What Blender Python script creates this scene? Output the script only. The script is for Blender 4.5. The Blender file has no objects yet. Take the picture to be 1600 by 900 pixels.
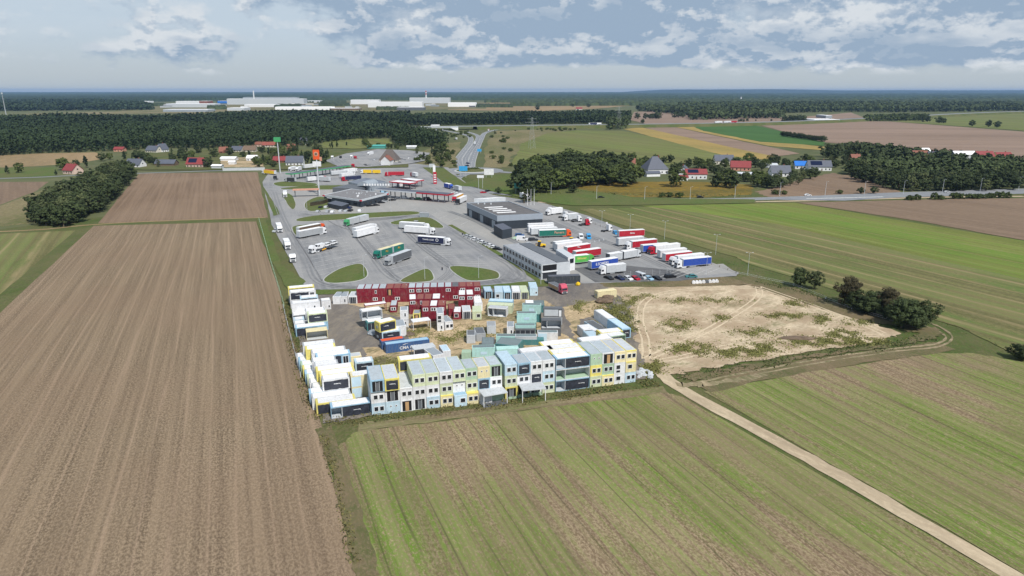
import bpy, math, random
import numpy as np
random.seed(7); np.random.seed(7)
R = math.radians
scene = bpy.context.scene
COL = scene.collection

# ------------------------------------------------------------------ camera
CAM_H = 70.0; FPX = 1067.0; HORY = 141.0
PITCH = math.atan((450 - HORY) / FPX)
cd = bpy.data.cameras.new("camera"); cam = bpy.data.objects.new("camera", cd); COL.objects.link(cam)
cam.location = (0, 0, CAM_H); cam.rotation_euler = (math.pi/2 - PITCH, 0, 0)
cd.sensor_width = 36; cd.lens = 36 * FPX / 1600; cd.clip_start = 1; cd.clip_end = 120000
scene.camera = cam

# ------------------------------------------------------------------ world, sun, exposure
SUN_EL, SUN_AZ = 50, 150          # azimuth measured clockwise from +Y (view direction)
w = bpy.data.worlds.new("World"); scene.world = w; w.use_nodes = True
nt = w.node_tree; N = nt.nodes; L = nt.links
for n in list(N): N.remove(n)
def nd(t, **k):
    n = N.new(t)
    for a, b in k.items(): setattr(n, a, b)
    return n
def mth(op, a, b=None, c=None, clamp=False):
    n = N.new('ShaderNodeMath'); n.operation = op; n.use_clamp = clamp
    for i, v in enumerate((a, b, c)):
        if v is None: continue
        if isinstance(v, (int, float)): n.inputs[i].default_value = v
        else: L.new(v, n.inputs[i])
    return n.outputs[0]
def mapr(v, a, b, c=0.0, d=1.0, smooth=True):
    n = N.new('ShaderNodeMapRange'); n.interpolation_type = 'SMOOTHSTEP' if smooth else 'LINEAR'
    L.new(v, n.inputs[0])
    for i, q in enumerate((a, b, c, d)): n.inputs[i+1].default_value = q
    return n.outputs[0]
def mixc(f, a, b):
    n = N.new('ShaderNodeMix'); n.data_type = 'RGBA'
    if isinstance(f, (int, float)): n.inputs[0].default_value = f
    else: L.new(f, n.inputs[0])
    for i, v in ((6, a), (7, b)):
        if isinstance(v, tuple): n.inputs[i].default_value = (*v, 1)
        else: L.new(v, n.inputs[i])
    return n.outputs[2]
sky = nd('ShaderNodeTexSky', sky_type='NISHITA', sun_disc=False)
sky.sun_elevation = R(SUN_EL); sky.sun_rotation = R(SUN_AZ); sky.altitude = 100; sky.dust_density = 2.0; sky.air_density = 1.0
tc = nd('ShaderNodeTexCoord'); sep = nd('ShaderNodeSeparateXYZ'); L.new(tc.outputs['Generated'], sep.inputs[0])
az_ = mth('ARCTAN2', sep.outputs[0], sep.outputs[1]); el = mth('ARCSINE', mth('MAXIMUM', mth('MINIMUM', sep.outputs[2], 1.0), 0.0))
elw = mth('POWER', mth('ADD', el, .004), .80)            # clouds get thinner and closer together towards the horizon
def skyvec(dy=0.0):
    c = nd('ShaderNodeCombineXYZ'); L.new(mth('MULTIPLY', az_, 1.0), c.inputs[0]); L.new(mth('ADD', mth('MULTIPLY', elw, 1.25), dy), c.inputs[1]); return c.outputs[0]
def wnoise(vec, scale, detail, rough=.55, off=(0, 0, 0), sc=(1, 1, 1), dist=0):
    m = nd('ShaderNodeMapping'); L.new(vec, m.inputs[0]); m.inputs['Location'].default_value = off; m.inputs['Scale'].default_value = sc
    n = nd('ShaderNodeTexNoise'); L.new(m.outputs[0], n.inputs[0]); n.inputs['Scale'].default_value = scale; n.inputs['Distortion'].default_value = dist
    n.inputs['Detail'].default_value = detail; n.inputs['Roughness'].default_value = rough
    return n.outputs[0]
def cloudf(dy):
    v = skyvec(dy)
    a = wnoise(v, 6.5, 2, .5, (4.35, .6, 0), (1, 1.15, 1)); b = wnoise(v, 19, 9, .58, (5, 1, 2), (1, 1.0, 1), .0)
    return mth('ADD', mth('MULTIPLY', a, .5), mth('MULTIPLY', b, .5))
c0 = cloudf(0); c1 = cloudf(.016)
side = mapr(az_, -.40, -.05); high = mapr(el, .022, .040)
cov = mth('ADD', c0, mth('ADD', mth('MULTIPLY', mth('MULTIPLY', side, high), .185), mth('MULTIPLY', mapr(el, .035, .07), .040)))
mask = mapr(cov, .515, .635)
mask = mth('MULTIPLY', mask, mapr(el, .016, .027))
above = mth('SUBTRACT', c1, c0)                           # denser cloud above: we look at a shaded base
soft = wnoise(skyvec(), 8, 4, .5, (2, 3, 7), (1, 1.6, 1))
tone = mth('ADD', mapr(above, -.042, .042, -.05, .95), mth('ADD', mapr(soft, .38, .60, -.22, .45), mapr(cov, .60, .76, -.05, .48)), clamp=True)
CLOUD_HI = (6.7, 7.1, 7.5); CLOUD_LO = (2.9, 3.9, 5.2); CLEAR = (5.2, 6.15, 7.1)
ccol = mixc(tone, CLOUD_HI, CLOUD_LO)
thin = wnoise(skyvec(), 4, 5, .6, (1, 9, 4), (1, 3.5, 1))
clr = mixc(mapr(thin, .42, .7, 0, .4), CLEAR, (6.0, 6.7, 7.4))
hor = mixc(mapr(el, .0, .085), (4.9, 5.5, 5.9), clr)
veil = mixc(.92, sky.outputs[0], hor)
scol = mixc(mth('MULTIPLY', mask, .92), veil, ccol)
scol = mixc(mapr(el, .14, .40, 0, .85), scol, (2.7, 3.5, 4.6))      # upper sky, out of view, darkened to cut the ambient light
bg = nd('ShaderNodeBackground'); L.new(scol, bg.inputs[0]); bg.inputs[1].default_value = 0.082
wo = nd('ShaderNodeOutputWorld'); L.new(bg.outputs[0], wo.inputs[0])
sd = bpy.data.lights.new("sun", 'SUN'); sun = bpy.data.objects.new("sun", sd); COL.objects.link(sun)
sd.energy = 3.5; sd.angle = R(3.5); sd.color = (1, .955, .89)
az = R(SUN_AZ)
from mathutils import Vector
dv = Vector((math.sin(az)*math.cos(R(SUN_EL)), math.cos(az)*math.cos(R(SUN_EL)), math.sin(R(SUN_EL))))
sun.rotation_euler = dv.to_track_quat('Z', 'Y').to_euler()
vs = scene.view_settings; vs.view_transform = 'Standard'; vs.look = 'None'; vs.exposure = 0.35; vs.gamma = 1; vs.use_curve_mapping = False
scene.render.resolution_x = 1024; scene.render.resolution_y = 576

# ------------------------------------------------------------------ geometry helpers
CP, SP = math.cos(PITCH), math.sin(PITCH)
def G(px, py, z=0.0):
    """the ground point (at height z) seen at a photo position"""
    u = (px - 800) / FPX; v = (450 - py) / FPX
    dy = CP + v*SP; dz = -SP + v*CP; t = (z - CAM_H) / dz
    return (u*t, dy*t)
def GD(px, py):
    x, y = G(px, py); return math.hypot(x, y)
def s2l(c): return tuple(((q/255)/12.92 if q/255 <= .04045 else (((q/255)+.055)/1.055)**2.4) for q in c)

MATS = {}
def matn(name):
    m = bpy.data.materials.new(name); m.use_nodes = True
    return m, m.node_tree, m.node_tree.nodes, m.node_tree.links, m.node_tree.nodes['Principled BSDF']
def lk(nt, a, b): nt.links.new(a, b)
def mat(name, rgb, rough=.6, var=.10, scale=.6, metal=0, bump=0, bscale=3., rib=0, dirt=0, spec=.35):
    """painted / plain surface with patchy wear; rib = corrugation pitch in m"""
    if name in MATS: return MATS[name]
    m, t, n, l, b = matn(name)
    b.inputs['Roughness'].default_value = rough; b.inputs['Metallic'].default_value = metal
    b.inputs['Specular IOR Level'].default_value = spec
    g = n.new('ShaderNodeNewGeometry')
    no = n.new('ShaderNodeTexNoise'); no.inputs['Scale'].default_value = scale; no.inputs['Detail'].default_value = 5; no.inputs['Roughness'].default_value = .65
    l.new(g.outputs['Position'], no.inputs[0])
    r = n.new('ShaderNodeMapRange'); l.new(no.outputs[0], r.inputs[0]); r.inputs[1].default_value = .3; r.inputs[2].default_value = .7
    mx = n.new('ShaderNodeMix'); mx.data_type = 'RGBA'; l.new(r.outputs[0], mx.inputs[0])
    mx.inputs[6].default_value = (*[q*(1-var) for q in rgb], 1); mx.inputs[7].default_value = (*[min(.95, q*(1+var)) for q in rgb], 1)
    out = mx.outputs[2]
    if dirt:
        oi = n.new('ShaderNodeObjectInfo'); hs = n.new('ShaderNodeHueSaturation'); rr_ = n.new('ShaderNodeMapRange'); l.new(oi.outputs['Random'], rr_.inputs[0]); rr_.inputs[3].default_value = .86; rr_.inputs[4].default_value = 1.05
        l.new(rr_.outputs[0], hs.inputs['Value']); l.new(out, hs.inputs['Color']); out = hs.outputs[0]
        ms = n.new('ShaderNodeMapping'); ms.inputs['Scale'].default_value = (2.6, 2.6, .35); l.new(g.outputs['Position'], ms.inputs[0])
        n3 = n.new('ShaderNodeTexNoise'); n3.inputs['Scale'].default_value = 1.2; n3.inputs['Detail'].default_value = 6; n3.inputs['Roughness'].default_value = .7; l.new(ms.outputs[0], n3.inputs[0])
        r3 = n.new('ShaderNodeMapRange'); l.new(n3.outputs[0], r3.inputs[0]); r3.inputs[1].default_value = .48; r3.inputs[2].default_value = .75; r3.inputs[4].default_value = min(.5, dirt*1.5)
        m3 = n.new('ShaderNodeMix'); m3.data_type = 'RGBA'; l.new(r3.outputs[0], m3.inputs[0]); l.new(out, m3.inputs[6]); m3.inputs[7].default_value = (.30, .27, .23, 1); out = m3.outputs[2]
    if dirt:
        n2 = n.new('ShaderNodeTexNoise'); n2.inputs['Scale'].default_value = 1.7; n2.inputs['Detail'].default_value = 6
        l.new(g.outputs['Position'], n2.inputs[0])
        r2 = n.new('ShaderNodeMapRange'); l.new(n2.outputs[0], r2.inputs[0]); r2.inputs[1].default_value = .52; r2.inputs[2].default_value = .72; r2.inputs[4].default_value = dirt
        m2 = n.new('ShaderNodeMix'); m2.data_type = 'RGBA'; l.new(r2.outputs[0], m2.inputs[0]); l.new(out, m2.inputs[6]); m2.inputs[7].default_value = (.22, .19, .16, 1)
        out = m2.outputs[2]
    l.new(out, b.inputs['Base Color'])
    if rib:
        tcn = n.new('ShaderNodeTexCoord'); wv = n.new('ShaderNodeTexWave'); wv.bands_direction = 'X'; wv.inputs['Scale'].default_value = 1/(rib*2.9)
        l.new(tcn.outputs['Object'], wv.inputs[0])
        bp = n.new('ShaderNodeBump'); bp.inputs['Strength'].default_value = .9; bp.inputs['Distance'].default_value = .05
        l.new(wv.outputs[1], bp.inputs['Height']); l.new(bp.outputs[0], b.inputs['Normal'])
    elif bump:
        bn = n.new('ShaderNodeTexNoise'); bn.inputs['Scale'].default_value = bscale; l.new(g.outputs['Position'], bn.inputs[0]); bn.inputs['Detail'].default_value = 4
        bp = n.new('ShaderNodeBump'); bp.inputs['Strength'].default_value = bump; bp.inputs['Distance'].default_value = .1
        l.new(bn.outputs[0], bp.inputs['Height']); l.new(bp.outputs[0], b.inputs['Normal'])
    MATS[name] = m
    return m

PAL = dict(white=(.74,.75,.77), blue=(.31,.50,.65), light_blue=(.50,.65,.75), deep_blue=(.045,.12,.30), pale_green=(.58,.64,.44), green=(.38,.52,.38),
  cream=(.78,.69,.42), yellow=(.72,.63,.17), mint=(.43,.68,.64), red=(.20,.008,.025), rust=(.26,.075,.055), teal=(.05,.19,.20), dark=(.03,.035,.045),
  grey=(.36,.38,.40), light_grey=(.52,.55,.58), dark_grey=(.12,.13,.145), navy=(.012,.02,.07), truck_red=(.42,.012,.03), truck_green=(.01,.16,.12), lime=(.10,.42,.08),
  truck_blue=(.02,.07,.38), orange=(.72,.10,.02), silver=(.48,.50,.52), black=(.012,.012,.014), amber=(.75,.36,.02), pink=(.55,.09,.14), bright_yellow=(.85,.55,.02),
  bright_green=(.06,.34,.13), turquoise=(.08,.34,.30), salmon=(.58,.30,.21), brick=(.24,.09,.06), slate=(.10,.11,.14), tile_red=(.24,.045,.045), tile_orange=(.23,.09,.06),
  plaster=(.62,.58,.50), pinkish=(.62,.47,.40), charcoal=(.035,.045,.058), steel=(.30,.34,.38), wood=(.45,.28,.14), sky_blue=(.04,.32,.65), roof_grey=(.44,.50,.54), roof_white=(.85,.85,.86),
  ribbed=(.17,.22,.23), inn_shingle=(.12,.10,.09), brown=(.16,.11,.075), bright_blue=(.02,.16,.55))
WORD = dict(light_blue='light blue', deep_blue='deep blue', pale_green='pale green', light_grey='light grey', dark_grey='dark grey', truck_red='red', truck_green='green', truck_blue='blue',
  bright_yellow='yellow', bright_green='bright green', tile_red='red', tile_orange='orange', sky_blue='sky blue', roof_grey='grey', roof_white='white', bright_blue='bright blue')
def word(c): return WORD.get(c, c)
def P(c, **k):
    return mat('paint_'+c+('_'+'_'.join(f'{a}{b}' for a, b in k.items()) if k else ''), PAL[c], **k)
def glass(): return mat('glass', (.02,.024,.03), rough=.12, var=.3, spec=.6)
def rubber(): return mat('rubber', (.015,.015,.016), rough=.85)

class MB:
    def __init__(s): s.v = []; s.f = []; s.m = []; s.mats = []
    def mi(s, m):
        if m not in s.mats: s.mats.append(m)
        return s.mats.index(m)
    def poly(s, pts, faces, m):
        o = len(s.v); s.v += [tuple(p) for p in pts]; k = s.mi(m)
        for f in faces: s.f.append(tuple(o+i for i in f)); s.m.append(k)
        return s
    def box(s, x0, y0, z0, x1, y1, z1, m):
        return s.poly([(x0,y0,z0),(x1,y0,z0),(x1,y1,z0),(x0,y1,z0),(x0,y0,z1),(x1,y0,z1),(x1,y1,z1),(x0,y1,z1)],
          [(0,3,2,1),(4,5,6,7),(0,1,5,4),(1,2,6,5),(2,3,7,6),(3,0,4,7)], m)
    def prism(s, pts, z0, z1, m, top=None):
        n = len(pts)
        a = sum(pts[i][0]*pts[(i+1)%n][1]-pts[(i+1)%n][0]*pts[i][1] for i in range(n))
        if a < 0: pts = pts[::-1]
        V = [(x,y,z0) for x,y in pts]+[(x,y,z1) for x,y in pts]
        s.poly(V, [(i,(i+1)%n,n+(i+1)%n,n+i) for i in range(n)]+[tuple(range(n-1,-1,-1))], m)
        return s.poly([(x,y,z1) for x,y in pts], [tuple(range(n))], top or m)
    def side(s, pts, y0, y1, m):
        """profile pts in x,z extruded along y"""
        n = len(pts)
        a = sum(pts[i][0]*pts[(i+1)%n][1]-pts[(i+1)%n][0]*pts[i][1] for i in range(n))
        if a < 0: pts = pts[::-1]
        V = [(x,y0,z) for x,z in pts]+[(x,y1,z) for x,z in pts]
        return s.poly(V, [(i,(i+1)%n,n+(i+1)%n,n+i)[::1] for i in range(n)]+[tuple(range(n-1,-1,-1))[::-1], tuple(range(n, 2*n))[::-1]], m)
    def cyl(s, x, y, z, r0, r1, h, m, n=8, axis='z', cap=True):
        V = []
        for k, r in ((0, r0), (h, r1)):
            for i in range(n):
                a = 2*math.pi*i/n; c, d = r*math.cos(a), r*math.sin(a)
                V.append((x+c, y+d, z+k) if axis == 'z' else (x+c, y+k, z+d) if axis == 'y' else (x+k, y+c, z+d))
        F = [(i,(i+1)%n,n+(i+1)%n,n+i) for i in range(n)]
        if cap: F += [tuple(range(n-1,-1,-1)), tuple(range(n,2*n))]
        return s.poly(V, F, m)
    def bar(s, a, b, r, m, n=5):
        a = Vector(a); b = Vector(b); d = (b-a).normalized(); u = d.orthogonal().normalized(); v = d.cross(u)
        V = [tuple(p+u*r*math.cos(2*math.pi*i/n)+v*r*math.sin(2*math.pi*i/n)) for p in (a, b) for i in range(n)]
        return s.poly(V, [(i,(i+1)%n,n+(i+1)%n,n+i) for i in range(n)]+[tuple(range(n-1,-1,-1)), tuple(range(n,2*n))], m)
    def mesh(s, name):
        me = bpy.data.meshes.new(name); me.from_pydata(s.v, [], s.f)
        for m in s.mats: me.materials.append(m)
        me.polygons.foreach_set('material_index', s.m); me.update()
        return me
    def build(s, name, parent=None, smooth=False):
        me = s.mesh(name)
        if smooth: me.polygons.foreach_set('use_smooth', [True]*len(me.polygons))
        o = bpy.data.objects.new(name, me); COL.objects.link(o)
        if parent: o.parent = parent
        return o
def tag(o, label=None, cat=None, group=None, kind=None):
    if label: o['label'] = label
    if cat: o['category'] = cat
    if group: o['group'] = group
    if kind: o['kind'] = kind
    return o
def empty(name, loc, rz=0, label=None, cat=None, group=None):
    o = bpy.data.objects.new(name, None); COL.objects.link(o); o.empty_display_size = .5
    o.location = loc; o.rotation_euler = (0, 0, rz)
    return tag(o, label, cat, group)
def kids(o): return [c for c in KIDS.get(o.name, [])]
KIDS = {}
def reg(root):
    KIDS[root.name] = [c for c in COL.objects if c.parent == root]
    for c in KIDS[root.name]: KIDS[c.name] = [d for d in COL.objects if d.parent == c]
def copy_tree(o, parent=None):
    c = o.copy(); COL.objects.link(c)
    if parent: c.parent = parent
    for ch in KIDS.get(o.name, []): copy_tree(ch, c)
    return c
def lettering(txt, size, m, parent, loc, rot, name='lettering'):
    cu = bpy.data.curves.new('txt', 'FONT'); cu.body = txt; cu.size = size; cu.extrude = .01; cu.align_x = 'CENTER'; cu.align_y = 'CENTER'; cu.offset = .012*size
    to = bpy.data.objects.new('txt', cu); me = bpy.data.meshes.new_from_object(to); bpy.data.objects.remove(to); bpy.data.curves.remove(cu)
    me.name = name; me.materials.clear(); me.materials.append(m)
    o = bpy.data.objects.new(name, me); COL.objects.link(o); o.parent = parent; o.location = loc; o.rotation_euler = rot
    return o
def scrawl(m, parent, x, y, z, wdt, name='lettering', seed=0):
    """small white stencilled marks, too small to read in the photo"""
    rr = random.Random(seed); b = MB(); q = x - wdt/2
    while q < x + wdt/2:
        d = rr.uniform(.08, .16)*wdt/1.2; hgt = rr.uniform(.09, .2)
        b.box(q, y-.012, z-hgt/2, q+d*.8, y, z+hgt/2, m); q += d
    b.box(x+wdt*.5, y-.012, z-.28, x+wdt*.5+.07, y, z-.1, m)
    return b.build(name, parent)
def frame2(a, b, z=0):
    A = G(*a, z); B = G(*b, z)
    return A, math.atan2(B[1]-A[1], B[0]-A[0]), math.hypot(B[0]-A[0], B[1]-A[1])
from mathutils.geometry import delaunay_2d_cdt
# ------------------------------------------------------------------ ground sheets
def field_mat(name, cols, heading, row=3.0, rowamp=.35, speck=.5, patch=.02, pthr=(.42,.58), fine=1.5, lines=None, stretch=.05, bump=.4, macro=None, strk=.35, wsc=.30):
    """cols = (a, b, c): soil/straw colours a,b by fine speckle, c by patches; heading = direction of the drills, clockwise from +Y, degrees"""
    m, t, n, l, b = matn(name)
    b.inputs['Roughness'].default_value = .95; b.inputs['Specular IOR Level'].default_value = .1
    g = n.new('ShaderNodeNewGeometry'); mp = n.new('ShaderNodeMapping'); mp.vector_type = 'POINT'
    mp.inputs['Rotation'].default_value = (0, 0, R(heading)); l.new(g.outputs['Position'], mp.inputs[0])   # local y runs along the drills
    def sc(v, s):
        q = n.new('ShaderNodeMapping'); l.new(v, q.inputs[0]); q.inputs['Scale'].default_value = s; return q.outputs[0]
    def noi(v, s, d=4, r=.6):
        q = n.new('ShaderNodeTexNoise'); l.new(v, q.inputs[0]); q.inputs['Scale'].default_value = s; q.inputs['Detail'].default_value = d; q.inputs['Roughness'].default_value = r; return q.outputs[0]
    def rng(v, a, c, o0=0., o1=1.):
        q = n.new('ShaderNodeMapRange'); l.new(v, q.inputs[0])
        for i, k in enumerate((a, c, o0, o1)): q.inputs[i+1].default_value = k
        q.interpolation_type = 'SMOOTHSTEP'; return q.outputs[0]
    def mul(op, a, c):
        q = n.new('ShaderNodeMath'); q.operation = op
        for i, k in enumerate((a, c)):
            if isinstance(k, (int, float)): q.inputs[i].default_value = k
            else: l.new(k, q.inputs[i])
        return q.outputs[0]
    def mix(f, a, c, bt='MIX'):
        q = n.new('ShaderNodeMix'); q.data_type = 'RGBA'; q.blend_type = bt
        if isinstance(f, (int, float)): q.inputs[0].default_value = f
        else: l.new(f, q.inputs[0])
        for i, k in ((6, a), (7, c)):
            if isinstance(k, tuple): q.inputs[i].default_value = (*k, 1)
            else: l.new(k, q.inputs[i])
        return q.outputs[2]
    V = mp.outputs[0]
    a, bb, c = cols
    sp = noi(sc(V, (1, .6, 1)), fine, 3, .75)
    col = mix(rng(sp, .5-.06/speck, .5+.06/speck), a, bb)
    streak = noi(sc(V, (1/row, stretch/row, 1)), 1.0, 4, .62)
    wide = noi(sc(V, (wsc/row, stretch*.35/row, 1)), 1.0, 3, .6)
    pt = noi(sc(V, (1, .35, 1)), patch, 5, .6)
    s_ = mul('ADD', mul('MULTIPLY', streak, strk*.5), mul('MULTIPLY', wide, strk*.5))
    pm = rng(mul('ADD', mul('MULTIPLY', pt, 1-strk), s_), *pthr)
    sp2 = noi(sc(V, (1, .5, 1)), fine*.8, 4, .8)
    pm = mul('MULTIPLY', pm, rng(sp2, .36, .54, .2, 1))
    col = mix(pm, col, c)
    col = mix(rng(streak, .40, .60, rowamp, 0), col, tuple(q*.5 for q in bb))
    col = mix(rng(wide, .42, .62, 0, rowamp*.55), col, tuple(min(1, q*1.35) for q in a))
    if lines:
        sx = n.new('ShaderNodeSeparateXYZ'); l.new(V, sx.inputs[0])
        wob = noi(sc(V, (1, .05, 1)), .15, 2)
        wo2 = noi(sc(V, (.35, .012, 1)), .6, 2); xx = mul('ADD', sx.outputs[0], mul('ADD', mul('MULTIPLY', wob, .8), mul('MULTIPLY', wo2, 4.5)))
        ph = mul('FRACT', mul('DIVIDE', xx, lines[0]), 0)
        k = mul('ABSOLUTE', mul('SUBTRACT', ph, .5), 0)
        ln = rng(k, 0, lines[1]/lines[0], lines[2], 0)
        brk = noi(sc(V, (.3, .05, 1)), .6, 3)
        ln = mul('MULTIPLY', ln, rng(brk, .34, .52, .25, 1))
        col = mix(ln, col, lines[3])
    if macro:
        mm = noi(V, macro[0], 4, .6); col = mix(rng(mm, .38, .62, 0, macro[1]), col, macro[2])
    l.new(col, b.inputs['Base Color'])
    if bump:
        bp = n.new('ShaderNodeBump'); bp.inputs['Strength'].default_value = bump; bp.inputs['Distance'].default_value = .25
        l.new(mul('ADD', sp, mul('MULTIPLY', streak, .8)), bp.inputs['Height']); l.new(bp.outputs[0], b.inputs['Normal'])
    return m
def dens(poly, n=6, ragged=0, seed=0):
    """subdivide the outline, optionally with a ragged edge (in metres)"""
    rr = random.Random(seed); out = []
    for i in range(len(poly)):
        a = poly[i]; b = poly[(i+1) % len(poly)]
        for k in range(n):
            t = k/n; out.append((a[0]+(b[0]-a[0])*t+rr.uniform(-1, 1)*ragged, a[1]+(b[1]-a[1])*t+rr.uniform(-1, 1)*ragged))
    return out
def sheet(name, pix, m, z, ragged=0, world=False, n=10):
    pts = pix if world else [G(*p) for p in pix]
    if ragged: pts = dens(pts, n, ragged, len(COL.objects))
    a = sum(pts[i][0]*pts[(i+1)%len(pts)][1]-pts[(i+1)%len(pts)][0]*pts[i][1] for i in range(len(pts)))
    if a < 0: pts = pts[::-1]
    b = MB(); vc, _, fc, *_ = delaunay_2d_cdt([Vector(p) for p in pts], [], [list(range(len(pts)))], 1, 1e-4)
    b.poly([(v.x, v.y, z) for v in vc], [tuple(f) for f in fc], m)
    return tag(b.build(name), kind='structure')
def ribbon_pts(pix, wd, world=False, closed=False, sub=6):
    P_ = [Vector(p if world else G(*p)) for p in pix]
    Q = []
    for i in range(len(P_)-1):      # Catmull-Rom
        p0 = P_[max(i-1, 0)]; p1 = P_[i]; p2 = P_[i+1]; p3 = P_[min(i+2, len(P_)-1)]
        for k in range(sub):
            t = k/sub
            Q.append(.5*((2*p1)+(p2-p0)*t+(2*p0-5*p1+4*p2-p3)*t*t+(3*p1-p0-3*p2+p3)*t**3))
    Q.append(P_[-1]); Lf = []; Rt = []
    for i, q in enumerate(Q):
        d = (Q[min(i+1, len(Q)-1)]-Q[max(i-1, 0)]).normalized(); nn = Vector((-d.y, d.x))
        Lf.append(q+nn*wd/2); Rt.append(q-nn*wd/2)
    return Q, Lf, Rt
def ribbon(name, pix, wd, m, z, world=False, sub=6, kind='structure', thick=0, mb=None, rag=0):
    Q, A, B = ribbon_pts(pix, wd, world, sub=sub)
    b = mb or MB()
    if rag:
        rr = random.Random(len(Q)); A = [a+Vector((rr.uniform(-rag, rag), rr.uniform(-rag, rag))) for a in A]; B = [a+Vector((rr.uniform(-rag, rag), rr.uniform(-rag, rag))) for a in B]
    for i in range(len(Q)-1):
        b.poly([(A[i].x, A[i].y, z), (B[i].x, B[i].y, z), (B[i+1].x, B[i+1].y, z), (A[i+1].x, A[i+1].y, z)], [(0, 1, 2, 3)], m)
    if mb: return
    return tag(b.build(name), kind=kind)

grass_m = field_mat('grass', ((.085,.105,.032), (.15,.135,.065), (.055,.095,.02)), 20, row=1.2, rowamp=.4, speck=.7, patch=.06, fine=1.3, stretch=.5, macro=(.03,.4,(.13,.12,.055)))
rough_m = field_mat('rough_grass', ((.11,.10,.045), (.24,.185,.115), (.065,.09,.025)), -22, row=.8, rowamp=.45, speck=.8, patch=.09, fine=2.4, stretch=.35, macro=(.05,.5,(.20,.145,.09)))
dry_m = field_mat('dry_grass', ((.17,.15,.075), (.26,.21,.12), (.10,.115,.04)), 0, row=4, rowamp=.3, patch=.012, fine=.5, stretch=.5)
lawn_m = field_mat('lawn', ((.075,.125,.028), (.11,.145,.042), (.12,.125,.05)), 0, row=1.2, rowamp=.3, speck=.6, patch=.05, fine=1.6, stretch=.5, macro=(.04,.4,(.13,.125,.05)))
plow_m = field_mat('stubble_soil', ((.315,.238,.158), (.14,.102,.067), (.22,.162,.106)), -22, row=.9, rowamp=.30, speck=.85, patch=.012, fine=2.5, stretch=.012, lines=(5.2, .5, .34, (.40,.29,.20)), macro=(.015, .3, (.22,.15,.10)))
plow2_m = field_mat('bare_soil', ((.245,.17,.115), (.175,.12,.08), (.21,.148,.10)), -23, row=1.6, rowamp=.35, speck=.6, patch=.012, fine=1.2, stretch=.012, lines=(9, .6, .3, (.15,.105,.075)), macro=(.015,.3,(.27,.195,.135)))
green_m = field_mat('sprouting_stubble', ((.36,.275,.175), (.17,.12,.072), (.125,.20,.030)), -22, row=.7, rowamp=.36, speck=.6, patch=.030, pthr=(.425,.53), fine=2.8, stretch=.009, lines=(5.3, .30, .68, (.06,.055,.028)), macro=(.04, .30, (.20,.14,.095)), strk=.42, wsc=.45)
rfar_m = field_mat('striped_meadow', ((.21,.19,.085), (.13,.13,.05), (.095,.145,.035)), 153, row=3.2, rowamp=.5, speck=.5, patch=.03, pthr=(.45,.53), fine=1.2, stretch=.016, lines=(13, 1.6, .6, (.33,.25,.14)), macro=(.03,.2,(.22,.175,.09)), strk=.65)
rbright_m = field_mat('bright_green_crop', ((.20,.22,.06), (.14,.17,.04), (.11,.20,.028)), 153, row=3.2, rowamp=.45, speck=.5, patch=.03, pthr=(.44,.53), fine=1.2, stretch=.010, lines=(17, 1.0, .4, (.30,.26,.13)), macro=(.025,.3,(.20,.20,.06)), strk=.6)
rbrown_m = field_mat('harrowed_soil', ((.25,.18,.125), (.20,.142,.098), (.17,.12,.083)), 145, row=3, rowamp=.35, speck=.4, patch=.01, fine=.5, stretch=.02, strk=.6)
sand_m = field_mat('sand_lot', ((.62,.51,.36), (.45,.36,.245), (.13,.135,.055)), 60, row=3, rowamp=.28, speck=.6, patch=.05, pthr=(.50,.575), fine=1.4, stretch=.5, macro=(.09, .8, (.34,.25,.165)), strk=.25)
sandyard_m = field_mat('sandy_soil', ((.52,.40,.245), (.36,.27,.165), (.115,.11,.055)), 60, row=2, rowamp=.3, speck=.8, patch=.09, pthr=(.50,.55), fine=1.2, stretch=.6)
track_m = field_mat('sand_track', ((.54,.44,.305), (.45,.365,.25), (.36,.28,.19)), 150, row=1.2, rowamp=.25, speck=.6, patch=.1, fine=1.0, stretch=.1)
loop_m = field_mat('worn_track', ((.40,.32,.21), (.27,.21,.13), (.13,.13,.06)), 150, row=1.2, rowamp=.3, speck=.6, patch=.15, fine=1.0, stretch=.1)
gravel_m = field_mat('dirt_yard', ((.145,.135,.13), (.19,.17,.155), (.24,.205,.16)), 10, row=3, rowamp=.35, speck=.4, patch=.05, fine=1.2, stretch=.3)
asph_m = field_mat('worn_asphalt', ((.235,.24,.25), (.21,.215,.225), (.29,.285,.28)), -20, row=2.0, rowamp=.26, speck=.4, patch=.03, fine=1.0, stretch=.04, bump=0, macro=(.035,.7,(.31,.305,.30)), strk=.5)
pave_m = field_mat('pale_paving', ((.37,.355,.335), (.34,.33,.31), (.30,.295,.285)), -20, row=3, rowamp=.15, speck=.4, patch=.04, fine=.7, stretch=.08, bump=0, macro=(.03,.5,(.27,.27,.265)))
dasph_m = field_mat('dark_asphalt', ((.12,.12,.125), (.10,.10,.105), (.15,.15,.15)), 150, row=4, rowamp=.2, speck=.3, patch=.05, fine=.7, bump=0)
road_m = field_mat('road_asphalt', ((.235,.245,.26), (.21,.22,.235), (.25,.26,.27)), 0, row=4, rowamp=.05, speck=.3, patch=.05, fine=.3, bump=0)
kerb_m = mat('concrete_kerb', (.42,.42,.41), rough=.8, var=.08)
line_m = mat('road_paint', (.52,.52,.50), rough=.7, var=.35, scale=.8)
tan_m = field_mat('stubble_tan', ((.33,.235,.13), (.28,.20,.11), (.22,.165,.09)), 153, row=8, rowamp=.2, speck=.4, patch=.01, fine=.2, stretch=.03, bump=0)
ochre_m = field_mat('ripe_strip', ((.38,.27,.09), (.34,.24,.08), (.25,.20,.07)), 153, row=8, rowamp=.25, speck=.4, patch=.01, fine=.2, stretch=.03, bump=0)
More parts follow.
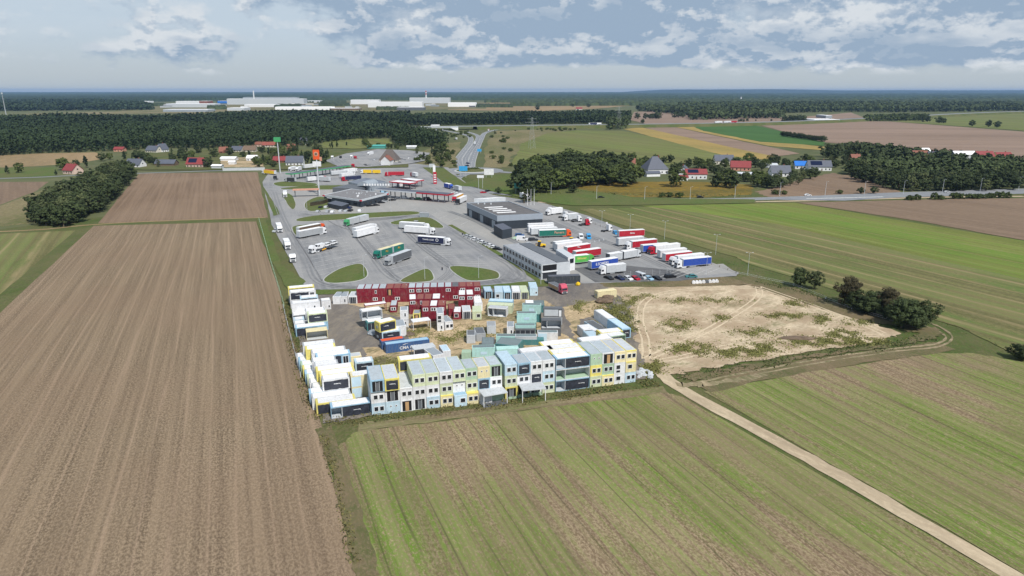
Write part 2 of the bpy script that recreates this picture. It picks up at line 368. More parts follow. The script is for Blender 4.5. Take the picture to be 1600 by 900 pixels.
golden_m = field_mat('goldenrod', ((.17,.115,.035), (.30,.20,.03), (.09,.09,.03)), 90, row=3, rowamp=.45, speck=.5, patch=.03, fine=.5, stretch=.5)
midgreen_m = field_mat('grazed_green', ((.155,.165,.055), (.19,.185,.075), (.12,.155,.04)), 153, row=9, rowamp=.5, speck=.4, patch=.008, fine=.25, stretch=.02, bump=0, lines=(42, 3, .4, (.07,.08,.03)))
dgreen_m = field_mat('dark_green_crop', ((.06,.13,.035), (.07,.14,.04), (.05,.11,.03)), 153, row=9, rowamp=.3, speck=.4, patch=.008, fine=.25, stretch=.02, bump=0)
pinkbrown_m = field_mat('ploughed_far', ((.285,.205,.155), (.26,.185,.14), (.23,.165,.12)), 95, row=14, rowamp=.35, speck=.4, patch=.006, fine=.12, stretch=.03, bump=0)
land_m = field_mat('open_land', ((.11,.125,.055), (.15,.145,.075), (.09,.105,.045)), 60, row=60, rowamp=.2, speck=.4, patch=.0015, fine=.05, stretch=.3, bump=0)

BIG = 21900
g0 = MB(); g0.poly([(-BIG,-400,0),(BIG,-400,0),(BIG,BIG,0),(-BIG,BIG,0)], [(0,1,2,3)], land_m); tag(g0.build('ground'), kind='structure')
Z = [0.0]
def z_(d=.006): Z[0] += d; return Z[0]
# rough verge under everything near
sheet('verge_grass', [(-900,1010),(-500,640),(-200,430),(0,358),(150,340),(420,300),(640,262),(900,290),(1600,300),(2300,330),(2600,480),(2300,1010)], grass_m, z_())
# left
sheet('green_strip_field', [(-60,368),(118,360),(-60,510)], rfar_m, z_(), .3)
sheet('ploughed_field', [(146,353),(400,346),(436,455),(503,672),(556,900),(590,1010),(-820,1010),(-420,880)], plow_m, z_(), .35)
sheet('ploughed_field', [(152,349),(418,340),(402,269),(218,271)], plow2_m, z_(), .4)
sheet('small_brown_field', [(-80,285),(76,284),(56,299),(-80,350)], rbrown_m, z_(), .3)
sheet('meadow_strip', [(-80,352),(58,300),(95,288),(140,290),(44,350),(-60,360)], dry_m, z_(), .3)
ribbon('farm_path', [(-60,364),(60,359),(145,351),(260,345),(415,340)], 2.2, tan_m, z_(), rag=.3)
sheet('tan_field', [(-60,246),(60,240),(150,238),(170,246),(120,256),(-60,266)], tan_m, z_(.02), 1)
sheet('green_meadow', [(-60,263),(40,261),(90,262),(88,275),(-60,279)], lawn_m, z_(.02), 1)
ribbon('village_road', [(-60,281),(60,277),(120,274),(215,271),(330,267),(420,264)], 5, road_m, z_(.02))
# near right
sheet('sprouting_field', [(526,700),(556,676),(760,650),(1032,612),(1066,621),(1568,902),(1800,1030),(612,1030),(580,905)], green_m, z_(), .4)
sheet('sprouting_field', [(1102,613),(1250,584),(1460,552),(1520,552),(1640,574),(2300,700),(2300,1030),(1830,1030),(1608,902)], green_m, z_(), .4)
head_m = field_mat('dry_headland', ((.30,.235,.15), (.19,.14,.09), (.13,.15,.05)), 72, row=1.0, rowamp=.4, speck=.7, patch=.06, fine=2.4, stretch=.05)
ribbon('headland', [(560,668),(640,658),(800,638),(1040,609)], 3.6, head_m, z_(), rag=.5)
ribbon('headland', [(505,668),(530,730),(555,820),(575,905)], 3.2, rough_m, z_(), rag=.4)
ribbon('field_border', [(1095,606),(1180,586),(1300,566),(1400,552),(1480,541)], 7, rough_m, z_(), rag=.6)
for off, zz in ((0, 1), (0, 2)): pass
ribbon('field_road', [(1090,598),(1180,580),(1290,560),(1400,545),(1460,538),(1478,528),(1462,516),(1430,505)], .8, loop_m, z_(), rag=.2)
ribbon('field_road', [(1100,603),(1190,584),(1300,564),(1405,549),(1466,542),(1488,528),(1468,511),(1430,499)], .7, loop_m, z_(), rag=.2)
ribbon('sand_road', [(990,548),(1012,566),(1038,588),(1070,612),(1200,682),(1340,760),(1590,905),(1750,1000)], 3.6, track_m, z_(), rag=.25)
ribbon('bare_turning', [(1058,602),(1085,602),(1110,600),(1150,594),(1200,586)], 2.4, loop_m, z_(), rag=.7)
# right fields
sheet('striped_field', [(905,327),(1080,322),(1245,318),(1275,322),(1600,388),(2300,520),(2300,745),(1620,572),(1500,512),(1170,413),(1150,402),(960,348)], rfar_m, z_(), .4)
sheet('bright_field', [(1000,322),(1240,317),(1600,377),(2300,497),(2300,600),(1600,437),(1210,350),(1080,331)], rbright_m, z_(), .5)
sheet('brown_field', [(1245,317),(1500,311),(2300,304),(2300,493),(1600,376),(1430,345)], rbrown_m, z_(), .6)
# dirt yard and sand lot
sheet('dirt_yard', [(455,455),(520,458),(760,450),(870,438),(985,446),(1010,560),(1008,592),(600,646),(505,664),(470,560)], gravel_m, z_(), .5)
sheet('sandy_patch', [(640,505),(800,490),(850,505),(900,535),(860,560),(700,560),(590,575),(565,545),(640,540)], sandyard_m, z_(), .8)
sheet('sandy_patch', [(520,470),(760,466),(850,470),(870,480),(800,496),(720,505),(640,500),(560,480)], sandyard_m, z_(), .6)
sheet('sandy_patch', [(880,480),(935,470),(960,490),(905,500),(912,520),(925,545),(905,545),(893,515)], sandyard_m, z_(), .6)
sheet('sandy_patch', [(595,552),(680,548),(690,566),(610,574)], sandyard_m, z_(), .6)
sheet('sand_lot', [(948,450),(1060,447),(1185,446),(1260,470),(1330,495),(1412,522),(1380,532),(1280,548),(1130,572),(1060,585),(1028,582),(1000,555),(992,520),(985,480)], sand_m, z_(), 1.0)
sheet('weedy_strip', [(1060,590),(1150,573),(1290,552),(1400,536),(1440,522),(1400,515),(1462,512),(1474,522),(1455,532),(1390,543),(1280,558),(1160,580),(1085,597)], rough_m, z_(), .8)
sheet('weedy_strip', [(1180,440),(1245,452),(1330,482),(1440,505),(1425,515),(1330,498),(1230,466),(1170,448)], rough_m, z_(), .8)
sheet('weedy_strip', [(930,438),(1180,432),(1190,445),(1060,449),(945,449)], rough_m, z_(), .5)
rut_m = mat('rut_sand', (.56,.455,.315), rough=.95, var=.2, scale=1.5)
mbt = MB()
for pl in ([(1010,562),(1008,530),(1000,500),(1010,470),(1060,455),(1180,450)], [(1018,566),(1060,560),(1150,540),(1260,528),(1380,525)], [(1185,449),(1260,475),(1340,505),(1380,522)], [(1010,562),(1100,520),(1180,470),(1185,449)]):
    Qp, A_, B_ = ribbon_pts(pl, 2.0)
    for S_ in (A_, B_): ribbon('', [tuple(q) for q in S_], .55, rut_m, Z[0]+.006, world=True, sub=1, mb=mbt, rag=.12)
Z[0] += .012; tag(mbt.build('wheel_ruts'), kind='structure')
# truck stop
sheet('service_road', [(410,285),(420,270),(452,268),(640,255),(700,262),(735,292),(770,305),(850,318),(920,338),(1155,427),(1150,432),(1000,441),(905,444),(872,448),(840,446),(520,455),(478,452),(425,352)], asph_m, z_(), .2)
sheet('pale_paving', [(440,300),(500,290),(620,300),(700,310),(735,322),(760,350),(725,370),(665,330),(600,332),(540,334),(470,330),(455,320)], pave_m, z_(.006))
sheet('pale_paving', [(720,330),(735,325),(800,370),(900,415),(945,440),(900,442),(780,385),(715,350)], pave_m, z_(.006))
sheet('pale_paving', [(1090,432),(1050,424),(1090,415),(1130,413),(1150,427)], pave_m, z_(.006))
sheet('dark_apron', [(930,442),(895,420),(960,414),(1060,424),(1090,436),(1060,440)], dasph_m, z_(.006))
sheet('inn_forecourt', [(508,252),(540,241),(590,234),(640,236),(672,240),(664,252),(640,257),(575,262),(530,262)], asph_m, .85)
sheet('restaurant_forecourt', [(440,300),(480,296),(520,305),(485,318),(470,330),(450,326)], pave_m, z_(.006))
def island(pix, m=lawn_m, h=.12, ragged=0):
    Q = [Vector(G(*p)) for p in pix]; n = len(Q); S = []
    for i in range(n):
        p0, p1, p2, p3 = Q[i-1], Q[i], Q[(i+1) % n], Q[(i+2) % n]
        for k in range(5):
            t = k/5; S.append(.5*((2*p1)+(p2-p0)*t+(2*p0-5*p1+4*p2-p3)*t*t+(3*p1-p0-3*p2+p3)*t**3))
    c = sum(S, Vector((0, 0)))/len(S)
    b = MB(); b.prism([tuple(q) for q in S], 0, Z[0]+h, kerb_m)
    inn = []
    for q in S:
        d = (q-c); inn.append(tuple(c+d*(1-.45/max(d.length, 1))))
    b.prism(inn, Z[0], Z[0]+h+.02, m)
    return tag(b.build('grass_island'), kind='structure')
island([(505,438),(528,422),(560,413),(572,420),(575,432),(560,440),(520,444)])
island([(624,441),(664,421),(678,431),(672,441)])
island([(702,418),(745,419),(776,425),(781,434),(770,438),(728,439)])
island([(456,356),(475,352),(490,353),(472,362),(463,369)])
island([(464,343),(500,337),(560,334),(640,331),(655,335),(600,340),(480,347)])
island([(610,348),(640,342),(672,341),(694,356),(670,356),(640,351),(618,352)])
island([(441,303),(455,305),(462,318),(458,328),(448,318)])
island([(427,287),(450,284),(492,287),(490,291),(440,292)])
island([(438,296),(480,291),(560,290),(600,293),(520,297)])
island([(476,318),(500,308),(530,316),(525,324),(485,331)])
sheet('grass_verge', [(408,287),(440,335),(428,338),(412,296)], lawn_m, z_(.006), .2)
sheet('grass_verge', [(400,342),(414,342),(440,415),(478,440),(470,452),(448,452),(420,400)], lawn_m, z_(.006), .3)
ribbon('grass_verge', [(703,352),(735,370),(790,404),(845,442)], 2.4, lawn_m, z_(.006), rag=.2)
sheet('grass_verge', [(470,455),(560,452),(760,447),(850,438),(860,448),(760,452),(560,460),(480,462)], lawn_m, z_(.004), .3)
sheet('grass_verge', [(660,262),(692,262),(735,292),(700,290)], lawn_m, z_(.006), .4)
sheet('grass_bank', [(720,288),(760,275),(800,272),(830,285),(1000,310),(1180,312),(1180,318),(900,322),(860,318),(770,300)], lawn_m, z_(.01), .8)
# painted bays
mb = MB()
def lines(p0, p1, q0, q1, n, wd=.22):
    A0, A1, B0, B1 = [Vector(G(*p)) for p in (p0, p1, q0, q1)]
    for i in range(n):
        t = i/(n-1); a = A0.lerp(A1, t); b = B0.lerp(B1, t); d = (b-a).normalized(); nn = Vector((-d.y, d.x))*wd/2
        z = Z[0]+.006
        mb.poly([(*(a+nn), z), (*(a-nn), z), (*(b-nn), z), (*(b+nn), z)], [(3, 2, 1, 0)][::-1], line_m)
lines((470,377),(495,432),(532,368),(572,413),11)
lines((556,376),(606,432),(606,366),(655,420),10)
lines((632,385),(700,420),(700,388),(775,420),11)
lines((640,330),(720,352),(652,326),(735,345),6)
lines((1012,440),(1100,430),(1060,424),(1130,418),5)
# kerb line along the middle drives
tag(mb.build('bay_markings'), kind='structure')
seam = mat('joint_tar', (.13,.13,.135), rough=.9)
mbs = MB()
for pl in ([(455,362),(480,400),(503,440)], [(541,352),(575,395),(622,440)], [(620,352),(660,390),(720,432)], [(500,335),(520,350),(545,360)]):
    ribbon('', pl, .5, seam, Z[0]+.006, mb=mbs)
tag(mbs.build('drain_line'), kind='structure')
tyre_m = mat('tyre_mark', (.205,.208,.215), rough=.9, var=.15, scale=.5)
mbt = MB(); rr = random.Random(21)
for pl in ([(455,365),(480,405),(500,440),(560,450),(620,446)], [(545,352),(580,392),(618,436),(690,446),(780,440),(800,425)], [(622,350),(662,388),(704,420),(690,440)], [(760,440),(810,436),(800,415),(760,395),(705,360)], [(470,336),(560,345),(640,338)], [(430,300),(440,330),(455,362)], [(850,345),(900,365),(960,385),(1040,420)], [(700,330),(740,345),(790,372),(850,400)]):
    for k in range(3):
        dx, dy = rr.uniform(-6, 6), rr.uniform(-2, 2)
        Qp, A_, B_ = ribbon_pts([(a+dx, b_+dy) for a, b_ in pl], 1.9)
        for S_ in (A_, B_): ribbon('', [tuple(q) for q in S_], .38, tyre_m, Z[0]+.009+.002*k, world=True, sub=1, mb=mbt, rag=.05)
tag(mbt.build('tyre_marks'), kind='structure')
# main roads
Zr = .12
def road(name, pix, wd, z, m=road_m, edge=True, dash=True):
    ribbon(name, pix, wd, m, z)
    if edge:
        b = MB(); Q, A, B_ = ribbon_pts(pix, wd-.8)
        for S in (A, B_):
            ribbon('', [tuple(q) for q in S], .3, line_m, z+.02, world=True, sub=1, mb=b)
        if dash:
            ribbon_pts
            for i in range(0, len(Q)-1):
                a = Q[i]; c = Q[i].lerp(Q[i+1], .45); ribbon('', [tuple(a), tuple(c)], .3, line_m, z+.02, world=True, sub=1, mb=b)
        tag(b.build('road_markings'), kind='structure')
road('main_road', [(700,268),(740,266),(800,270)], 9, Zr, edge=False)
road('access_road', [(742,268),(718,276),(712,283),(722,290),(760,299),(800,304)], 8, Zr+.02)
road('main_road', [(760,299),(800,304),(880,309),(1000,312),(1130,312),(1250,309),(1400,304),(1600,299),(2000,291),(2600,283)], 11, Zr+.05)
ribbon('service_lane', [(840,316),(960,318),(1200,315),(1330,312),(1480,308),(1600,307)], 4, track_m, Zr)
sheet('traffic_apron', [(1190,311),(1300,305),(1400,301),(1600,295),(1600,303),(1400,309),(1320,314),(1230,313)], road_m, Zr+.1)
ribbon('hatch_marking', [(1260,311),(1320,309.6),(1380,308)], 2.2, line_m, Zr+.14)
ribbon('town_road', [(560,262),(640,266),(700,268)], 6, road_m, Zr)
# roundabout
rc = Vector(G(738,267)); 
b = MB(); ring = [(rc.x+28*math.cos(2*math.pi*i/40), rc.y+28*math.sin(2*math.pi*i/40)) for i in range(40)]
b.poly([(x, y, Zr+.08) for x, y in ring], [tuple(range(40))], road_m); tag(b.build('roundabout'), kind='structure')
b = MB(); b.cyl(rc.x, rc.y, 0, 17, 16, .5, kerb_m, 36); b.cyl(rc.x, rc.y, .4, 15, 8, 1.2, grass_m, 36); tag(b.build('roundabout_island'), kind='structure')
# dual carriageway down to the roundabout
road('slip_road', [(722,262),(716,250),(722,240),(735,222),(733,213),(715,208),(690,203)], 8, Zr+.02)
road('slip_road', [(736,262),(738,250),(745,232),(752,217),(758,208),(775,203),(810,198)], 8, Zr+.04)
road('slip_road', [(730,262),(727,250),(733,238),(744,222),(746,212),(730,206)], 7, Zr+.06)
# beyond the road: fields
zf = .05
def far(name, pix, m, rag=1.5):
    global zf; zf += .03; return sheet(name, pix, m, zf, rag)
far('goldenrod_field', [(860,290),(905,284),(1100,284),(1175,289),(1175,304),(1100,308),(930,308),(880,302)], golden_m)
far('brown_plot', [(1180,300),(1240,285),(1300,272),(1335,275),(1420,305),(1300,306),(1200,308)], plow2_m)
far('brown_plot', [(1240,284),(1300,270),(1340,280),(1400,300),(1330,302)], rbrown_m)
far('scrub_land', [(755,262),(760,225),(775,205),(905,200),(850,212),(800,245),(795,262)], dry_m, 3)
far('scrub_land', [(640,262),(650,240),(690,225),(720,222),(712,250),(712,262)], dry_m, 3)
far('meadow', [(800,258),(815,225),(855,208),(900,204),(975,205),(1110,232),(1170,248),(1000,262)], midgreen_m)
far('ripe_field', [(974,202),(1002,199),(1212,243),(1205,251),(1130,243)], ochre_m)
far('grey_brown_field', [(1002,199),(1045,197),(1250,240),(1210,245)], pinkbrown_m)
far('ripe_field', [(1042,196),(1075,196),(1180,218),(1290,230),(1284,235),(1200,228)], ochre_m)
far('green_field', [(1075,195),(1170,194),(1290,222),(1288,228),(1190,222),(1100,205)], dgreen_m)
far('brown_field_far', [(1172,192),(1300,189),(1390,190),(1650,210),(1800,222),(1800,262),(1650,250),(1500,240),(1390,231),(1290,223)], pinkbrown_m)
far('green_field_far', [(1395,190),(1425,182),(1500,177),(1620,174),(1900,172),(1900,220),(1650,208)], midgreen_m)
far('brown_field_far', [(985,188),(990,175),(1070,172),(1240,184),(1330,176),(1350,184),(1240,190),(1010,194)], pinkbrown_m)
far('ripe_field_far', [(700,164),(760,160),(930,160),(1010,163),(930,170),(840,174),(700,172)], tan_m)
far('meadow_far', [(40,178),(250,172),(330,172),(340,176),(100,180),(40,182)], dry_m)
far('industrial_ground', [(180,172),(260,165),(520,158),(760,160),(760,170),(560,174),(300,178)], dry_m)
far('clearing', [(500,232),(505,222),(555,217),(612,218),(612,229),(560,233)], midgreen_m)
far('village_gardens', [(180,266),(200,240),(400,232),(560,235),(640,240),(640,262),(420,266)], grass_m)
far('sandy_plot', [(340,262),(350,248),(400,246),(415,262)], sandyard_m)
# motorway
Zm = 5.5
m0 = [(-260,205),(300,203),(560,201),(660,199),(800,197),(950,195.5),(1100,193.5),(1200,191),(1300,187),(1420,181),(1500,178)]
SH = 2.85
wf = lambda: P('white', var=.03)
ORD = ['first','second','third','fourth','fifth','sixth','seventh','eighth','ninth','tenth','eleventh','twelfth','thirteenth','fourteenth','fifteenth','sixteenth','seventeenth','eighteenth','nineteenth','twentieth']
def window(b, x, z, w_, h_, root, wallm=None, single=False, sx=1):
    """framed window on the y=0 face, pane as sub-part"""
    f = MB(); f.box(x-w_/2-.12, -.05, z-.12, x+w_/2+.12, -.005, z+h_+.12, wf()); fo = f.build('window', root)
    p = MB(); p.box(x-w_/2, -.075, z, x+w_/2, -.052, z+h_, glass())
    if single: p.box(x-.04, -.09, z, x+.04, -.076, z+h_, wf())
    p.build('pane', fo)
def module(A, rz, w, d, z, wall, roof='roof_grey', feat='ww', label='', h=SH, cat='cabin module', group='stacked cabin modules', trim=None, seed=0, name='cabin_module', side=None, endfeat=None, rib=False):
    """A = ground-plan position of front left corner, local x along the front, y to the back"""
    root = empty(name, (A[0], A[1], z), rz, label, cat, group)
    m = P(wall, dirt=.25) if not rib else P(wall, rib=.28, dirt=.3); tm = P(trim) if trim else m
    b = MB(); fr = .16; g = .012
    op = feat in ('open', 'openg', 'tarpopen', 'openend', 'frameonly')
    H = h - .02
    if op:
        inn = P('light_grey') if feat != 'frameonly' else P('white')
        flo = P('green') if feat == 'openg' else P('light_grey')
        b.box(g, 0, 0, w-g, d, .18, m); b.box(g, 0, H-.22, w-g, d, H-.04, m)
        if feat != 'frameonly':
            b.box(g, 0, .18, g+.1, d, H-.22, m); b.box(w-g-.1, 0, .18, w-g, d, H-.22, m); b.box(g+.1, d-.1, .18, w-g-.1, d-.01, H-.22, inn)
            b.box(g+.1, .02, .181, w-g-.1, d-.1, .2, flo)
            if feat != 'openend': b.box(w*.27, .05, .2, w*.27+.14, d-.1, H-.22, inn)
        else:
            for xx in (g, w-g-fr):
                for yy in (0, d-fr): b.box(xx, yy, .18, xx+fr, yy+fr, H-.22, m)
    else:
        b.box(g+.03, .03, .02, w-g-.03, d-.03, H-.06, m)
        for xx in (g, w-g-fr):
            for yy in (0, d-fr): b.box(xx, yy, 0, xx+fr, yy+fr, H-.04, m)
        for z0, z1 in ((0, .14), (H-.26, H-.04)):
            mm_ = m if z0 == 0 else tm
            for yy in (0, d-fr): b.box(g+fr, yy, z0, w-g-fr, yy+fr, z1, mm_)
            for xx in (g, w-g-fr): b.box(xx, fr, z0, xx+fr, d-fr, z1, mm_)
        # panel joints
    b.build('wall', root)
    r = MB(); rm = P(roof, var=.07, dirt=.28) if roof not in ('ribbed',) else P('ribbed', rib=.5, dirt=.2)
    r.box(g+.05, .05, H-.04, w-g-.05, d-.05, H, P('grey') if roof == 'roof_white' and wall == 'white' else tm)
    ix, iy = (.35 if wall == 'white' else .5, .13) if roof == 'roof_white' and w > d else (.2, .3)
    r.box(g+ix, iy, H, w-g-ix, d-iy, H+.035, rm)
    for k in range(1, int(d/3)+1 if d > w else 0): 
        if k*3 < d-.5: r.box(g+.32, k*3-.03, H+.035, w-g-.32, k*3+.03, H+.06, rm)
    r.build('roof', root)
    if feat == 'ww':
        for s in (-.62, .62): window(None, w/2+s+.1, 1.0, .82, .95, root)
    elif feat == 'rww':      # one frame, two lights
        f = MB(); f.box(w/2-.82, -.05, .95, w/2+.82, -.005, 2.05, wf()); fo = f.build('window', root)
        q = MB(); q.box(w/2-.62, -.07, 1.1, w/2-.12, -.052, 1.9, glass()); q.box(w/2+.12, -.07, 1.1, w/2+.62, -.052, 1.9, glass()); q.build('pane', fo)
    elif feat == 'w1': window(None, w*.4, 1.05, 1.05, .95, root)
    elif feat == 'w1r': window(None, w*.66, 1.05, 1.05, .95, root)
    elif feat == 'small': window(None, w*.8, 1.0, .45, .6, root)
    elif feat == 'wt':
        window(None, w*.36, 1.15, 1.0, 1.0, root); window(None, w*.36, .25, 1.0, .55, root)
    elif feat == 'rr':
        for s in (-.6, .6):
            f = MB(); f.cyl(w/2+s+.1, -.04, 1.75, .27, .27, .035, wf(), 12, 'y'); fo = f.build('window', root)
            q = MB(); q.cyl(w/2+s+.1, -.06, 1.75, .15, .15, .018, glass(), 12, 'y'); q.build('pane', fo)
    elif feat == 'slit':
        window(None, w*.62, .9, .4, 1.0, root)
    elif feat in ('tarp', 'tarpopen', 'tarpdoor'):
        x0, x1 = (fr+.18, w-fr-.18)
        if feat == 'tarpopen': x0 = w*.27+.16
        if feat == 'tarpdoor': x1 = w*.72
        n = max(4, int((x1-x0)/.5)); t = MB(); rr = random.Random(seed); V = []; 
        for i in range(n+1):
            x = x0+(x1-x0)*i/n; y = -.04-.05*rr.random()
            V += [(x, y, .22+.12*rr.random()), (x, y-.04, H/2), (x, y, H-.3-.16*rr.random())]
        F = [(3*i, 3*i+3, 3*i+4, 3*i+1) for i in range(n)]+[(3*i+1, 3*i+4, 3*i+5, 3*i+2) for i in range(n)]
        t.poly(V, F, mat('tarpaulin', (.032,.036,.05), rough=.45, var=.4, scale=1.2)); to = t.build('tarpaulin', root)
        scrawl(wf(), to, x0+(x1-x0)*(.5 if w < 5 else .34+.4*rr.random()), -.15, H*.58, min(1.5, w*.35), seed=seed)
        if feat == 'tarpdoor': window(None, w*.85, .2, 1.2, 2.0, root, single=True)
    elif feat in ('door', 'doorw'):
        q = MB(); q.box(fr+.25, -.03, .12, w-fr-.25, .0, H-.3, P('black')); do = q.build('door', root)
        q = MB()
        if feat == 'doorw': q.box(w/2-.38, -.07, .14, w/2+.42, -.032, H-.5, P('wood'))
        else:
            q.box(w/2-.45, -.06, .14, w/2-.38, -.032, H-.4, P('light_grey')); q.box(w/2+.38, -.06, .14, w/2+.45, -.032, H-.4, P('light_grey')); q.box(w/2-.36, -.05, .14, w/2+.36, -.032, H-.6, P('dark_grey'))
        q.build('door_panel' if feat == 'doorw' else 'door_frame', do)
    elif feat == 'doors2':     # container end doors
        q = MB()
        for k in range(4): q.box(.25+k*(w-.5)/4+.03, -.03, .2, .25+(k+1)*(w-.5)/4-.03, 0, H-.3, P('light_grey'))
        do = q.build('door', root); q = MB()
        for k in range(4): q.bar((.25+(k+.5)*(w-.5)/4, -.05, .15), (.25+(k+.5)*(w-.5)/4, -.05, H-.25), .03, P('silver'))
        q.build('lock_bar', do)
    elif feat == 'blind':
        q = MB(); q.box(w*.36, -.03, .95, w*.64, .0, 1.75, P('light_blue')); q.build('window_board', root)
    elif feat == 'drape':
        q = MB(); q.box(.3, -.03, .3, w-1.3, .0, H-.3, P('light_grey', rib=.35)); q.build('curtain', root)
        q = MB(); q.box(w-1.1, -.05, .2, w-.35, -.01, H-.5, P('white')); q.build('door_panel', root)
    elif feat == 'shopfront':
        q = MB(); q.box(.3, -.02, .3, w-.3, .0, H-.35, P('dark')); qo = q.build('shopfront', root)
        q = MB(); 
        for k in range(1, 4): q.box(w*k/4-.04, -.05, .3, w*k/4+.04, -.02, H-.35, P('light_grey'))
        q.build('mullion', qo)
    elif feat == 'flat2':
        q = MB(); q.box(.1, -.02, .15, w*.45, .0, H-.25, P('light_blue')); q.build('side_panel', root)
    if d > w+2 and seed % 3 == 0 or endfeat: # small roof fittings
        q = MB(); q.cyl(w*.7, d*.55, H+.03, .12, .12, .25, P('light_grey'), 8); q.build('vent', root)
    if w > d+2:            # end window with a small sticker on long modules
        q = MB(); q.box(-.03, d*.35, 1.0, g+.029, d*.65, 1.7, P('steel')); q.build('end_vent', root)
    return root

def mod_px(a, b, d, lv, wall, roof, feat, label, z0=0, **k):
    z = z0+lv*SH
    A, rz, w = frame2(a, b, z)
    return module(A, rz, w, d, z, wall, roof, feat, label, **k)
def mod_c(a, rz_deg, w, d, lv, wall, roof, feat, label, z0=None, **k):
    """front-left base corner seen at a; rz_deg = direction of the front, measured from +X"""
    z = lv*SH if z0 is None else z0
    return module(G(*a, z), R(rz_deg), w, d, z, wall, roof, feat, label, **k)

DESC = dict(ww='two small windows', rww='white framed window', w1='one square window', w1r='one square window', wt='a tall window', rr='two round portholes', tarp='a dark tarpaulin front', tarpopen='an open torn tarpaulin front',
  tarpdoor='a dark tarpaulin and a white door', open='an open white interior', openg='an open side and green floor', door='a dark glazed doorway', doorw='a wooden doorway board', plain='a blank front', slit='one slit window',
  doors2='grey end doors', small='one small window', blind='a pale blue boarded window', drape='a pale curtain', shopfront='a dark glazed front', flat2='blank white and blue panels', frameonly='open frame sides', openend='an open end')

# ---- front row (three storeys), seen from the field
fA, fB = Vector(G(581.4, 649.3)), Vector(G(992.6, 596.3)); fU = (fB-fA).normalized(); fV = Vector((-fU.y, fU.x)); fRZ = math.atan2(fU.y, fU.x)
def on_row(px):
    y = 649.3+(596.3-649.3)*(px-581.4)/(992.6-581.4)
    return (Vector(G(px, y))-fA).dot(fU)
rows = [  # x0, x1, depth, (ground, middle, top) each (colour, feature, forward offset, roof)
 (581.4,603.4,8.8,[('light_blue','ww',.0,0),('white','ww',0,0),('blue','door',.35,'roof_grey')]),
 (603.4,626.4,8.8,[('light_blue','rr',.1,0),('white','door',0,0),('yellow','tarp',.5,'light_grey')]),
 (626.4,646.4,8.8,[('white','doorw',.1,0),('white','ww',0,'light_grey')]),
 (646.4,667.0,8.8,[('white','door',.0,0),('white','ww',0,0),('pale_green','ww',0,'roof_grey')]),
 (667.0,688.0,8.8,[('light_blue','ww',.25,0),('white','ww',0,0),('pale_green','ww',0,'roof_grey')]),
 (688.4,708.8,8.8,[('cream','ww',.3,0),('pale_green','ww',0,0),('white','ww',0,'roof_grey')]),
 (708.8,728.6,8.8,[('light_blue','w1r',1.2,'blue'),('white','rr',-.5,0),('pale_green','ww',0,'roof_grey')]),
 (728.6,747.4,6.1,[('cream','ww',.8,'yellow'),('pale_green','ww',-.2,0),('green','ww',-.3,'roof_grey')]),
 (747.4,766.8,6.1,[('white','plain',1.4,'roof_grey'),('blue','tarp',-.2,0),('cream','rr',-.3,'light_grey')]),
 (766.8,785.6,6.1,[('green','plain',.9,'green'),('white','ww',-.4,0),('green','door',-.5,'roof_grey')]),
 (789.0,808.4,8.8,[('yellow','door',.3,0),('pale_green','ww',0,0),('light_blue','ww',0,'light_blue')]),
 (808.4,828.6,6.1,[('yellow','door',-.6,0),('white','ww',-.2,0),('blue','tarp',.3,'roof_grey')]),
 (828.6,847.4,6.1,[('white','door',-.4,0),('white','tarp',0,0),('white','ww',0,'roof_grey')]),
 (847.4,866.6,6.1,[('pale_green','ww',0,0),('light_blue','ww',0,0),('white','ww',0,'roof_grey')]),
 (868.0,920.6,3.0,[('blue','tarpopen',.1,0),('white','openg',0,0),('blue','tarpopen',0,'roof_white')]),
 (921.4,939.8,8.8,[('pale_green','ww',.1,0),('yellow','ww',0,0),('green','rr',-.1,'roof_grey')]),
 (939.8,958.6,8.8,[('cream','ww',.2,0),('green','ww',-.1,0),('white','doorw',-.1,'roof_grey')]),
 (958.6,976.0,8.8,[('white','w1',0,0),('white','wt',0,0),('cream','ww',0,'light_grey')]),
 (976.0,992.6,8.8,[('light_blue','ww',.1,0),('cream','w1',.15,0),('cream','ww',0,'light_grey')])]
LV = ['ground', 'middle', 'top']
sd_ = 0
for i, (x0, x1, dp, lv) in enumerate(rows):
    s0, s1 = on_row(x0), on_row(x1)
    for k, (c, ft, off, rf) in enumerate(lv):
        sd_ += 1
        p = fA+fU*s0-fV*off
        trim = None
        if c == 'cream' and (k == 0 or i == 18): trim = 'yellow'
        if i in (17, 18) and k == 2: trim = 'cream' if i == 17 else 'yellow'
        module(p, fRZ, s1-s0-.03, dp, k*SH, c, rf or 'roof_grey', ft, f'{word(c)} module with {DESC[ft]}, {LV[k]} storey, {ORD[i]} front stack from the left',
          seed=sd_, trim=trim, group='cabin modules of the front row', name='cabin_module')
# ---- second rank behind the front row (their roofs show above it)
def behind(px0, px1, v, lv, c, roof, feat, label, w=None, **k):
    global sd_
    sd_ += 1
    s0 = on_row(px0); s1 = on_row(px1) if w is None else s0+w
    p = fA+fU*s0+fV*v
    return module(p, fRZ, s1-s0, k.pop('d', 3.0), lv*SH, c, roof, feat, label, seed=sd_, group='cabin modules behind the front row', **k)
for lvl in (0, 1):
    for q, (s, v) in enumerate(((868, 3.05), (868, 6.1), (860, 9.15), (829, 6.2), (800, 8.9))):
        behind(s, 0, v, lvl, 'white', 'roof_white', 'plain', f'white long module hidden in the {LV[lvl]} layer behind the open blue modules, {ORD[q]} of five', w=8.7)
behind(868, 0, 3.05, 2, 'yellow', 'roof_white', 'plain', 'yellow edged long module with white roof directly behind the open blue top module', w=8.8)
behind(869, 0, 6.1, 2, 'yellow', 'roof_white', 'plain', 'yellow edged white roofed long module, second behind the open blue top module', w=8.8)
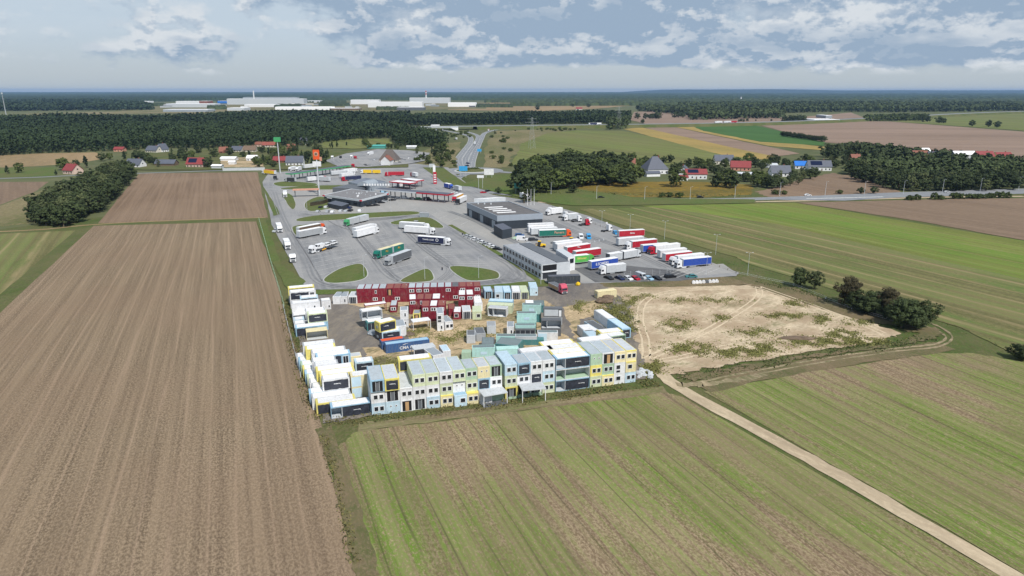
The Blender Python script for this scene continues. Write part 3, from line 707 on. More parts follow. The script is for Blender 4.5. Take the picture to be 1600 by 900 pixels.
behind(866, 0, 9.15, 2, 'yellow', 'roof_white', 'plain', 'yellow trimmed white roofed long module at the back, beside the dark yard road', w=8.8)
behind(826, 0, 6.2, 2, 'white', 'roof_white', 'plain', 'white long module with bright white roof behind the white windowed stacks', w=8.8)
behind(929, 0, 9.2, 2, 'white', 'roof_white', 'plain', 'white long module with a bright roof behind the green porthole module', w=8.8)
behind(929, 0, 9.2, 1, 'white', 'roof_white', 'plain', 'white long module under the bright roofed one behind the porthole module', w=8.8)
behind(634, 0, 9.6, 2, 'yellow', 'roof_white', 'tarp', 'bright yellow long module with dark tarpaulin front behind the two storey white stack', w=8.0)
behind(634, 0, 9.6, 1, 'white', 'roof_white', 'plain', 'white long module under the bright yellow one behind the two storey white stack', w=8.0)
behind(634, 0, 9.6, 0, 'white', 'roof_white', 'plain', 'white ground module under the bright yellow one behind the two storey stack', w=8.0)

# ---- left block: long modules lying side-on, front to back
LB = Vector(G(518, 655.6)); LE = Vector(G(575.5, 647)); lU = (LE-LB).normalized(); lV = Vector((-lU.y, lU.x)); lRZ = math.atan2(lU.y, lU.x)
def left(u, v, lv, c, roof, feat, label, w=8.7, **k):
    global sd_
    sd_ += 1
    p = LB+lU*u+lV*v
    return module(p, lRZ, w, 3.0, lv*SH, c, roof, feat, label, seed=sd_, group='long modules in the left hand block', **k)
left(0, 0, 0, 'blue', 'roof_white', 'tarpopen', 'blue ground module with open dark front at the nearest left corner of the yard')
left(-2.9, 3.05, 0, 'yellow', 'roof_white', 'tarp', 'bright yellow ground module with white roof, second from the near left corner')
left(-3.6, 6.1, 0, 'white', 'roof_white', 'plain', 'white roofed ground module in front of the white one with the wide tarpaulin')
left(-4.0, 9.15, 0, 'blue', 'roof_white', 'plain', 'blue ground module under the white one with the wide tarpaulin')
left(-.9, 9.15, 1, 'white', 'roof_white', 'tarp', 'white upper module with a wide dark tarpaulin front above the near left corner', w=6.2)
cs = ['white','yellow','white','white','white','blue','white','green','yellow','white']
lay = [(9.15,-.8,6.2,0,0),(12.2,-1.2,8.2,'yellow','white'),(15.25,-1.8,8.8,'yellow','white'),(18.3,-2.0,5.7,'white','pale_green'),(21.35,-2.3,5.7,'white','blue'),(24.4,-1.2,8.5,'blue','yellow'),(27.45,-2.1,8.6,'white','green'),(30.5,-3.4,7.6,'yellow','blue'),(33.55,-3.9,8.2,'white','white')]
for i, (v, u, ww_, top, bot) in enumerate(lay):
    if not top: continue
    ft = 'tarpdoor' if top == 'blue' else 'plain'
    left(u, v, 1, top, 'roof_white', ft, f'{word(top)} upper module with white roof, {ORD[i]} from the front in the left block', w=ww_)
    left(-2.9-.12*(v-10), v, 0, bot, 'roof_white', 'plain', f'{word(bot)} ground module under the {ORD[i]} roof of the left block', w=8.5)
left(5.6, 29, 0, 'cream', 'light_grey', 'plain', 'cream edged ground module with grey roof right of the left hand block', w=2.9+2)
left(7.6, 17.5, 1, 'light_blue', 'roof_white', 'tarp', 'pale blue module bridging from the left block towards the blue stack', w=4.5)
left(7.6, 17.5, 0, 'white', 'roof_white', 'plain', 'white ground module under the bridging pale blue one', w=4.5)
left(5.6, 9.2, 1, 'cream', 'roof_white', 'flat2', 'cream module with grey door panels standing in the gap left of the blue stack', w=5.2)
left(5.6, 9.2, 0, 'cream', 'roof_white', 'flat2', 'cream ground module in the gap left of the blue stack', w=5.2)
# middle left block
def leftb(v, u, ww_, lv, c, roof, ft, label, **k):
    return left(u, v, lv, c, roof, ft, label, w=ww_, **k)
leftb(53.0, -2.2, 6.0, 0, 'cream', 'cream', 'openend', 'low cream framed module at the front of the middle left group')
leftb(57.5, -5.0, 8.9, 0, 'blue', 'roof_white', 'tarpdoor', 'pale blue ground module with a long dark tarpaulin in the middle left group')
leftb(60.6, -1.2, 5.8, 1, 'pale_green', 'roof_white', 'tarp', 'pale green upper module with a torn tarpaulin in the middle left group')
leftb(60.6, -1.2, 5.8, 0, 'blue', 'roof_white', 'plain', 'blue ground module under the pale green one')
leftb(63.7, -1.6, 5.8, 1, 'white', 'roof_white', 'plain', 'white upper module behind the pale green one')
leftb(61.5, -5.2, 3.2, 0, 'white', 'roof_white', 'tarp', 'short white ground module left of the pale green one')
leftb(65.2, -5.2, 3.2, 0, 'light_blue', 'roof_white', 'tarp', 'short pale blue ground module behind the short white one on the left edge')
leftb(70.0, -5.3, 8.8, 0, 'white', 'roof_white', 'openend', 'white ground module with an open dark end under the blank white one')
leftb(72.9, -5.3, 8.7, 1, 'white', 'roof_white', 'small', 'blank white upper module with one small grey window in the middle left group')
leftb(72.9, -5.3, 8.7, 0, 'white', 'roof_white', 'plain', 'white ground module under the blank white one with the small window')
leftb(78.5, -2.4, 5.6, 1, 'light_blue', 'roof_white', 'tarp', 'blue edged upper module tucked between two white ones in the middle left group')
leftb(78.5, -2.4, 5.6, 0, 'white', 'roof_white', 'plain', 'white ground module under the blue edged one')
leftb(86.4, -5.4, 8.4, 1, 'white', 'roof_white', 'tarpdoor', 'white upper module with a dark opening near the back of the left edge')
leftb(86.4, -5.4, 8.4, 0, 'white', 'roof_white', 'plain', 'white ground module near the back of the left edge')
leftb(91.5, -5.7, 8.6, 1, 'yellow', 'roof_white', 'tarp', 'yellow upper module with white roof at the far back of the left edge')
leftb(91.5, -5.7, 8.6, 0, 'white', 'roof_white', 'plain', 'white ground module under the yellow one at the far back of the left edge')

def under(c, label):
    ws = label.split()[:12]
    while ws[-1] in ('a','the','of','by','with','in','on','at','and','to','two','one','front','one','its','right','left','red') and len(ws) > 4: ws.pop()
    return f'{word(c)} lower module under the '+' '.join(ws[:9])
def T(a, b, d, lv, wall, roof, feat, label, below=None, belowf='plain', h=SH, levels=None, **k):
    """module whose front top edge is seen from a to b; optional modules below it"""
    global sd_
    zt = (lv+1)*h
    A, rz, w_ = frame2(a, b, zt)
    r = None
    sd_ += 1
    r = module(A, rz, w_, d, lv*h, wall, roof, feat, label, h=h, seed=sd_, group=k.pop('group', 'cabin modules inside the yard'), **k)
    if below:
        for q in range(lv):
            sd_ += 1
            module(A, rz, w_, d, q*h, below, roof, belowf, under(below, label), h=h, seed=sd_, group='cabin modules inside the yard', **k)
    return r
# lone white cube and the white pair beside the red row
T((502,470),(516.5,468.5),3.0,0,'white','roof_white','small','lone white cabin standing between the left group and the yard road', h=3.4)
T((519.5,463.5),(531,463.5),6,0,'white','steel','plain','white single storey module, leftmost by the red row')
T((531.2,463.5),(542.8,463),6,0,'white','steel','slit','white single storey module with a slit window near the red row')
T((544,463),(557.5,462.8),6,0,'white','light_grey','shopfront','white module with a dark glazed front touching the red row')
# red row, two storeys, 17 bays of 20 ft modules
rH = 2.6
rA, rRZ, rW = frame2((558,474.5),(751.5,469.5))
rU = Vector((math.cos(rRZ), math.sin(rRZ))); rV = Vector((-rU.y, rU.x)); bw = rW/17
ups = {2:'slit', 4:'doorw', 7:'rww', 8:'rww', 9:'rww', 12:'rww', 14:'rww', 16:'rww'}; lows = {2:'rww', 3:'slit', 5:'rww', 11:'rr', 13:'rww', 16:'rww', 10:'slit'}
rust = {4,5,6,14,15,16}
for i in range(17):
    for lv in (0, 1):
        ft = (ups if lv else lows).get(i, 'plain')
        p = Vector(rA)+rU*bw*i; sd_ += 1
        module(p, rRZ, bw-.02, 6.0, lv*rH, 'red', ('rust' if i in rust else 'dark_grey' if i == 13 else 'roof_grey') if lv else 'roof_grey', ft,
          f'red module, {DESC[ft]}, {"upper" if lv else "lower"} storey, {ORD[i]} bay of the red row', h=rH, seed=sd_, group='modules of the long red row')
def RT(a, b, d, lv, roof, feat, label, below=None):
    T(a, b, d, lv, 'red', roof, feat, label, below=below, belowf='plain', h=rH, group='red modules in front of the red row')
RT((639,468),(650.5,467.5),6,1,'roof_white','rww','dark red upper module with white roof, left of the stepped red group', 'red')
RT((651,467.5),(662,467.2),6,1,'rust','slit','dark red upper module with rusty roof beside the white roofed one', 'red')
RT((662.3,467.2),(674,467),6,1,'rust','plain','dark red upper module with rusty roof in the middle of the stepped group', 'red')
RT((675,466.8),(688,466.5),6,1,'roof_white','plain','dark red upper module under a bulging white roof sheet', 'red')
RT((658.5,478.5),(670.8,478.2),6,1,'rust','rww','dark red front module with rusty roof, left of three', 'red')
RT((671,478),(683,477.8),6,1,'roof_white','rww','dark red front module with a clean white roof, middle of three', 'red')
RT((683.5,477.5),(695.8,477.3),6,1,'rust','rww','dark red front module with rusty roof, right of three', 'red')
RT((716,461),(727.5,460.8),6,1,'roof_white','rww','dark red module with white roof, left of the pair at the right end of the red row', 'red')
RT((728.5,460.5),(740,460.2),6,1,'roof_white','rww','dark red module with white roof, right of the pair at the right end of the red row', 'red')
RT((708,488),(720.5,487.8),6,0,'roof_white','w1','small dark red cabin with white roof standing alone by the sandy court')
RT((701,483),(712,482.5),6,0,'rust','plain','low rusty topped red cabin behind the small lone red cabin')
RT((609,477.5),(619.8,477.2),6,0,'roof_grey','rww','dark red cabin with a framed window at the end of the red veranda')
# red veranda
def canopy(a, b, d, h, roofc, postc, label, name='veranda', nposts=2, th=.25, backwall=None, cat='canopy', fascia=None, z=None, floor=None, rz=None):
    A, rz_, w_ = frame2(a, b, h)
    root = empty(name, (A[0], A[1], 0), rz_, label, cat)
    q = MB(); q.box(0, 0, h-th, w_, d, h-.03, P(fascia or roofc)); q.box(.12, .12, h-.03, w_-.12, d-.12, h, P(roofc, dirt=.3)); q.build('roof', root)
    for yy in (.1, d-.25):
        for k in range(nposts):
            x = .05+(w_-.25)*k/(nposts-1); q = MB(); q.box(x, yy, 0, x+.15, yy+.15, h-th, P(postc)); q.build('post', root)
    if backwall:
        q = MB(); q.box(.2, d-.4, .1, w_-.2, d-.3, h-th-.05, P(backwall)); q.build('back_wall', root)
    if floor:
        q = MB(); q.box(0, 0, 0, w_, d, .15, P(floor)); q.build('floor', root)
    return root
canopy((570.5,477.5),(604,473.5),2.4,2.8,'roof_white','red','white topped red veranda linking to the red cabin in front of the long red row', fascia='red', backwall=None)
# court things
T((565,487),(597,482.5),3,1,'white','roof_white','open','white upper module with open front standing on the dark green one', h=2.9)
T((573,504),(600,500.5),3,0,'teal','roof_white','shopfront','dark green ground module under the white open one', h=2.9)
T((592.5,505),(618.5,499),3,1,'yellow','roof_white','tarp','bright yellow upper module with a dark tarpaulin in the middle of the yard', h=2.9, below='dark')
T((596.5,519.5),(626,515),3,0,'light_blue','roof_white','tarp','light blue ground module with dark tarpaulin below the bright yellow one', h=2.9)
T((618,510),(634.5,508.5),6,0,'white','steel','plain','white ground cabin with grey roof right of the yellow module', h=3.4)
T((624.8,485),(637.5,484.5),4,1,'white','steel','slit','white upper cabin of the slim tower by the red veranda', below='white', belowf='slit')
T((645,490),(656.5,489.8),4,0,'yellow','steel','doorw','small yellow kiosk in front of the stepped red group', h=3)
T((645,503),(673,499.5),3,0,'white','white','frameonly','bare white frame module open on all sides on the sandy court', h=3.1)
T((682.5,490),(693.5,489.5),6,1,'white','steel','wt','white upper cabin of the tower on the sandy court', below='white', belowf='slit', h=2.9)
T((695.5,503),(707.8,501.5),6,0,'white','steel','ww','white ground cabin with two windows right of the white tower', h=2.9)
T((722.5,486),(736,485.5),6,0,'white','light_grey','shopfront','white cabin with a broken roof light and dark glazed front on the court', h=2.9)
T((738,486.8),(752.5,486.5),6,0,'pale_green','pale_green','w1r','pale green cabin with one square window on the court', h=2.9)
T((741,473.5),(754,473),8,0,'white','roof_white','plain','white cabin with a black edged white roof behind the pale green one', h=3)
for i, (a, b, c, rf, ft, dsc) in enumerate([((757,455),(769.5,454.5),'blue','light_blue','door','separate blue cabin with a dark doorway left of the pale row'),
     ((773,456.5),(786,456.3),'light_blue','light_blue','wt','very pale blue cabin with a small window in the pale row'),
     ((787,456.3),(799,456),'blue','light_blue','door','bright blue cabin with glazed front in the pale row'),
     ((800,456),(813.5,455.8),'white','roof_white','shopfront','white cabin with dark glazed front in the pale row'),
     ((814,455.8),(826,455.5),'pale_green','pale_green','shopfront','grey green cabin with dark glazed front in the pale row'),
     ((828,450),(840.5,449.8),'light_blue','light_blue','small','light blue tall cabin at the right end of the pale row')]):
    T(a, b, 8 if i else 6, 0, c, rf, ft, dsc, h=3.0, group='pale cabins in a row at the back of the yard')
T((763,470),(801,471.5),3,0,'blue','light_blue','plain','light blue long module behind the broken white one', h=3)
T((761,475.5),(800,477.5),3,0,'pale_green','pale_green','plain','pale green long module against the broken white one', h=3)
T((762,480.5),(791,482.5),3,0,'white','light_grey','open','broken white module with missing front and a collapsed panel', h=3)
# container stack on the right of the court (mint and grey ones, ribbed roofs)
T((821,477),(835,477),6,0,'white','roof_white','plain','white roofed container behind the mint stack', h=2.6, cat='container')
T((834,477.5),(851,477.5),6,0,'teal','ribbed','plain','teal container with a dark ribbed roof behind the mint stack', h=2.6, cat='container', rib=True)
T((816,476.5),(845.5,477),2.45,1,'mint','ribbed','blind','mint upper container with a blue window board, rear one of the mint stack', below='teal', h=2.9, cat='container')
T((807.5,490),(838.5,490),2.45,1,'mint','ribbed','blind','mint upper container with a blue window board, front one of the mint stack', below='teal', h=2.9, cat='container')
T((805,509),(837,509),2.45,0,'mint','ribbed','plain','mint container with grey ribbed roof at the foot of the mint stack', h=3.4, cat='container')
T((805,514.5),(836.5,514.5),2.45,0,'dark_grey','ribbed','shopfront','grey container with a dark glazed side at the foot of the mint stack', h=2.7, cat='container')
T((805,526),(839,526),2.45,0,'light_grey','ribbed','plain','light grey container with ribbed roof in front of the mint stack', h=2.7, cat='container')
T((849,482),(879,482.5),2.45,1,'dark_grey','dark_grey','drape','dark grey upper container with a pale curtain front beside the yard road', below='grey', h=2.7, cat='container')
T((846,500.5),(877,500.5),2.45,1,'dark_grey','dark_grey','open','brown grey upper container with an open front beside the yard road', below='dark_grey', h=2.6, cat='container')
T((840,519.8),(872,519.8),2.45,0,'white','ribbed','flat2','white container with blue and white blank panels beside the yard road', h=2.9, cat='container')
T((761,509.3),(775,509),4.5,0,'light_grey','grey','doors2','small light grey container with teal sides and end doors on the court', h=2.7, cat='container')
T((729,523.8),(743,523.5),4.5,0,'light_grey','dark_grey','doors2','light grey container with end doors in the middle of the sand', h=2.7, cat='container')
T((744,521.5),(759,520.5),5.5,0,'grey','dark_grey','plain','grey container with dark roof next to the pale one with end doors', h=2.6, cat='container')
T((792,510.5),(803.5,510.5),5,0,'white','steel','slit','small white cabin with steel roof left of the mint stack', h=3, cat='cabin')
T((775,525.5),(806,526),2.45,0,'mint','ribbed','plain','mint container with ribbed roof behind the dark ribbed pair', h=2.6, cat='container')
T((752,538),(772,538),5.8,0,'dark_grey','ribbed','plain','dark container with ribbed roof, left of the ribbed pair', h=2.6, cat='container', rib=True)
T((773,537),(809,541),5.8,0,'teal','ribbed','plain','teal container with a wide dark ribbed roof behind the front row', h=2.6, cat='container', rib=True)
T((737.5,543.8),(774,543),2.45,0,'mint','ribbed','blind','bright mint container with a blue window board just behind the front row', h=2.9, cat='container')
T((776,546),(811,544.5),2.45,0,'mint','mint','plain','pale mint container just behind the porthole stack of the front row', h=2.9, cat='container')
T((721,551),(736,551),2.45,0,'green','green','plain','small green box container behind the front row', h=2.2, cat='container')
T((808,531),(850,531),2.45,0,'teal','teal','plain','dark teal container in the shade behind the yellow edged roof', h=1.8, cat='container')
# blue 40 ft shipping container with white lettering
r = T((602.5,539),(671,530.3),2.44,0,'deep_blue','blue','plain','long blue shipping container with white lettering on the court', h=2.75, cat='container', rib=True, group='shipping containers')
r.name = 'shipping_container'
lettering('CMA CGM', 1.2, wf(), r, (6.6, -.06, 1.25), (R(90), 0, 0))
q = MB(); q.side([(4.6,2.1),(5.4,2.4),(6.6,2.5),(5.6,2.3),(5.0,2.1)], -.05, -.03, wf()); q.side([(5.9,.35),(6.9,.45),(8.1,.7),(7.0,.3)], -.05, -.03, wf()); q.build('emblem', r)
r = T((596,534),(632,528.5),2.44,0,'deep_blue','orange','plain','blue container with an orange top behind the lettered blue one', h=2.6, cat='container', rib=True, group='shipping containers'); r.name = 'shipping_container'
canopy((646.5,546),(681,541),3.2,2.9,'light_grey','white','white roofed shelter with a dark tarpaulin wall right of the blue container', name='shelter', backwall=None)
T((649,548.2),(675,545.2),2.6,0,'dark','dark','tarp','dark tarpaulin covered box under the white shelter roof', h=2.6, cat='module')
T((676.5,556),(693,552.5),6,0,'white','steel','plain','white cabin with grey roof right of the shelter', h=2.8)
T((692,549),(704.5,547.5),5,0,'white','light_blue','plain','white cabin with pale blue roof behind the front row', h=2.8)
# right hand group by the sand lot
def RG(a, b, d, lv, c, rf, ft, lab, **k): return T(a, b, d, lv, c, rf, ft, lab, group='modules beside the sand lot', **k)
def axis_mod(fr_, br_, w, lv, c, rf, ft, lab, t0=0., t1=1., h=SH, off=0):
    """module whose right hand long edge runs from fr_ (near) to br_ (far) at roof height"""
    global sd_
    zt = (lv+1)*h; a = Vector(G(*fr_, zt)); b_ = Vector(G(*br_, zt)); d = (b_-a); L0 = d.length; d.normalize(); u = Vector((d.y, -d.x)); sd_ += 1
    p = a+d*L0*t0-u*(w+off)
    return module(p, math.atan2(u.y, u.x), w, L0*(t1-t0)-.03, lv*h, c, rf, ft, lab, h=h, seed=sd_, group='modules beside the sand lot')
for lv_ in (1, 0):
    axis_mod((986,512.5),(941,482.5),2.8,lv_,'blue' if lv_ else 'deep_blue','light_blue','tarp' if lv_ else 'openend',['blue lower module carrying the bridging blue one by the sand lot','blue long upper module with a dark end in line with the white one'][lv_],0,.5)
    axis_mod((986,512.5),(941,482.5),2.8,lv_,'white','roof_white','plain',['white lower module beneath the bridging white one beside the sand lot','white long upper module at the far end of the row beside the sand lot'][lv_],.5,1)
axis_mod((950,514),(926,500),3.0,0,'light_blue','dark_grey','plain','low module with a dark roof left of the bridging white one',h=2.9)
RG((914,518),(938,515.5),6,0,'white','roof_white','openend','white roofed open module behind the right part of the front row')
RG((922,527),(938,525.5),6,0,'light_blue','light_blue','openend','light blue framed open module behind the right part of the front row')
RG((938,520.5),(973.5,516.8),3,1,'yellow','roof_white','openend','yellow edged upper module with white roof beside the sand lot', below='white')
RG((942,527.5),(978,522.5),3,1,'green','roof_white','openend','pale green edged upper module with white roof behind the cream corner stack', below='green')
RG((934,456),(964,452.8),2.6,0,'cream','cream','plain','cream yellow container standing alone by the heap of earth', h=2.8, cat='container')
# carports in front of the front row
canopy((755.5,619),(793.5,612.5),4.2,3.0,'light_grey','white','grey roofed shelter with glass back wall in front of the front row', name='shelter', floor='dark_grey', backwall='steel')
canopy((816,610),(853.5,606.5),4.6,3.2,'light_grey','white','white posted shelter with an empty floor before the white windowed stacks', name='shelter')
# stack of green beams between them
bs = empty('beam_stack', (*G(795, 624), 0), fRZ, 'stack of green steel beams lying between the two shelters', 'beams')
for k in range(6):
    q = MB(); q.box(0, .3*k, .0+.18*(k % 2), 8.4, .3*k+.2, .25+.18*(k % 2), P('green', dirt=.3)); q.build('beam', bs)
# white bales and rubble right of the front row
def lump(name, px, s, m, label, cat, group=None, seed=0, n=3, flat=.6, z=0, parent=None):
    x, y = G(*px); rr = random.Random(seed); b = MB(); 
    for k in range(n):
        c = Vector((rr.uniform(-1, 1)*s*.5*(n > 1), rr.uniform(-1, 1)*s*.5*(n > 1), s*flat*.4)); r0 = s*rr.uniform(.45, .7)
        V = []; F = []
        for i in range(5):
            ph = math.pi*i/4-math.pi/2
            for j in range(8):
                a = 2*math.pi*j/8; q = r0*rr.uniform(.8, 1.15)
                V.append((c.x+q*math.cos(ph)*math.cos(a), c.y+q*math.cos(ph)*math.sin(a), max(-.02, c.z+q*flat*math.sin(ph))))
        for i in range(4):
            for j in range(8): F.append((8*i+j, 8*i+(j+1) % 8, 8*i+8+(j+1) % 8, 8*i+8+j))
        b.poly(V, F, m)
    o = b.build(name); o.location = (x, y, z); return tag(o, label, cat, group)
for i, (p, s) in enumerate([((1000,584),1.5),((1006,588),1.6),((1013,586),1.4),((1004,579),1.3),((1017,590),1.2),((999,590),1.0),((1010,581),1.0)]):
    lump('rubble_bag', p, s, P('light_grey', dirt=.5), 'grey white bulging sack in the rubble pile at the right end of the front row', 'sack', 'sacks at the right end of the front row', i)
for i in range(8):
    x, y = G(1084+i*5.2, 444.5-.3*i)
    b = MB(); b.cyl(0, 0, .65, .62, .62, 1.2, P('roof_white', dirt=.3) if i != 4 else P('dark_grey'), 12, 'y'); o = b.build('bale')
    o.location = (x, y, 0); o.rotation_euler = (0, 0, R(-8+3*(i % 3)))
    tag(o, 'pale wrapped round bale in the line at the edge of the sand lot' if i != 4 else 'dark round bale among the pale ones at the edge of the sand lot', 'bale', 'round bales in a line')
lump('soil_heap', (948,470), 5, mat('soil', (.16,.115,.08), var=.3, rough=1), 'dark brown heap of earth in front of the cream container', 'heap', seed=4, n=4, flat=.35)
lump('soil_heap', (1245,530), 5, mat('soil', (.16,.115,.08), var=.3, rough=1), 'low brown bank of earth crossing the sand lot', 'heap', seed=9, n=1, flat=.2).scale = (2.2, .8, 1)
lump('yellow_tank', (903,446.5), 2.2, P('bright_yellow'), 'round yellow tank lying beside the dark container', 'tank', seed=2, n=1, flat=.8)
lump('debris_heap', (783,494), 1.4, P('white', dirt=.4), 'torn white panel fallen in front of the broken module', 'debris', seed=8, n=3, flat=.3)
lump('debris_heap', (586,522), 2.4, P('steel', dirt=.4), 'grey scrap pile beside the yard road', 'scrap', seed=12, n=4, flat=.5)
lump('debris_heap', (641,524), 2.2, P('brown', dirt=.4), 'brown scrap pile behind the blue container', 'scrap', seed=13, n=4, flat=.4)
# ------------------------------------------------------------------ vehicles
def wheel(root, x, y, r=.5, wdt=.3):
    b = MB(); b.cyl(x, y-wdt/2, r, r, r, wdt, rubber(), 12, 'y'); wo = b.build('wheel', root)
    return wo
def cab(root, c, x0=0, hgt=3.7, L_=2.25, wd=2.5, roofc=None):
    """cab-over cab, front at x=x0, going back to x0+L_"""
    m = P(c, rough=.35)
    b = MB(); b.side([(x0+.05,.75),(x0,1.7),(x0+.18,2.75),(x0+.75,hgt-.05),(x0+1.1,hgt),(x0+L_,hgt),(x0+L_,.9),(x0+L_-.1,.75)], .05, wd-.05, m)
    co = b.build('cab', root)
    b = MB(); b.side([(x0-.02,1.72),(x0+.16,2.6),(x0+.22,2.6),(x0+.06,1.72)], .2, wd-.2, glass()); b.build('windscreen', co)
    for y0, y1 in ((.02,.045), (wd-.045, wd-.02)):
        b = MB(); b.side([(x0+.3,1.75),(x0+.42,2.45),(x0+1.2,2.45),(x0+1.2,1.75)], y0, y1, glass()); b.build('side_window', co)
    b = MB(); b.box(x0-.03, .3, .5, x0+.3, wd-.3, 1.2, P('dark_grey')); b.box(x0-.02, .55, 1.25, x0+.03, wd-.55, 1.5, P('dark_grey')); b.build('bumper', co)
    for y in (-.18, wd+.02):
        b = MB(); b.box(x0+.3, y, 1.9, x0+.45, y+.16, 2.5, P('black')); b.build('mirror', co)
    for y in (.15, wd-.5):
        b = MB(); b.box(x0-.05, y, .8, x0-.02, y+.35, 1.05, P('roof_white')); b.build('headlight', co)
    return co
def box_body(root, x0, x1, c, roofc='roof_white', wd=2.55, z0=1.1, z1=4.0, rearc='light_grey', name='trailer_body', text=None, tc='white', tsz=1.1, tx=None, lower=None, emblem=False):
    b = MB(); e = .02
    b.box(x0+.08, e, z0, x1-.08, wd-e, z1-.12, P(c, rough=.5, dirt=.12))
    b.box(x0, 0, z0-.02, x0+.08, wd, z1, P('light_grey')); 
    b.box(x0+.08, 0, z1-.12, x1-.08, wd, z1, P('light_grey' if roofc != 'roof_white' else 'white')); b.box(x0+.08, -.01, z0-.12, x1-.08, wd+.01, z0, P('grey'))
    bo = b.build(name, root)
    r = MB(); r.box(x0+.1, .1, z1, x1-.1, wd-.1, z1+.03, P(roofc, dirt=.12)); r.build('roof', bo)
    d = MB(); d.box(x1-.08, 0, z0-.02, x1, wd/2-.02, z1, P(rearc)); d.build('rear_door', bo)
    d = MB(); d.box(x1-.08, wd/2+.02, z0-.02, x1, wd, z1, P(rearc)); d.build('rear_door', bo)
    if lower:
        d = MB(); d.box(x0+.1, -.015, z0+.1, x1-.1, .0, z0+.45, P(lower)); d.build('side_board', bo)
    return bo
def chassis(root, x0, x1, wd=2.5):
    b = MB(); b.box(x0, .8, .75, x1, wd-.8, 1.0, P('black')); b.box(x0+ (x1-x0)*.35, .12, .5, x0+(x1-x0)*.55, .7, 1.0, P('grey')); b.build('chassis', root)
VEH_G = {}
def truck(a, b_, kind, label, cabc='white', bodyc='white', roofc='roof_white', rearc='light_grey', text=None, tc='white', tx=None, tsz=1.1, emblem=False, group=None, swap=False, top=4.0):
    """a = front end, b_ = rear end of the side facing the camera (on the ground)"""
    A = Vector(G(*a)); B = Vector(G(*b_)); d = (B-A).normalized(); 
    Ln = dict(semi=16.4, trailer=13.6, drawbar=18.2, rigid=9.5, tractor=6.2, short=11.2, carrier=17, van=5.6, bare=13.6)[kind]
    mid = (A+B)/2
    if abs((B-A).length-Ln) > .3*Ln: A0 = A
    else: A0 = mid-d*Ln/2
    # local +x from front to rear; the camera side must be y=0 with +y away from the camera
    cross = d.x*(-mid.y)-d.y*(-mid.x)      # >0: camera lies to the left of d
    rz = math.atan2(d.y, d.x)
    names = dict(semi='semi_truck', trailer='semi_trailer', drawbar='truck_with_trailer', rigid='box_truck', tractor='tractor_unit', short='box_truck', carrier='car_transporter', van='van', bare='semi_trailer')
    cats = dict(semi='lorry', trailer='trailer', drawbar='lorry', rigid='lorry', tractor='tractor unit', short='lorry', carrier='car transporter', van='van', bare='trailer')
    root = empty(names[kind], (A0.x, A0.y, 0), rz, label, cats[kind], group)
    far = cross > 0
    if far:   # camera on the left side of the travel frame: shift so that the body lies away from the camera
        nl = Vector((-d.y, d.x)); q = A0-nl*2.5; root.location = (q.x, q.y, 0)
    ty = 2.5+.06 if far else -.06
    def put_text(parent, xc, z):
        if text: lettering(text, tsz, P(tc), parent, (xc, ty, z), (R(90), 0, 0 if not far else R(180)), 'lettering')
    if kind in ('semi', 'carrier'):
        cab(root, cabc); chassis(root, .6, 16 if kind == 'semi' else 6)
        b = MB(); b.box(2.4, .12, .45, 4.6, .6, .95, P(cabc)); b.box(2.4, 1.9, .45, 4.6, 2.38, .95, P(cabc)); b.build('side_skirt', root)
        for x in (1.35, 4.9): 
            for y in (.2, 2.3): wheel(root, x, y)
    if kind == 'semi':
        bo = box_body(root, 2.75, 16.35, bodyc, roofc, rearc=rearc)
        for x in (11.6, 12.9, 14.2):
            for y in (.2, 2.3): wheel(root, x, y)
        put_text(bo, tx or 9, 2.6)
        if emblem:
            q = MB(); yy = ty
            q.cyl(tx+4.6 if not far else tx-4.6, yy-.02, 2.7, .75, .75, .03, P(tc), 16, 'y'); q.cyl(tx+4.6 if not far else tx-4.6, yy-.04, 2.7, .5, .5, .07, P(bodyc), 16, 'y'); q.build('emblem', bo)
    elif kind in ('trailer', 'bare'):
        chassis(root, 1, 13)
        bo = box_body(root, 0, 13.6, bodyc, roofc, rearc=rearc)
        for x in (8.9, 10.2, 11.5):
            for y in (.2, 2.3): wheel(root, x, y)
        b = MB(); b.box(2.3, .4, .05, 2.5, .6, 1.0, P('grey')); b.box(2.3, 1.9, .05, 2.5, 2.1, 1.0, P('grey')); b.build('landing_leg', root)
        put_text(bo, tx or 7, 2.6)
        if emblem:
            q = MB(); q.side([(tx+1.0-2.6,2.6),(tx+.2,3.55),(tx+1.3,3.5),(tx-.2,3.1)], ty-.03, ty+.01, P(tc)); q.build('emblem', bo)
    elif kind == 'drawbar':
        cab(root, cabc); chassis(root, .6, 10)
        b1 = box_body(root, 2.5, 10.2, bodyc, roofc, rearc=rearc, name='load_body'); b2 = box_body(root, 10.9, 18.2, bodyc, roofc, rearc=rearc)
        for x in (1.35, 6.6, 7.9, 13.6, 15.0):
            for y in (.2, 2.3): wheel(root, x, y)
        if text:
            put_text(b1, 6.3, 2.7); put_text(b2, 14.5, 2.7)
    elif kind in ('rigid', 'short'):
        Ls = 9.5 if kind == 'rigid' else 11.2
        cab(root, cabc); chassis(root, .6, Ls-.4); bo = box_body(root, 2.5, Ls, bodyc, roofc, rearc=rearc, name='load_body', z1=top)
        for x in (1.35, Ls-3, Ls-1.8):
            for y in (.2, 2.3): wheel(root, x, y)
        put_text(bo, 6, 2.7)
    elif kind == 'tractor':
        cab(root, cabc); chassis(root, .6, 6.1)
        b = MB(); b.box(2.4, .12, .45, 4.3, .6, .95, P(cabc)); b.build('side_skirt', root)
        b = MB(); b.cyl(4.8, 1.25, 1.0, .6, .6, .15, P('dark_grey'), 10); b.build('fifth_wheel', root)
        for x in (1.35, 4.9):
            for y in (.2, 2.3): wheel(root, x, y)
    elif kind == 'carrier':
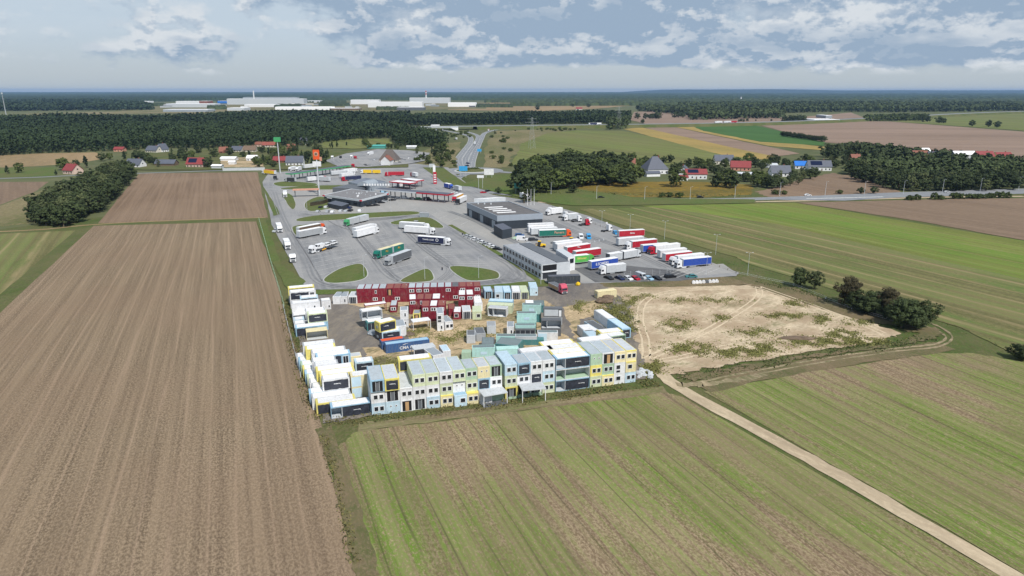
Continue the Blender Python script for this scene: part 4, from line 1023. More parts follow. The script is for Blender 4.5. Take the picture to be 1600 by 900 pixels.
        b = MB(); b.side([(2.6,.9),(2.6,1.2),(16.8,1.9),(16.8,1.6)], .1, 2.4, P('dark_grey')); b.side([(6,.7),(6.3,1.3),(8.6,1.4),(8.6,.9)], .0, .1, P('amber')); b.build('deck', root)
        for x in (10.6, 12.0):
            for y in (.2, 2.3): wheel(root, x, y)
    return root
def cargo_on(root, pieces):
    pass
CAR_MESH = {}
def car_mesh(kind):
    if kind in CAR_MESH: return CAR_MESH[kind]
    base = P('silver', rough=.3)
    bd = MB()
    if kind == 'van':
        bd.side([(0,.35),(0,1.0),(.9,1.25),(1.35,2.1),(1.6,2.3),(5.4,2.3),(5.5,2.1),(5.5,.35)], .05, 1.95, base); Ls, H_ = 5.5, 2.3
        gl = MB(); gl.side([(.9,1.3),(1.32,2.05),(1.26,2.08),(.82,1.3)], .2, 1.8, glass()); gl.side([(1.2,1.3),(1.5,2.0),(2.4,2.0),(2.4,1.3)], .03, 1.97, glass())
    elif kind == 'suv':
        bd.side([(0,.35),(0,.95),(1.2,1.1),(1.7,1.65),(4.2,1.65),(4.6,1.1),(4.6,.35)], .05, 1.85, base); Ls = 4.6
        gl = MB(); gl.side([(1.15,1.12),(1.65,1.6),(4.25,1.6),(4.5,1.14)], .12, 1.78, glass()); gl.side([(1.45,1.1),(1.78,1.56),(4.1,1.56),(4.3,1.1)], .03, 1.87, glass())
    else:
        bd.side([(0,.3),(0,.7),(.15,.8),(1.15,.95),(1.8,1.42),(3.3,1.45),(4.1,.98),(4.45,.9),(4.5,.35)], .05, 1.8, base); Ls = 4.5
        gl = MB(); gl.side([(1.12,.97),(1.75,1.4),(3.35,1.42),(4.05,1.0)], .14, 1.71, glass()); gl.side([(1.5,.95),(1.9,1.36),(3.2,1.38),(3.75,.98)], .03, 1.82, glass())
    bm = bd.mesh('body'); gm = gl.mesh('windows'); wm = []
    wdt = 2.0 if kind == 'van' else 1.85
    for x in (Ls*.18, Ls*.8):
        for y in (.02, wdt-.22):
            q = MB(); q.cyl(x, y, .33, .33, .33, .22, rubber(), 10, 'y'); wm.append(q.mesh('wheel'))
    CAR_MESH[kind] = (bm, gm, wm, Ls)
    return CAR_MESH[kind]
def car(px, head, c, label, kind='car', group=None, z=0.0, flip=False):
    """head = direction of the nose in degrees clockwise from +Y; px = middle of the car"""
    bm, gm, wm, Ls = car_mesh(kind)
    x, y = G(*px, z)
    root = empty('van' if kind == 'van' else 'car', (x, y, z), 0, label, 'van' if kind == 'van' else 'car', group)
    rz = math.atan2(-math.cos(R(head)), -math.sin(R(head)))   # local +x runs nose -> tail
    root.rotation_euler = (0, 0, rz)
    q = Vector((Ls/2, .92)); root.location = (x-(math.cos(rz)*q.x-math.sin(rz)*q.y), y-(math.sin(rz)*q.x+math.cos(rz)*q.y), z)
    for nm, me in [('body', bm), ('windows', gm)]+[('wheel', m) for m in wm]:
        o = bpy.data.objects.new(nm, me); COL.objects.link(o); o.parent = root
        if nm == 'body': o.material_slots[0].link = 'OBJECT'; o.material_slots[0].material = P(c, rough=.3)
    return root

# lorry park, left column
truck((434,365),(425,345),'rigid','white box lorry at the top of the column along the left fence', 'white','white')
car((432,362.5), 200, 'light_grey', 'light grey pick-up car between the two white box lorries by the left fence','suv')
truck((446,392),(436,370),'rigid','white box lorry second in the column along the left fence','white','white')
truck((453.5,412),(444,392),'tractor','white tractor unit with black cab gap at the front of the left column','white')
S_ = 'semi'
truck((510,366),(469.5,374),S_,'grey curtain trailer lorry with a white cab parked by the small grass island','white','grey')
truck((507,360),(470,367.5),S_,'brown sided lorry with an orange red cab behind the grey curtain trailer','orange','brown')
truck((540,355.5),(579,345.5),'drawbar','silver double bodied lorry with a bright green cab','bright_green','silver','light_grey')
truck((593.5,364.5),(557.5,374),S_,'all white lorry nearest the camera of the white pair','white','white')
truck((591,360),(556,369),S_,'all white lorry behind the nearer white one of the pair','white','white')
truck((590,406.5),(632,393.5),'drawbar','dark green double bodied lorry with orange lettering and cream roofs','truck_green','truck_green','cream',text='FILI',tc='amber')
truck((607,417.5),(645,403.5),S_,'grey lorry with a charcoal curtain body beside the green double lorry','grey','dark_grey','light_grey')
truck((670,361.5),(623,358.5),S_,'white roofed lorry with grey side, rear one of the pair on the upper parking','white','light_grey')
truck((679.5,368.5),(630,365),S_,'long all white lorry in front of the grey sided one on the upper parking','white','white')
truck((703.5,385.5),(651,381.5),S_,'navy curtain lorry with white lettering and a ring emblem, white cab','white','navy',text='TRANS LOGIS',tx=10.8,tsz=.95,emblem=True)
cr = truck((486.5,398.5),(532,386),'carrier','white car transporter carrying three white vans','white')
# vans on the transporter (they rest on it: separate things)
cd_ = (Vector(G(532,386))-Vector(G(486.5,398.5))).normalized()
for i, t in enumerate((4.2, 8.9, 13.0)):
    p = Vector(G(486.5,398.5))+cd_*(t+1.6)+Vector((-cd_.y, cd_.x))*1.2
    o = car((800,500), 0, 'white', 'white %s on the deck of the car transporter, %s from its cab' % (('van', 'car', 'car')[i], ('first', 'second', 'third')[i]), 'van' if i == 0 else 'suv')
    rz = math.atan2(cd_.y, cd_.x); q = Vector((2.3, .92)); o.rotation_euler = (0, 0, rz); o.location = (p.x-(math.cos(rz)*q.x-math.sin(rz)*q.y), p.y-(math.sin(rz)*q.x+math.cos(rz)*q.y), 1.25+.045*t)
# right hand compound
truck((894,370.5),(841,372.5),S_,'dark green curtain lorry with orange lettering and an orange cab','orange','truck_green',rearc='light_grey',text='Pamers',tc='salmon',tx=6.2,tsz=1.7)
def shift(p, dx, dy): return (p[0]+dx, p[1]+dy)
truck((870,367.5),(831,369.5),'trailer','white roofed trailer directly behind the green curtain lorry','white','light_grey')
truck((865,364),(826.5,366),'trailer','white trailer second behind the green curtain lorry, by the workshop wall','white','white')
truck((864,360.5),(827,362),'trailer','white trailer closest to the dark workshop wall','white','white')
truck((854,338),(881,334.5),'short','white box lorry at the top right corner of the workshop','white','white')
truck((858,334.5),(878,332.5),'tractor','white tractor unit behind the white box lorry by the workshop','white')
truck((889,340),(874,342),'tractor','white tractor unit with black chassis beyond the workshop corner','white')
truck((882,346.5),(912,343),'rigid','grey curtain box lorry with white cab next to white tractor units','white','light_grey')
truck((908,347.5),(894,348),'tractor','white tractor unit in front of the grey curtain box lorry','white')
truck((920,353.5),(906,354),'tractor','dark red tractor unit at the edge of the compound','truck_red')
truck((924,351),(912,352.5),'tractor','white tractor unit just behind the dark red one','white')
truck((958,362),(940,364),'tractor','white tractor unit standing alone near the field edge','white')
car((908,373), 180, 'white', 'white delivery van beside the blue one in the middle of the compound','van')
car((920,373), 180, 'sky_blue', 'blue delivery van beside the white one in the middle of the compound','van')
car((962,366), 170, 'sky_blue', 'blue pick-up beside the lone white tractor unit','suv')
truck((911,386.5),(863,393),'trailer','white trailer at the back of the middle row by the office block','white','light_grey','roof_white','light_grey')
truck((912,390),(868,396),'trailer','white trailer second in the middle row by the office block','white','white')
truck((922.5,394),(871,403),'trailer','red trailer with a white swoosh in the middle row','white','truck_red',emblem=True,tx=7)
truck((942.5,401),(896,408),'trailer','plain red trailer next to the lime green one','white','truck_red')
truck((928,411.5),(898,414.5),'rigid','lime green short trailer with yellow lettering','lime','lime',text='Winner',tc='yellow',tsz=1.4,rearc='grey')
truck((968,417),(921,424.5),'trailer','deep blue trailer with large white lettering behind the office block','white','truck_blue',text='E.SOMERS',tx=8.2,tsz=1.5)
truck((938,431.5),(979,427),'short','white lorry with black stripes at the lower gate of the compound','white','light_grey',text='',)
truck((998,403.5),(956,411),'drawbar','light grey double trailer with a black band in the middle of the compound','light_grey','light_grey',rearc='dark_grey')
truck((965,373.5),(1009,371),'trailer','red trailer with white lettering, topmost of the right hand rank','white','truck_red',text='Alma',tx=7,tsz=1.2)
truck((964,386.5),(1008,382.5),'trailer','grey trailer second from the top of the right hand rank','white','light_grey')
truck((978,392),(1028,386.5),S_,'dark red curtain lorry with white cab in the right hand rank','white','truck_red')
truck((1002,397.5),(1048,393.5),'trailer','blue trailer in the middle of the right hand rank','white','truck_blue')
truck((1014,400),(1065,393.5),S_,'white lorry with dark red cab in the right hand rank','truck_red','white')
truck((1028,406.5),(1076,401.5),'trailer','white trailer with blue rear door behind the lower red trailer','white','white',rearc='blue')
truck((1036,412),(1084,406.5),'trailer','crimson trailer nearest to the blue lorry in the right hand rank','white','truck_red')
truck((1050,416.5),(1100,410.5),S_,'white lorry with red visor behind the blue curtain lorry','white','white')
truck((1054.5,421.5),(1114.5,415.5),S_,'royal blue curtain lorry with white cab, nearest of the right hand rank','white','truck_blue')
# old red truck in the yard
t = truck((876,461),(858,452),'rigid','weathered red lorry with a timber load body at the back of the yard','pink','wood','dark_grey',top=2.5)
# yellow loader
def loader(px, head, label):
    x, y = G(*px); root = empty('wheel_loader', (x, y, 0), R(head), label, 'loader')
    b = MB(); b.side([(0,.8),(0,1.6),(2.2,1.8),(2.4,.8)], .4, 1.9, P('bright_yellow')); b.build('body', root)
    b = MB(); b.side([(2.2,1.0),(2.3,2.9),(3.5,2.9),(3.7,1.0)], .5, 1.8, P('dark')); co = b.build('cab', root)
    b = MB(); b.box(2.1,.4,2.9,3.7,1.9,3.05,P('bright_yellow')); b.build('roof', co)
    b = MB(); b.bar((3.7,.7,1.0),(5.3,.7,.7),.14,P('bright_yellow')); b.bar((3.7,1.6,1.0),(5.3,1.6,.7),.14,P('bright_yellow')); b.build('arm', root)
    b = MB(); b.side([(5.2,.2),(5.2,1.2),(6.1,.25)], 0, 2.3, P('dark_grey')); b.build('bucket', root)
    for xx in (.7, 3.4):
        for yy in (.2, 2.1): wheel(root, xx, yy, .65, .4)
loader((884,382), 10, 'yellow wheel loader behind the trailers of the middle row')
loader((853,386), 170, 'orange yellow loader with raised arms behind the office block')
# cars
bottom = [(951,436.5,'black','black car at the left end of the row below the compound'),(968,437,'navy','navy car second in the row below the compound'),(981,437,'white','white car between navy and red ones below the compound'),
 (992,437,'truck_red','bright red car in the row below the compound'),(1002,435,'light_grey','pale green grey van in the row below the compound'),(1013,437,'blue','mid blue car in the row below the compound'),(1026,437,'black','black car at the right end of the row below the compound')]
for i, (x, y, c, lb) in enumerate(bottom): car((x, y), 150, c, lb, 'van' if i == 4 else 'car')
car((1047,434.5), 70, 'black', 'black estate car parked sideways right of the row below the compound', 'suv')
car((1080,434), 265, 'teal', 'dark green car alone on the paving at the compound corner')
for i in range(9):
    c = ['silver','silver','white','silver','white','grey','white','white','black'][i]
    car((730+i*5.9, 370.5+i*2.55), 120, c, f'{word(c)} car, {ORD[i]} from the top of the line beside the workshop drive', group='cars beside the workshop drive')
for i, (x, y, c) in enumerate([(497,332,'grey'),(512,332.5,'grey'),(520,332.5,'white'),(533,331.5,'silver'),(541,331.5,'grey'),(548,330.5,'black'),(501,325.5,'black'),(510,325.5,'silver'),(547,326,'navy'),(563,331,'white')]):
    car((x, y), 5, c, f'{word(c)} car, {ORD[i]} counted from the left in front of the dark restaurant', group='cars in front of the restaurant', kind='suv' if i % 2 else 'car')
for i, (x, y, c) in enumerate([(578,323,'black'),(588,322,'black'),(596,318,'black'),(601,316,'grey'),(613,314,'black'),(621,312,'dark_grey')]):
    car((x, y), 60, c, f'{word(c)} car, {ORD[i]} along the right wall of the dark restaurant', group='cars along the restaurant wall')
truck((449,309.5),(449,304),'rigid','small white box lorry driving up the left approach road','white','white')
truck((432,282),(453,273),'tractor','black tank lorry cab on the left approach road','black')
# upper lorry park
up_list = [((409,272),(435,274.5),S_,'amber orange lorry at the far left end of the upper park','white','bright_yellow','orange'),
 ((513,282),(479,285),S_,'white lorry with a dark red rear left of the tall orange mast','truck_red','white','roof_white'),
 ((444,285),(472,286),'rigid','dark grey boxed lorry standing on the upper grass strip','grey','dark','dark_grey'),
 ((492,283.5),(525,285.5),'trailer','silver grey trailer just right of the tall orange mast','white','silver','light_grey'),
 ((533,284),(567,281.5),S_,'dark navy lorry with red cab on the upper park','truck_red','navy','navy'),
 ((556,276),(522,281),S_,'white lorry left of the dark navy one on the upper park','white','white','roof_white'),
 ((547,273),(518,275),S_,'white roofed lorry behind the silver trailer on the upper park','white','light_grey','roof_white'),
 ((560,269),(537,272),S_,'white lorry behind the yellow double lorry','white','white','roof_white'),
 ((564,272),(594,272.5),'drawbar','yellow double bodied lorry with a white cab','white','bright_yellow','grey'),
 ((601,276),(632,275.5),S_,'crimson red lorry behind the red station canopy','truck_red','truck_red','truck_red'),
 ((641,276),(653,278.5),'rigid','red cabbed white box lorry right of the crimson lorry','truck_red','white','roof_white'),
 ((704,296.5),(688,293),'rigid','blue curtain box lorry leaving past the flags','truck_blue','truck_blue','roof_white'),
 ((707,297.5),(723,301.5),'rigid','grey curtain box lorry facing the blue one at the exit','white','silver','light_grey'),
 ((712,317),(738,304.5),S_,'orange and white lorry with a red cab at the station exit','truck_red','amber','roof_white'),
 ((717,321),(743,308.5),S_,'white lorry with black cab at the station exit beside the orange one','black','white','roof_white'),
 ((823,313),(808,309),'rigid','white box lorry behind the upper corner of the workshop','white','white','roof_white'),
 ((577,243.5),(597,239.5),'short','white box lorry near the steep roofed inn','white','white','roof_white'),
 ((552,262.5),(562,261),'tractor','dark red tractor unit beside the green canopy end','truck_red','white','roof_white'),
 ((521,249),(529,245),'tractor','white and black tractor unit, left of two in the upper forecourt','white','white','roof_white'),
 ((534,249),(541,244),'tractor','black and white tractor unit, right of two in the upper forecourt','black','white','roof_white'),
 ((556,249.5),(567,247.5),'tractor','red tractor unit among the white ones on the upper forecourt','truck_red','white','roof_white'),
 ((551,248),(556,243),'tractor','white tractor unit left of the red one on the upper forecourt','white','white','roof_white'),
 ((497,262),(476,264.5),S_,'white lorry behind the green canopy, right one','white','white','roof_white'),
 ((466,268.5),(474,266),'rigid','white box lorry behind the green canopy, middle one','white','white','roof_white'),
 ((455,268),(463,266.5),'rigid','white box lorry behind the green canopy, left one','white','white','roof_white')]
for a, b_, k, lb, cc, bc, rf in up_list: truck(a, b_, k, lb, cc, bc, rf, rearc='light_grey' if bc != 'truck_red' else 'truck_red', group='lorries on the upper lorry park')
for i, (x, y, c) in enumerate([(571,258.5,'black'),(573,260,'black'),(578,259.5,'grey'),(584,252,'white'),(587,251,'silver'),(625,255,'black'),(628,250,'black'),(633,251,'grey'),(640,248.5,'white'),(652,246,'silver'),(744,266,'white'),(749,264.5,'grey'),(762,299.5,'black'),(755,302,'truck_red'),(710,302.5,'white'),(731,256,'navy'),(730,260,'black')]):
    car((x, y), 40+30*(i % 4), c, f'{word(c)} car, number {i+1} from the inn forecourt round to the roundabout' if False else f'{word(c)} car {["in the inn forecourt, near its left corner","in the inn forecourt, beside another black one","left of the steep roofed inn","in front of the inn porch","just left of the inn porch","right of the inn gable","behind the inn, right hand side","at the back right of the inn forecourt","at the far right edge of the inn forecourt","leaving the inn forecourt on the right","circling the roundabout","entering the roundabout from the right","on the access road below the blue sign","waiting at the access road junction","beside the grey lorry at the station exit","driving up the left carriageway","driving just before the roundabout"][i]}')
for i, (x, y, c) in enumerate([(939,309.5,'black'),(1094,309,'black'),(1262,306,'white'),(1480,301,'silver')]):
    car((x, y), 90, c, f'{word(c)} car on the main road behind the compound, {ORD[i]} from the left')
truck((715,218.5),(709,219),'tractor','white lorry cab on the left carriageway above the roundabout','white')
truck((765,205),(760,209),'rigid','red lorry on the slip road below the motorway','truck_red','truck_red','truck_red')
truck((744,226),(741,230),'rigid','white lorry on the right carriageway above the roundabout','white','white')
# ------------------------------------------------------------------ truck stop buildings
def quad_building(pl, pf, pr, h, name, label, cat, wall, roof, parapet=None, z=0, ph=.9, band=None, bandh=0):
    """pl, pf, pr = left, front, right base corners on the ground; the fourth is their parallelogram"""
    L_, F_, R_ = [Vector(G(*p, z)) for p in (pl, pf, pr)]; B_ = L_+R_-F_
    root = empty(name, (F_.x, F_.y, z), 0, label, cat)
    loc = lambda v: (v.x-F_.x, v.y-F_.y)
    P4 = [loc(L_), (0, 0), loc(R_), loc(B_)]
    b = MB(); b.prism(P4, 0, h-(bandh or .02), wall, wall); b.build('wall', root)
    c = Vector((sum(p[0] for p in P4)/4, sum(p[1] for p in P4)/4))
    out = [tuple(c+(Vector(p)-c)*1.008) for p in P4]; inn = [tuple(c+(Vector(p)-c)*.975) for p in P4]
    if bandh:
        b = MB()
        n = 4
        V = [(*p, h-bandh) for p in out]+[(*p, h+.35) for p in out]+[(*p, h+.35) for p in inn]+[(*p, h) for p in inn]
        F = []
        for i in range(4):
            j = (i+1) % 4; F += [(i, j, 4+j, 4+i), (4+i, 4+j, 8+j, 8+i), (8+i, 8+j, 12+j, 12+i)]
        b.poly(V, F, band or wall); b.build('fascia', root)
    b = MB(); b.prism(inn if bandh else P4, h-.02, h+.03, roof, roof); b.build('roof', root)
    return root, Vector(loc(L_)), Vector((0, 0)), Vector(loc(R_)), Vector(loc(B_))
def on_wall(root, a, b_, t0, t1, z0, z1, m, name, off=.08, parent=None):
    """flat box on the wall running a->b_ (fractions t0..t1)"""
    d = (b_-a); n = Vector((d.y, -d.x)).normalized()
    if n.y > 0: n = -n
    p0 = a+d*t0+n*.02; p1 = a+d*t1+n*.02; q0 = p0+n*off; q1 = p1+n*off
    b = MB(); b.prism([tuple(p0), tuple(q0), tuple(q1), tuple(p1)], z0, z1, m); o = b.build(name, parent or root); return o
# workshop
gm_ = P('steel', rough=.45); dk = P('charcoal', rib=.35)
root, Lc, Fc, Rc, Bc = quad_building((730,337),(777,359.5),(847.5,355.5),7.2,'workshop','large charcoal workshop hall with a grey fascia and four white roof lights','building',dk,mat('bitumen',(.13,.125,.125),rough=.9,var=.2,scale=.3),bandh=2.6,band=mat('fascia_grey',(.30,.34,.39),rough=.5,var=.05))
for k in range(5):
    t = .08+.19*k; on_wall(root, Lc, Fc, t, t+.10, .2, 4.2, P('dark' if k % 2 else 'steel'), 'gate')
for k in range(4):
    c0 = Fc.lerp(Rc, .15)+(Bc-Rc)*(.20+.13*k); c1 = c0+(Rc-Fc)*.42; dd = (Bc-Rc)*.035
    b = MB(); b.prism([tuple(c0), tuple(c1), tuple(c1+dd), tuple(c0+dd)], 7.24, 7.45, P('roof_white')); b.build('roof_light', root)
for k in range(3):
    c0 = Lc.lerp(Bc, .2+.13*k)+(Fc-Lc)*(.1+.03*k); b = MB(); b.cyl(c0.x, c0.y, 7.2, .5, .4, .8, P('light_grey'), 8); b.build('roof_vent', root)
root, *_ = quad_building((771.5,366),(785,374.5),(800,371.5),4.8,'annex','low dark blue grey annexe at the front corner of the workshop','building',P('charcoal'),P('slate'))
# pale glass front hall above
root, *_ = quad_building((741,318),(758,318),(790,316),3.2,'low_hall','low pale hall with a white roof edge behind the workshop','building',P('light_grey'),P('roof_white'))
car((816,376), 100, 'white', 'white van with blue side parked at the dark end of the workshop', 'van')
car((833,376.5), 80, 'dark', 'dark car next to the white van at the workshop end', 'suv')
car((812,369.5), 90, 'deep_blue', 'deep blue pick-up against the dark workshop wall', 'suv')
for i_, (x_, y_, c_, s_, lb_) in enumerate([(803,373,'green',2.0,'green scrap heap at the annex corner'),(846,386,'orange',1.3,'orange machine parts between loader and office block'),(866,381,'dark_grey',1.8,'dark scrap heap beside the yellow loader'),(826,381,'light_grey',1.8,'pale rubble heap behind the office block'),(838,382,'brown',1.4,'brown scrap heap behind the office block')]):
    lump('scrap_heap', (x_, y_), s_, P(c_, dirt=.4), lb_, 'scrap', seed=50+i_, n=4, flat=.5)
# restaurant
root, Lc, Fc, Rc, Bc = quad_building((507,316),(564.5,324.5),(606,313.5),4.6,'restaurant','flat roofed charcoal restaurant with red roof corners','building',P('charcoal'),mat('bitumen_pale',(.20,.195,.20),rough=.9,var=.15,scale=.4),bandh=.8,band=P('light_grey'))
for c_ in (Lc, Fc, Rc):
    b = MB(); b.cyl(c_.x, c_.y-.4, 4.1, .9, .9, .7, P('truck_red'), 4); b.build('corner_panel', root)
for t in (.12, .3, .5, .7, .85): on_wall(root, Fc, Rc, t, t+.08, 1, 2.6, glass(), 'window')
for t in (.1, .62, .8): on_wall(root, Lc, Fc, t, t+.1, 1, 2.6, glass(), 'window')
o = on_wall(root, Lc, Fc, .08, .22, 3.0, 3.6, P('white'), 'sign_letters')
rr = random.Random(3)
for k in range(12):
    p = Fc+(Lc-Fc)*rr.uniform(.1, .9)+(Rc-Fc)*rr.uniform(.15, .9); b = MB(); b.cyl(p.x, p.y, 4.6, .5, .45, rr.uniform(.5, 1.1), P(rr.choice(['light_grey', 'white', 'grey'])), 7); b.build('roof_vent', root)
root, *_ = quad_building((512,325),(534,330),(546,325.5),3.0,'entrance_canopy','small flat grey roofed terrace shelter in front of the dark restaurant','canopy',P('dark'),P('slate'))
root, *_ = quad_building((485,323),(504,320),(520,314.5),2.6,'hedged_terrace','dark red brown terrace fence left of the restaurant','fence',mat('hedge_brown',(.055,.045,.03),var=.4),mat('hedge_green',(.05,.07,.025),var=.4))
root, *_ = quad_building((520,301),(560,303),(585,297),3.6,'kitchen_wing','dark weathered service wing behind the restaurant roof','building',P('dark_grey'),P('dark_grey'))
# station shop with grey roof and barrel vault
root, Lc, Fc, Rc, Bc = quad_building((545,294),(578,301),(604,293.5),4.4,'station_shop','grey roofed station shop with white roof letters and a barrel vault','building',P('steel'),mat('slate_roof',(.17,.19,.23),rough=.6,var=.1),bandh=.7,band=P('steel'))
b = MB(); n = 10; c0 = Fc+(Lc-Fc)*.2+(Rc-Fc)*.1; c1 = c0+(Rc-Fc)*.35; hw = 4.5; pr = [(hw*math.cos(math.pi*i/n), 4.6+3.0*math.sin(math.pi*i/n)) for i in range(n+1)]
dv_ = (Rc-Fc).normalized(); nv = Vector((-dv_.y, dv_.x)); V = []
for q in (c0-dv_*6, c1): V += [(q.x+nv.x*u, q.y+nv.y*u, z) for u, z in pr]
b.poly(V, [(i, i+1, n+2+i, n+1+i) for i in range(n)]+[tuple(range(n+1)), tuple(range(2*n+1, n, -1))], P('steel')); b.build('barrel_vault', root)
for k in range(10):
    b = MB(); b.box(Fc.x-4+k*1.9, Fc.y-.6, 5.0, Fc.x-2.9+k*1.9, Fc.y-.3, 6.4, P('white')); b.build('roof_letter', root)
# main pump canopy
def pump_canopy(p0, p1, dep, h, name, label, fascia, top, redend=False, npost=7, endl=9):
    A, rz, w_ = frame2(p0, p1, h)
    root = empty(name, (A[0], A[1], 0), rz, label, 'canopy')
    b = MB(); b.box(.3, .3, h+.75, w_-.3, dep-.3, h+.8, P(top)); b.build('roof', root)
    b = MB(); b.box(0, 0, h, w_-(endl if redend else 0), dep, h+.75, P(fascia)); b.build('fascia', root)
    if redend: b = MB(); b.box(w_-endl, -.05, h-.05, w_+.05, dep+.05, h+.7, P('truck_red')); b.build('red_end', root)
    for k in range(npost):
        x = w_*(.06+.88*k/(npost-1))
        for y in (1.5, dep-1.8): b = MB(); b.box(x, y, 0, x+.45, y+.4, h, P('dark_grey')); b.build('column', root)
    return root, w_
root, w_ = pump_canopy((585,297),(699,306),8,5.2,'pump_canopy','long charcoal pump canopy with a bright red right hand end','light_grey','slate',True,7,24)
for k in range(5):
    A = Vector((root.location.x, root.location.y)); u = Vector((math.cos(root.rotation_euler.z), math.sin(root.rotation_euler.z))); v = Vector((-u.y, u.x)); p = A+u*(w_*(.15+.17*k))+v*3.5
    pr_ = empty('fuel_pump', (p.x, p.y, 0), root.rotation_euler.z, f'white fuel pump, {ORD[k]} from the left under the charcoal canopy', 'fuel pump', 'fuel pumps')
    b = MB(); b.box(0, 0, 0, 1.0, .6, .25, kerb_m); b.build('plinth', pr_); b = MB(); b.box(.1, .1, .25, .9, .5, 2.1, P('white')); b.build('cabinet', pr_); b = MB(); b.box(.2, .05, 1.3, .8, .1, 1.8, P('dark')); b.build('display', pr_)
for i, (x, y, c, k) in enumerate([(632,311,'white','van'),(645,312,'dark_grey','suv'),(655,312,'bright_green','suv'),(668,313,'black','van'),(600,303,'blue','van')]):
    car((x, y), 80, c, f'{word(c)} {"van" if k == "van" else "car"} under the charcoal pump canopy, {ORD[i]} one', k)
pump_canopy((456,273),(549,259.8),7,4.8,'truck_canopy','long narrow canopy with a green fascia over the lorry pumps','bright_green','slate',False,8)
pump_canopy((457,298),(498,297),4,4.8,'small_canopy','narrow salmon orange canopy on thin posts beside the tall mast','salmon','salmon',False,2)
pump_canopy((608,285),(640,288),9,4.4,'red_canopy','red edged canopy left of the red kiosk group','truck_red','white',False,4)
pump_canopy((626,281),(650,284),8,4.6,'red_canopy','red edged canopy at the right of the crimson lorry','truck_red','white',False,3)
root, *_ = quad_building((611,290),(624,292),(632,290),3.2,'red_kiosk','small white kiosk with a red roof edge under the red canopies','kiosk',P('white'),P('light_grey'),bandh=.8,band=P('truck_red'))
# office block of modules
A, rz, w_ = frame2((786.5,403.5),(846.3,437.5))
root = empty('office_block', (A[0], A[1], 0), rz, 'two storey white modular office block with a row of dark windows on each floor', 'building')
D = 12.2
b = MB(); b.box(0, 0, 0, w_, D, 6.0, P('light_grey')); b.box(0, D, 0, w_*.93, D+1.2, 5.4, P('dark_grey')); b.build('wall', root)
b = MB(); b.box(.2, .2, 6.0, w_-.2, D*.55, 6.08, mat('membrane_grey', (.33,.34,.36), var=.1)); b.box(1.2, D*.56, 5.9, w_-.6, D-.2, 6.25, P('dark_grey'));
for k in range(1, 9): b.box(w_*k/9-.04, .2, 6.08, w_*k/9+.04, D*.55, 6.14, P('grey'))
b.build('roof', root)
nW = 12
for fl in (0, 1):
    for k in range(nW):
        x = w_*(k+.2)/nW + (1.2 if k > 1 else 0)*0; q = MB(); q.box(x-.12, -.06, .75+fl*2.95, x+w_/nW*.62+.12, -.005, 2.5+fl*2.95, wf()); wo = q.build('window', root)
        q = MB(); q.box(x, -.09, .85+fl*2.95, x+w_/nW*.62, -.062, 2.4+fl*2.95, glass()); q.build('pane', wo)
for k in range(nW+1):
    if k % 2 == 0: q = MB(); q.box(w_*k/nW-.08, -.16, 0, w_*k/nW+.08, -.01, 6.05, P('silver')); q.build('pilaster', root)
q = MB(); q.box(w_+.005, .4, 3.5, w_+.08, D*.52, 5.7, P('black')); q.build('end_opening', root)
q = MB(); q.box(w_+.005, .4, .4, w_+.08, D*.52, 2.7, P('dark')); q.build('end_opening', root)
q = MB(); q.box(w_, 0, 2.9, w_+.35, D*.55, 3.3, P('white')); q.build('balcony_slab', root)
# white end building
root, Lc, Fc, Rc, Bc = quad_building((868,412),(887,425),(898,422.5),6.0,'stair_tower','white two storey stair block with one large window beside the office block','building',P('white'),P('light_grey'))
q = on_wall(root, Fc, Rc, .25, .8, 3.4, 5.2, glass(), 'window')
A2, rz2, _ = frame2((810,386),(889,422)); 
r = T((857,432.5),(907,430.8),3,0,'charcoal','slate','plain','dark blue grey long container at the foot of the office block', h=3.3, cat='container', group='shipping containers'); r.name = 'shipping_container'
# fences of the compound
def fence(pix, h, label, name='mesh_fence', step=4.0, m=None, post=.07, rails=2, closed=False):
    Q = [Vector(G(*p)) for p in pix]; pts = []
    for i in range(len(Q)-1):
        n = max(1, int((Q[i+1]-Q[i]).length/step))
        for k in range(n): pts.append(Q[i].lerp(Q[i+1], k/n))
    pts.append(Q[-1]); m = m or P('grey'); o = pts[0]
    root = empty(name, (o.x, o.y, 0), 0, label, 'fence')
    for p in pts[:95]:
        b = MB(); b.box(p.x-o.x-post, p.y-o.y-post, 0, p.x-o.x+post, p.y-o.y+post, h, m); b.build('post', root)
    b = MB()
    for r_ in range(rails):
        z = h*(r_+1)/rails-.06
        for i in range(len(pts)-1): b.bar((pts[i].x-o.x, pts[i].y-o.y, z), (pts[i+1].x-o.x, pts[i+1].y-o.y, z), .025, m, 3)
    b.build('wire', root)
    return root
b_w = fence([(901,384),(922,380.5),(943,376)], .9, 'low concrete barrier across the middle of the compound', name='barrier', m=P('light_grey'), step=3, post=.2)
fence([(405,345),(420,400),(432,440),(444,480)], 2.0, 'green wire fence along the ploughed field left of the lorry park', m=P('green'), rails=2, step=6)
fence([(443,482),(452,520),(470,590)], 1.6, 'sagging pale wire fence left of the stacked modules', m=P('light_grey'), step=6)
fence([(965,437),(985,432),(1042,429),(1052,424)], 2.2, 'grey mesh fence along the lower edge of the compound', step=3, rails=3)
fence([(858,322),(930,352),(1020,382),(1100,410),(1150,428)], 1.2, 'dark low fence between the compound and the striped field', m=P('brown'), step=5)
fence([(1150,428),(1240,447),(1290,468),(1330,484),(1400,505)], 1.1, 'white posted fence along the hedge of the sand lot', m=P('white'), step=12)
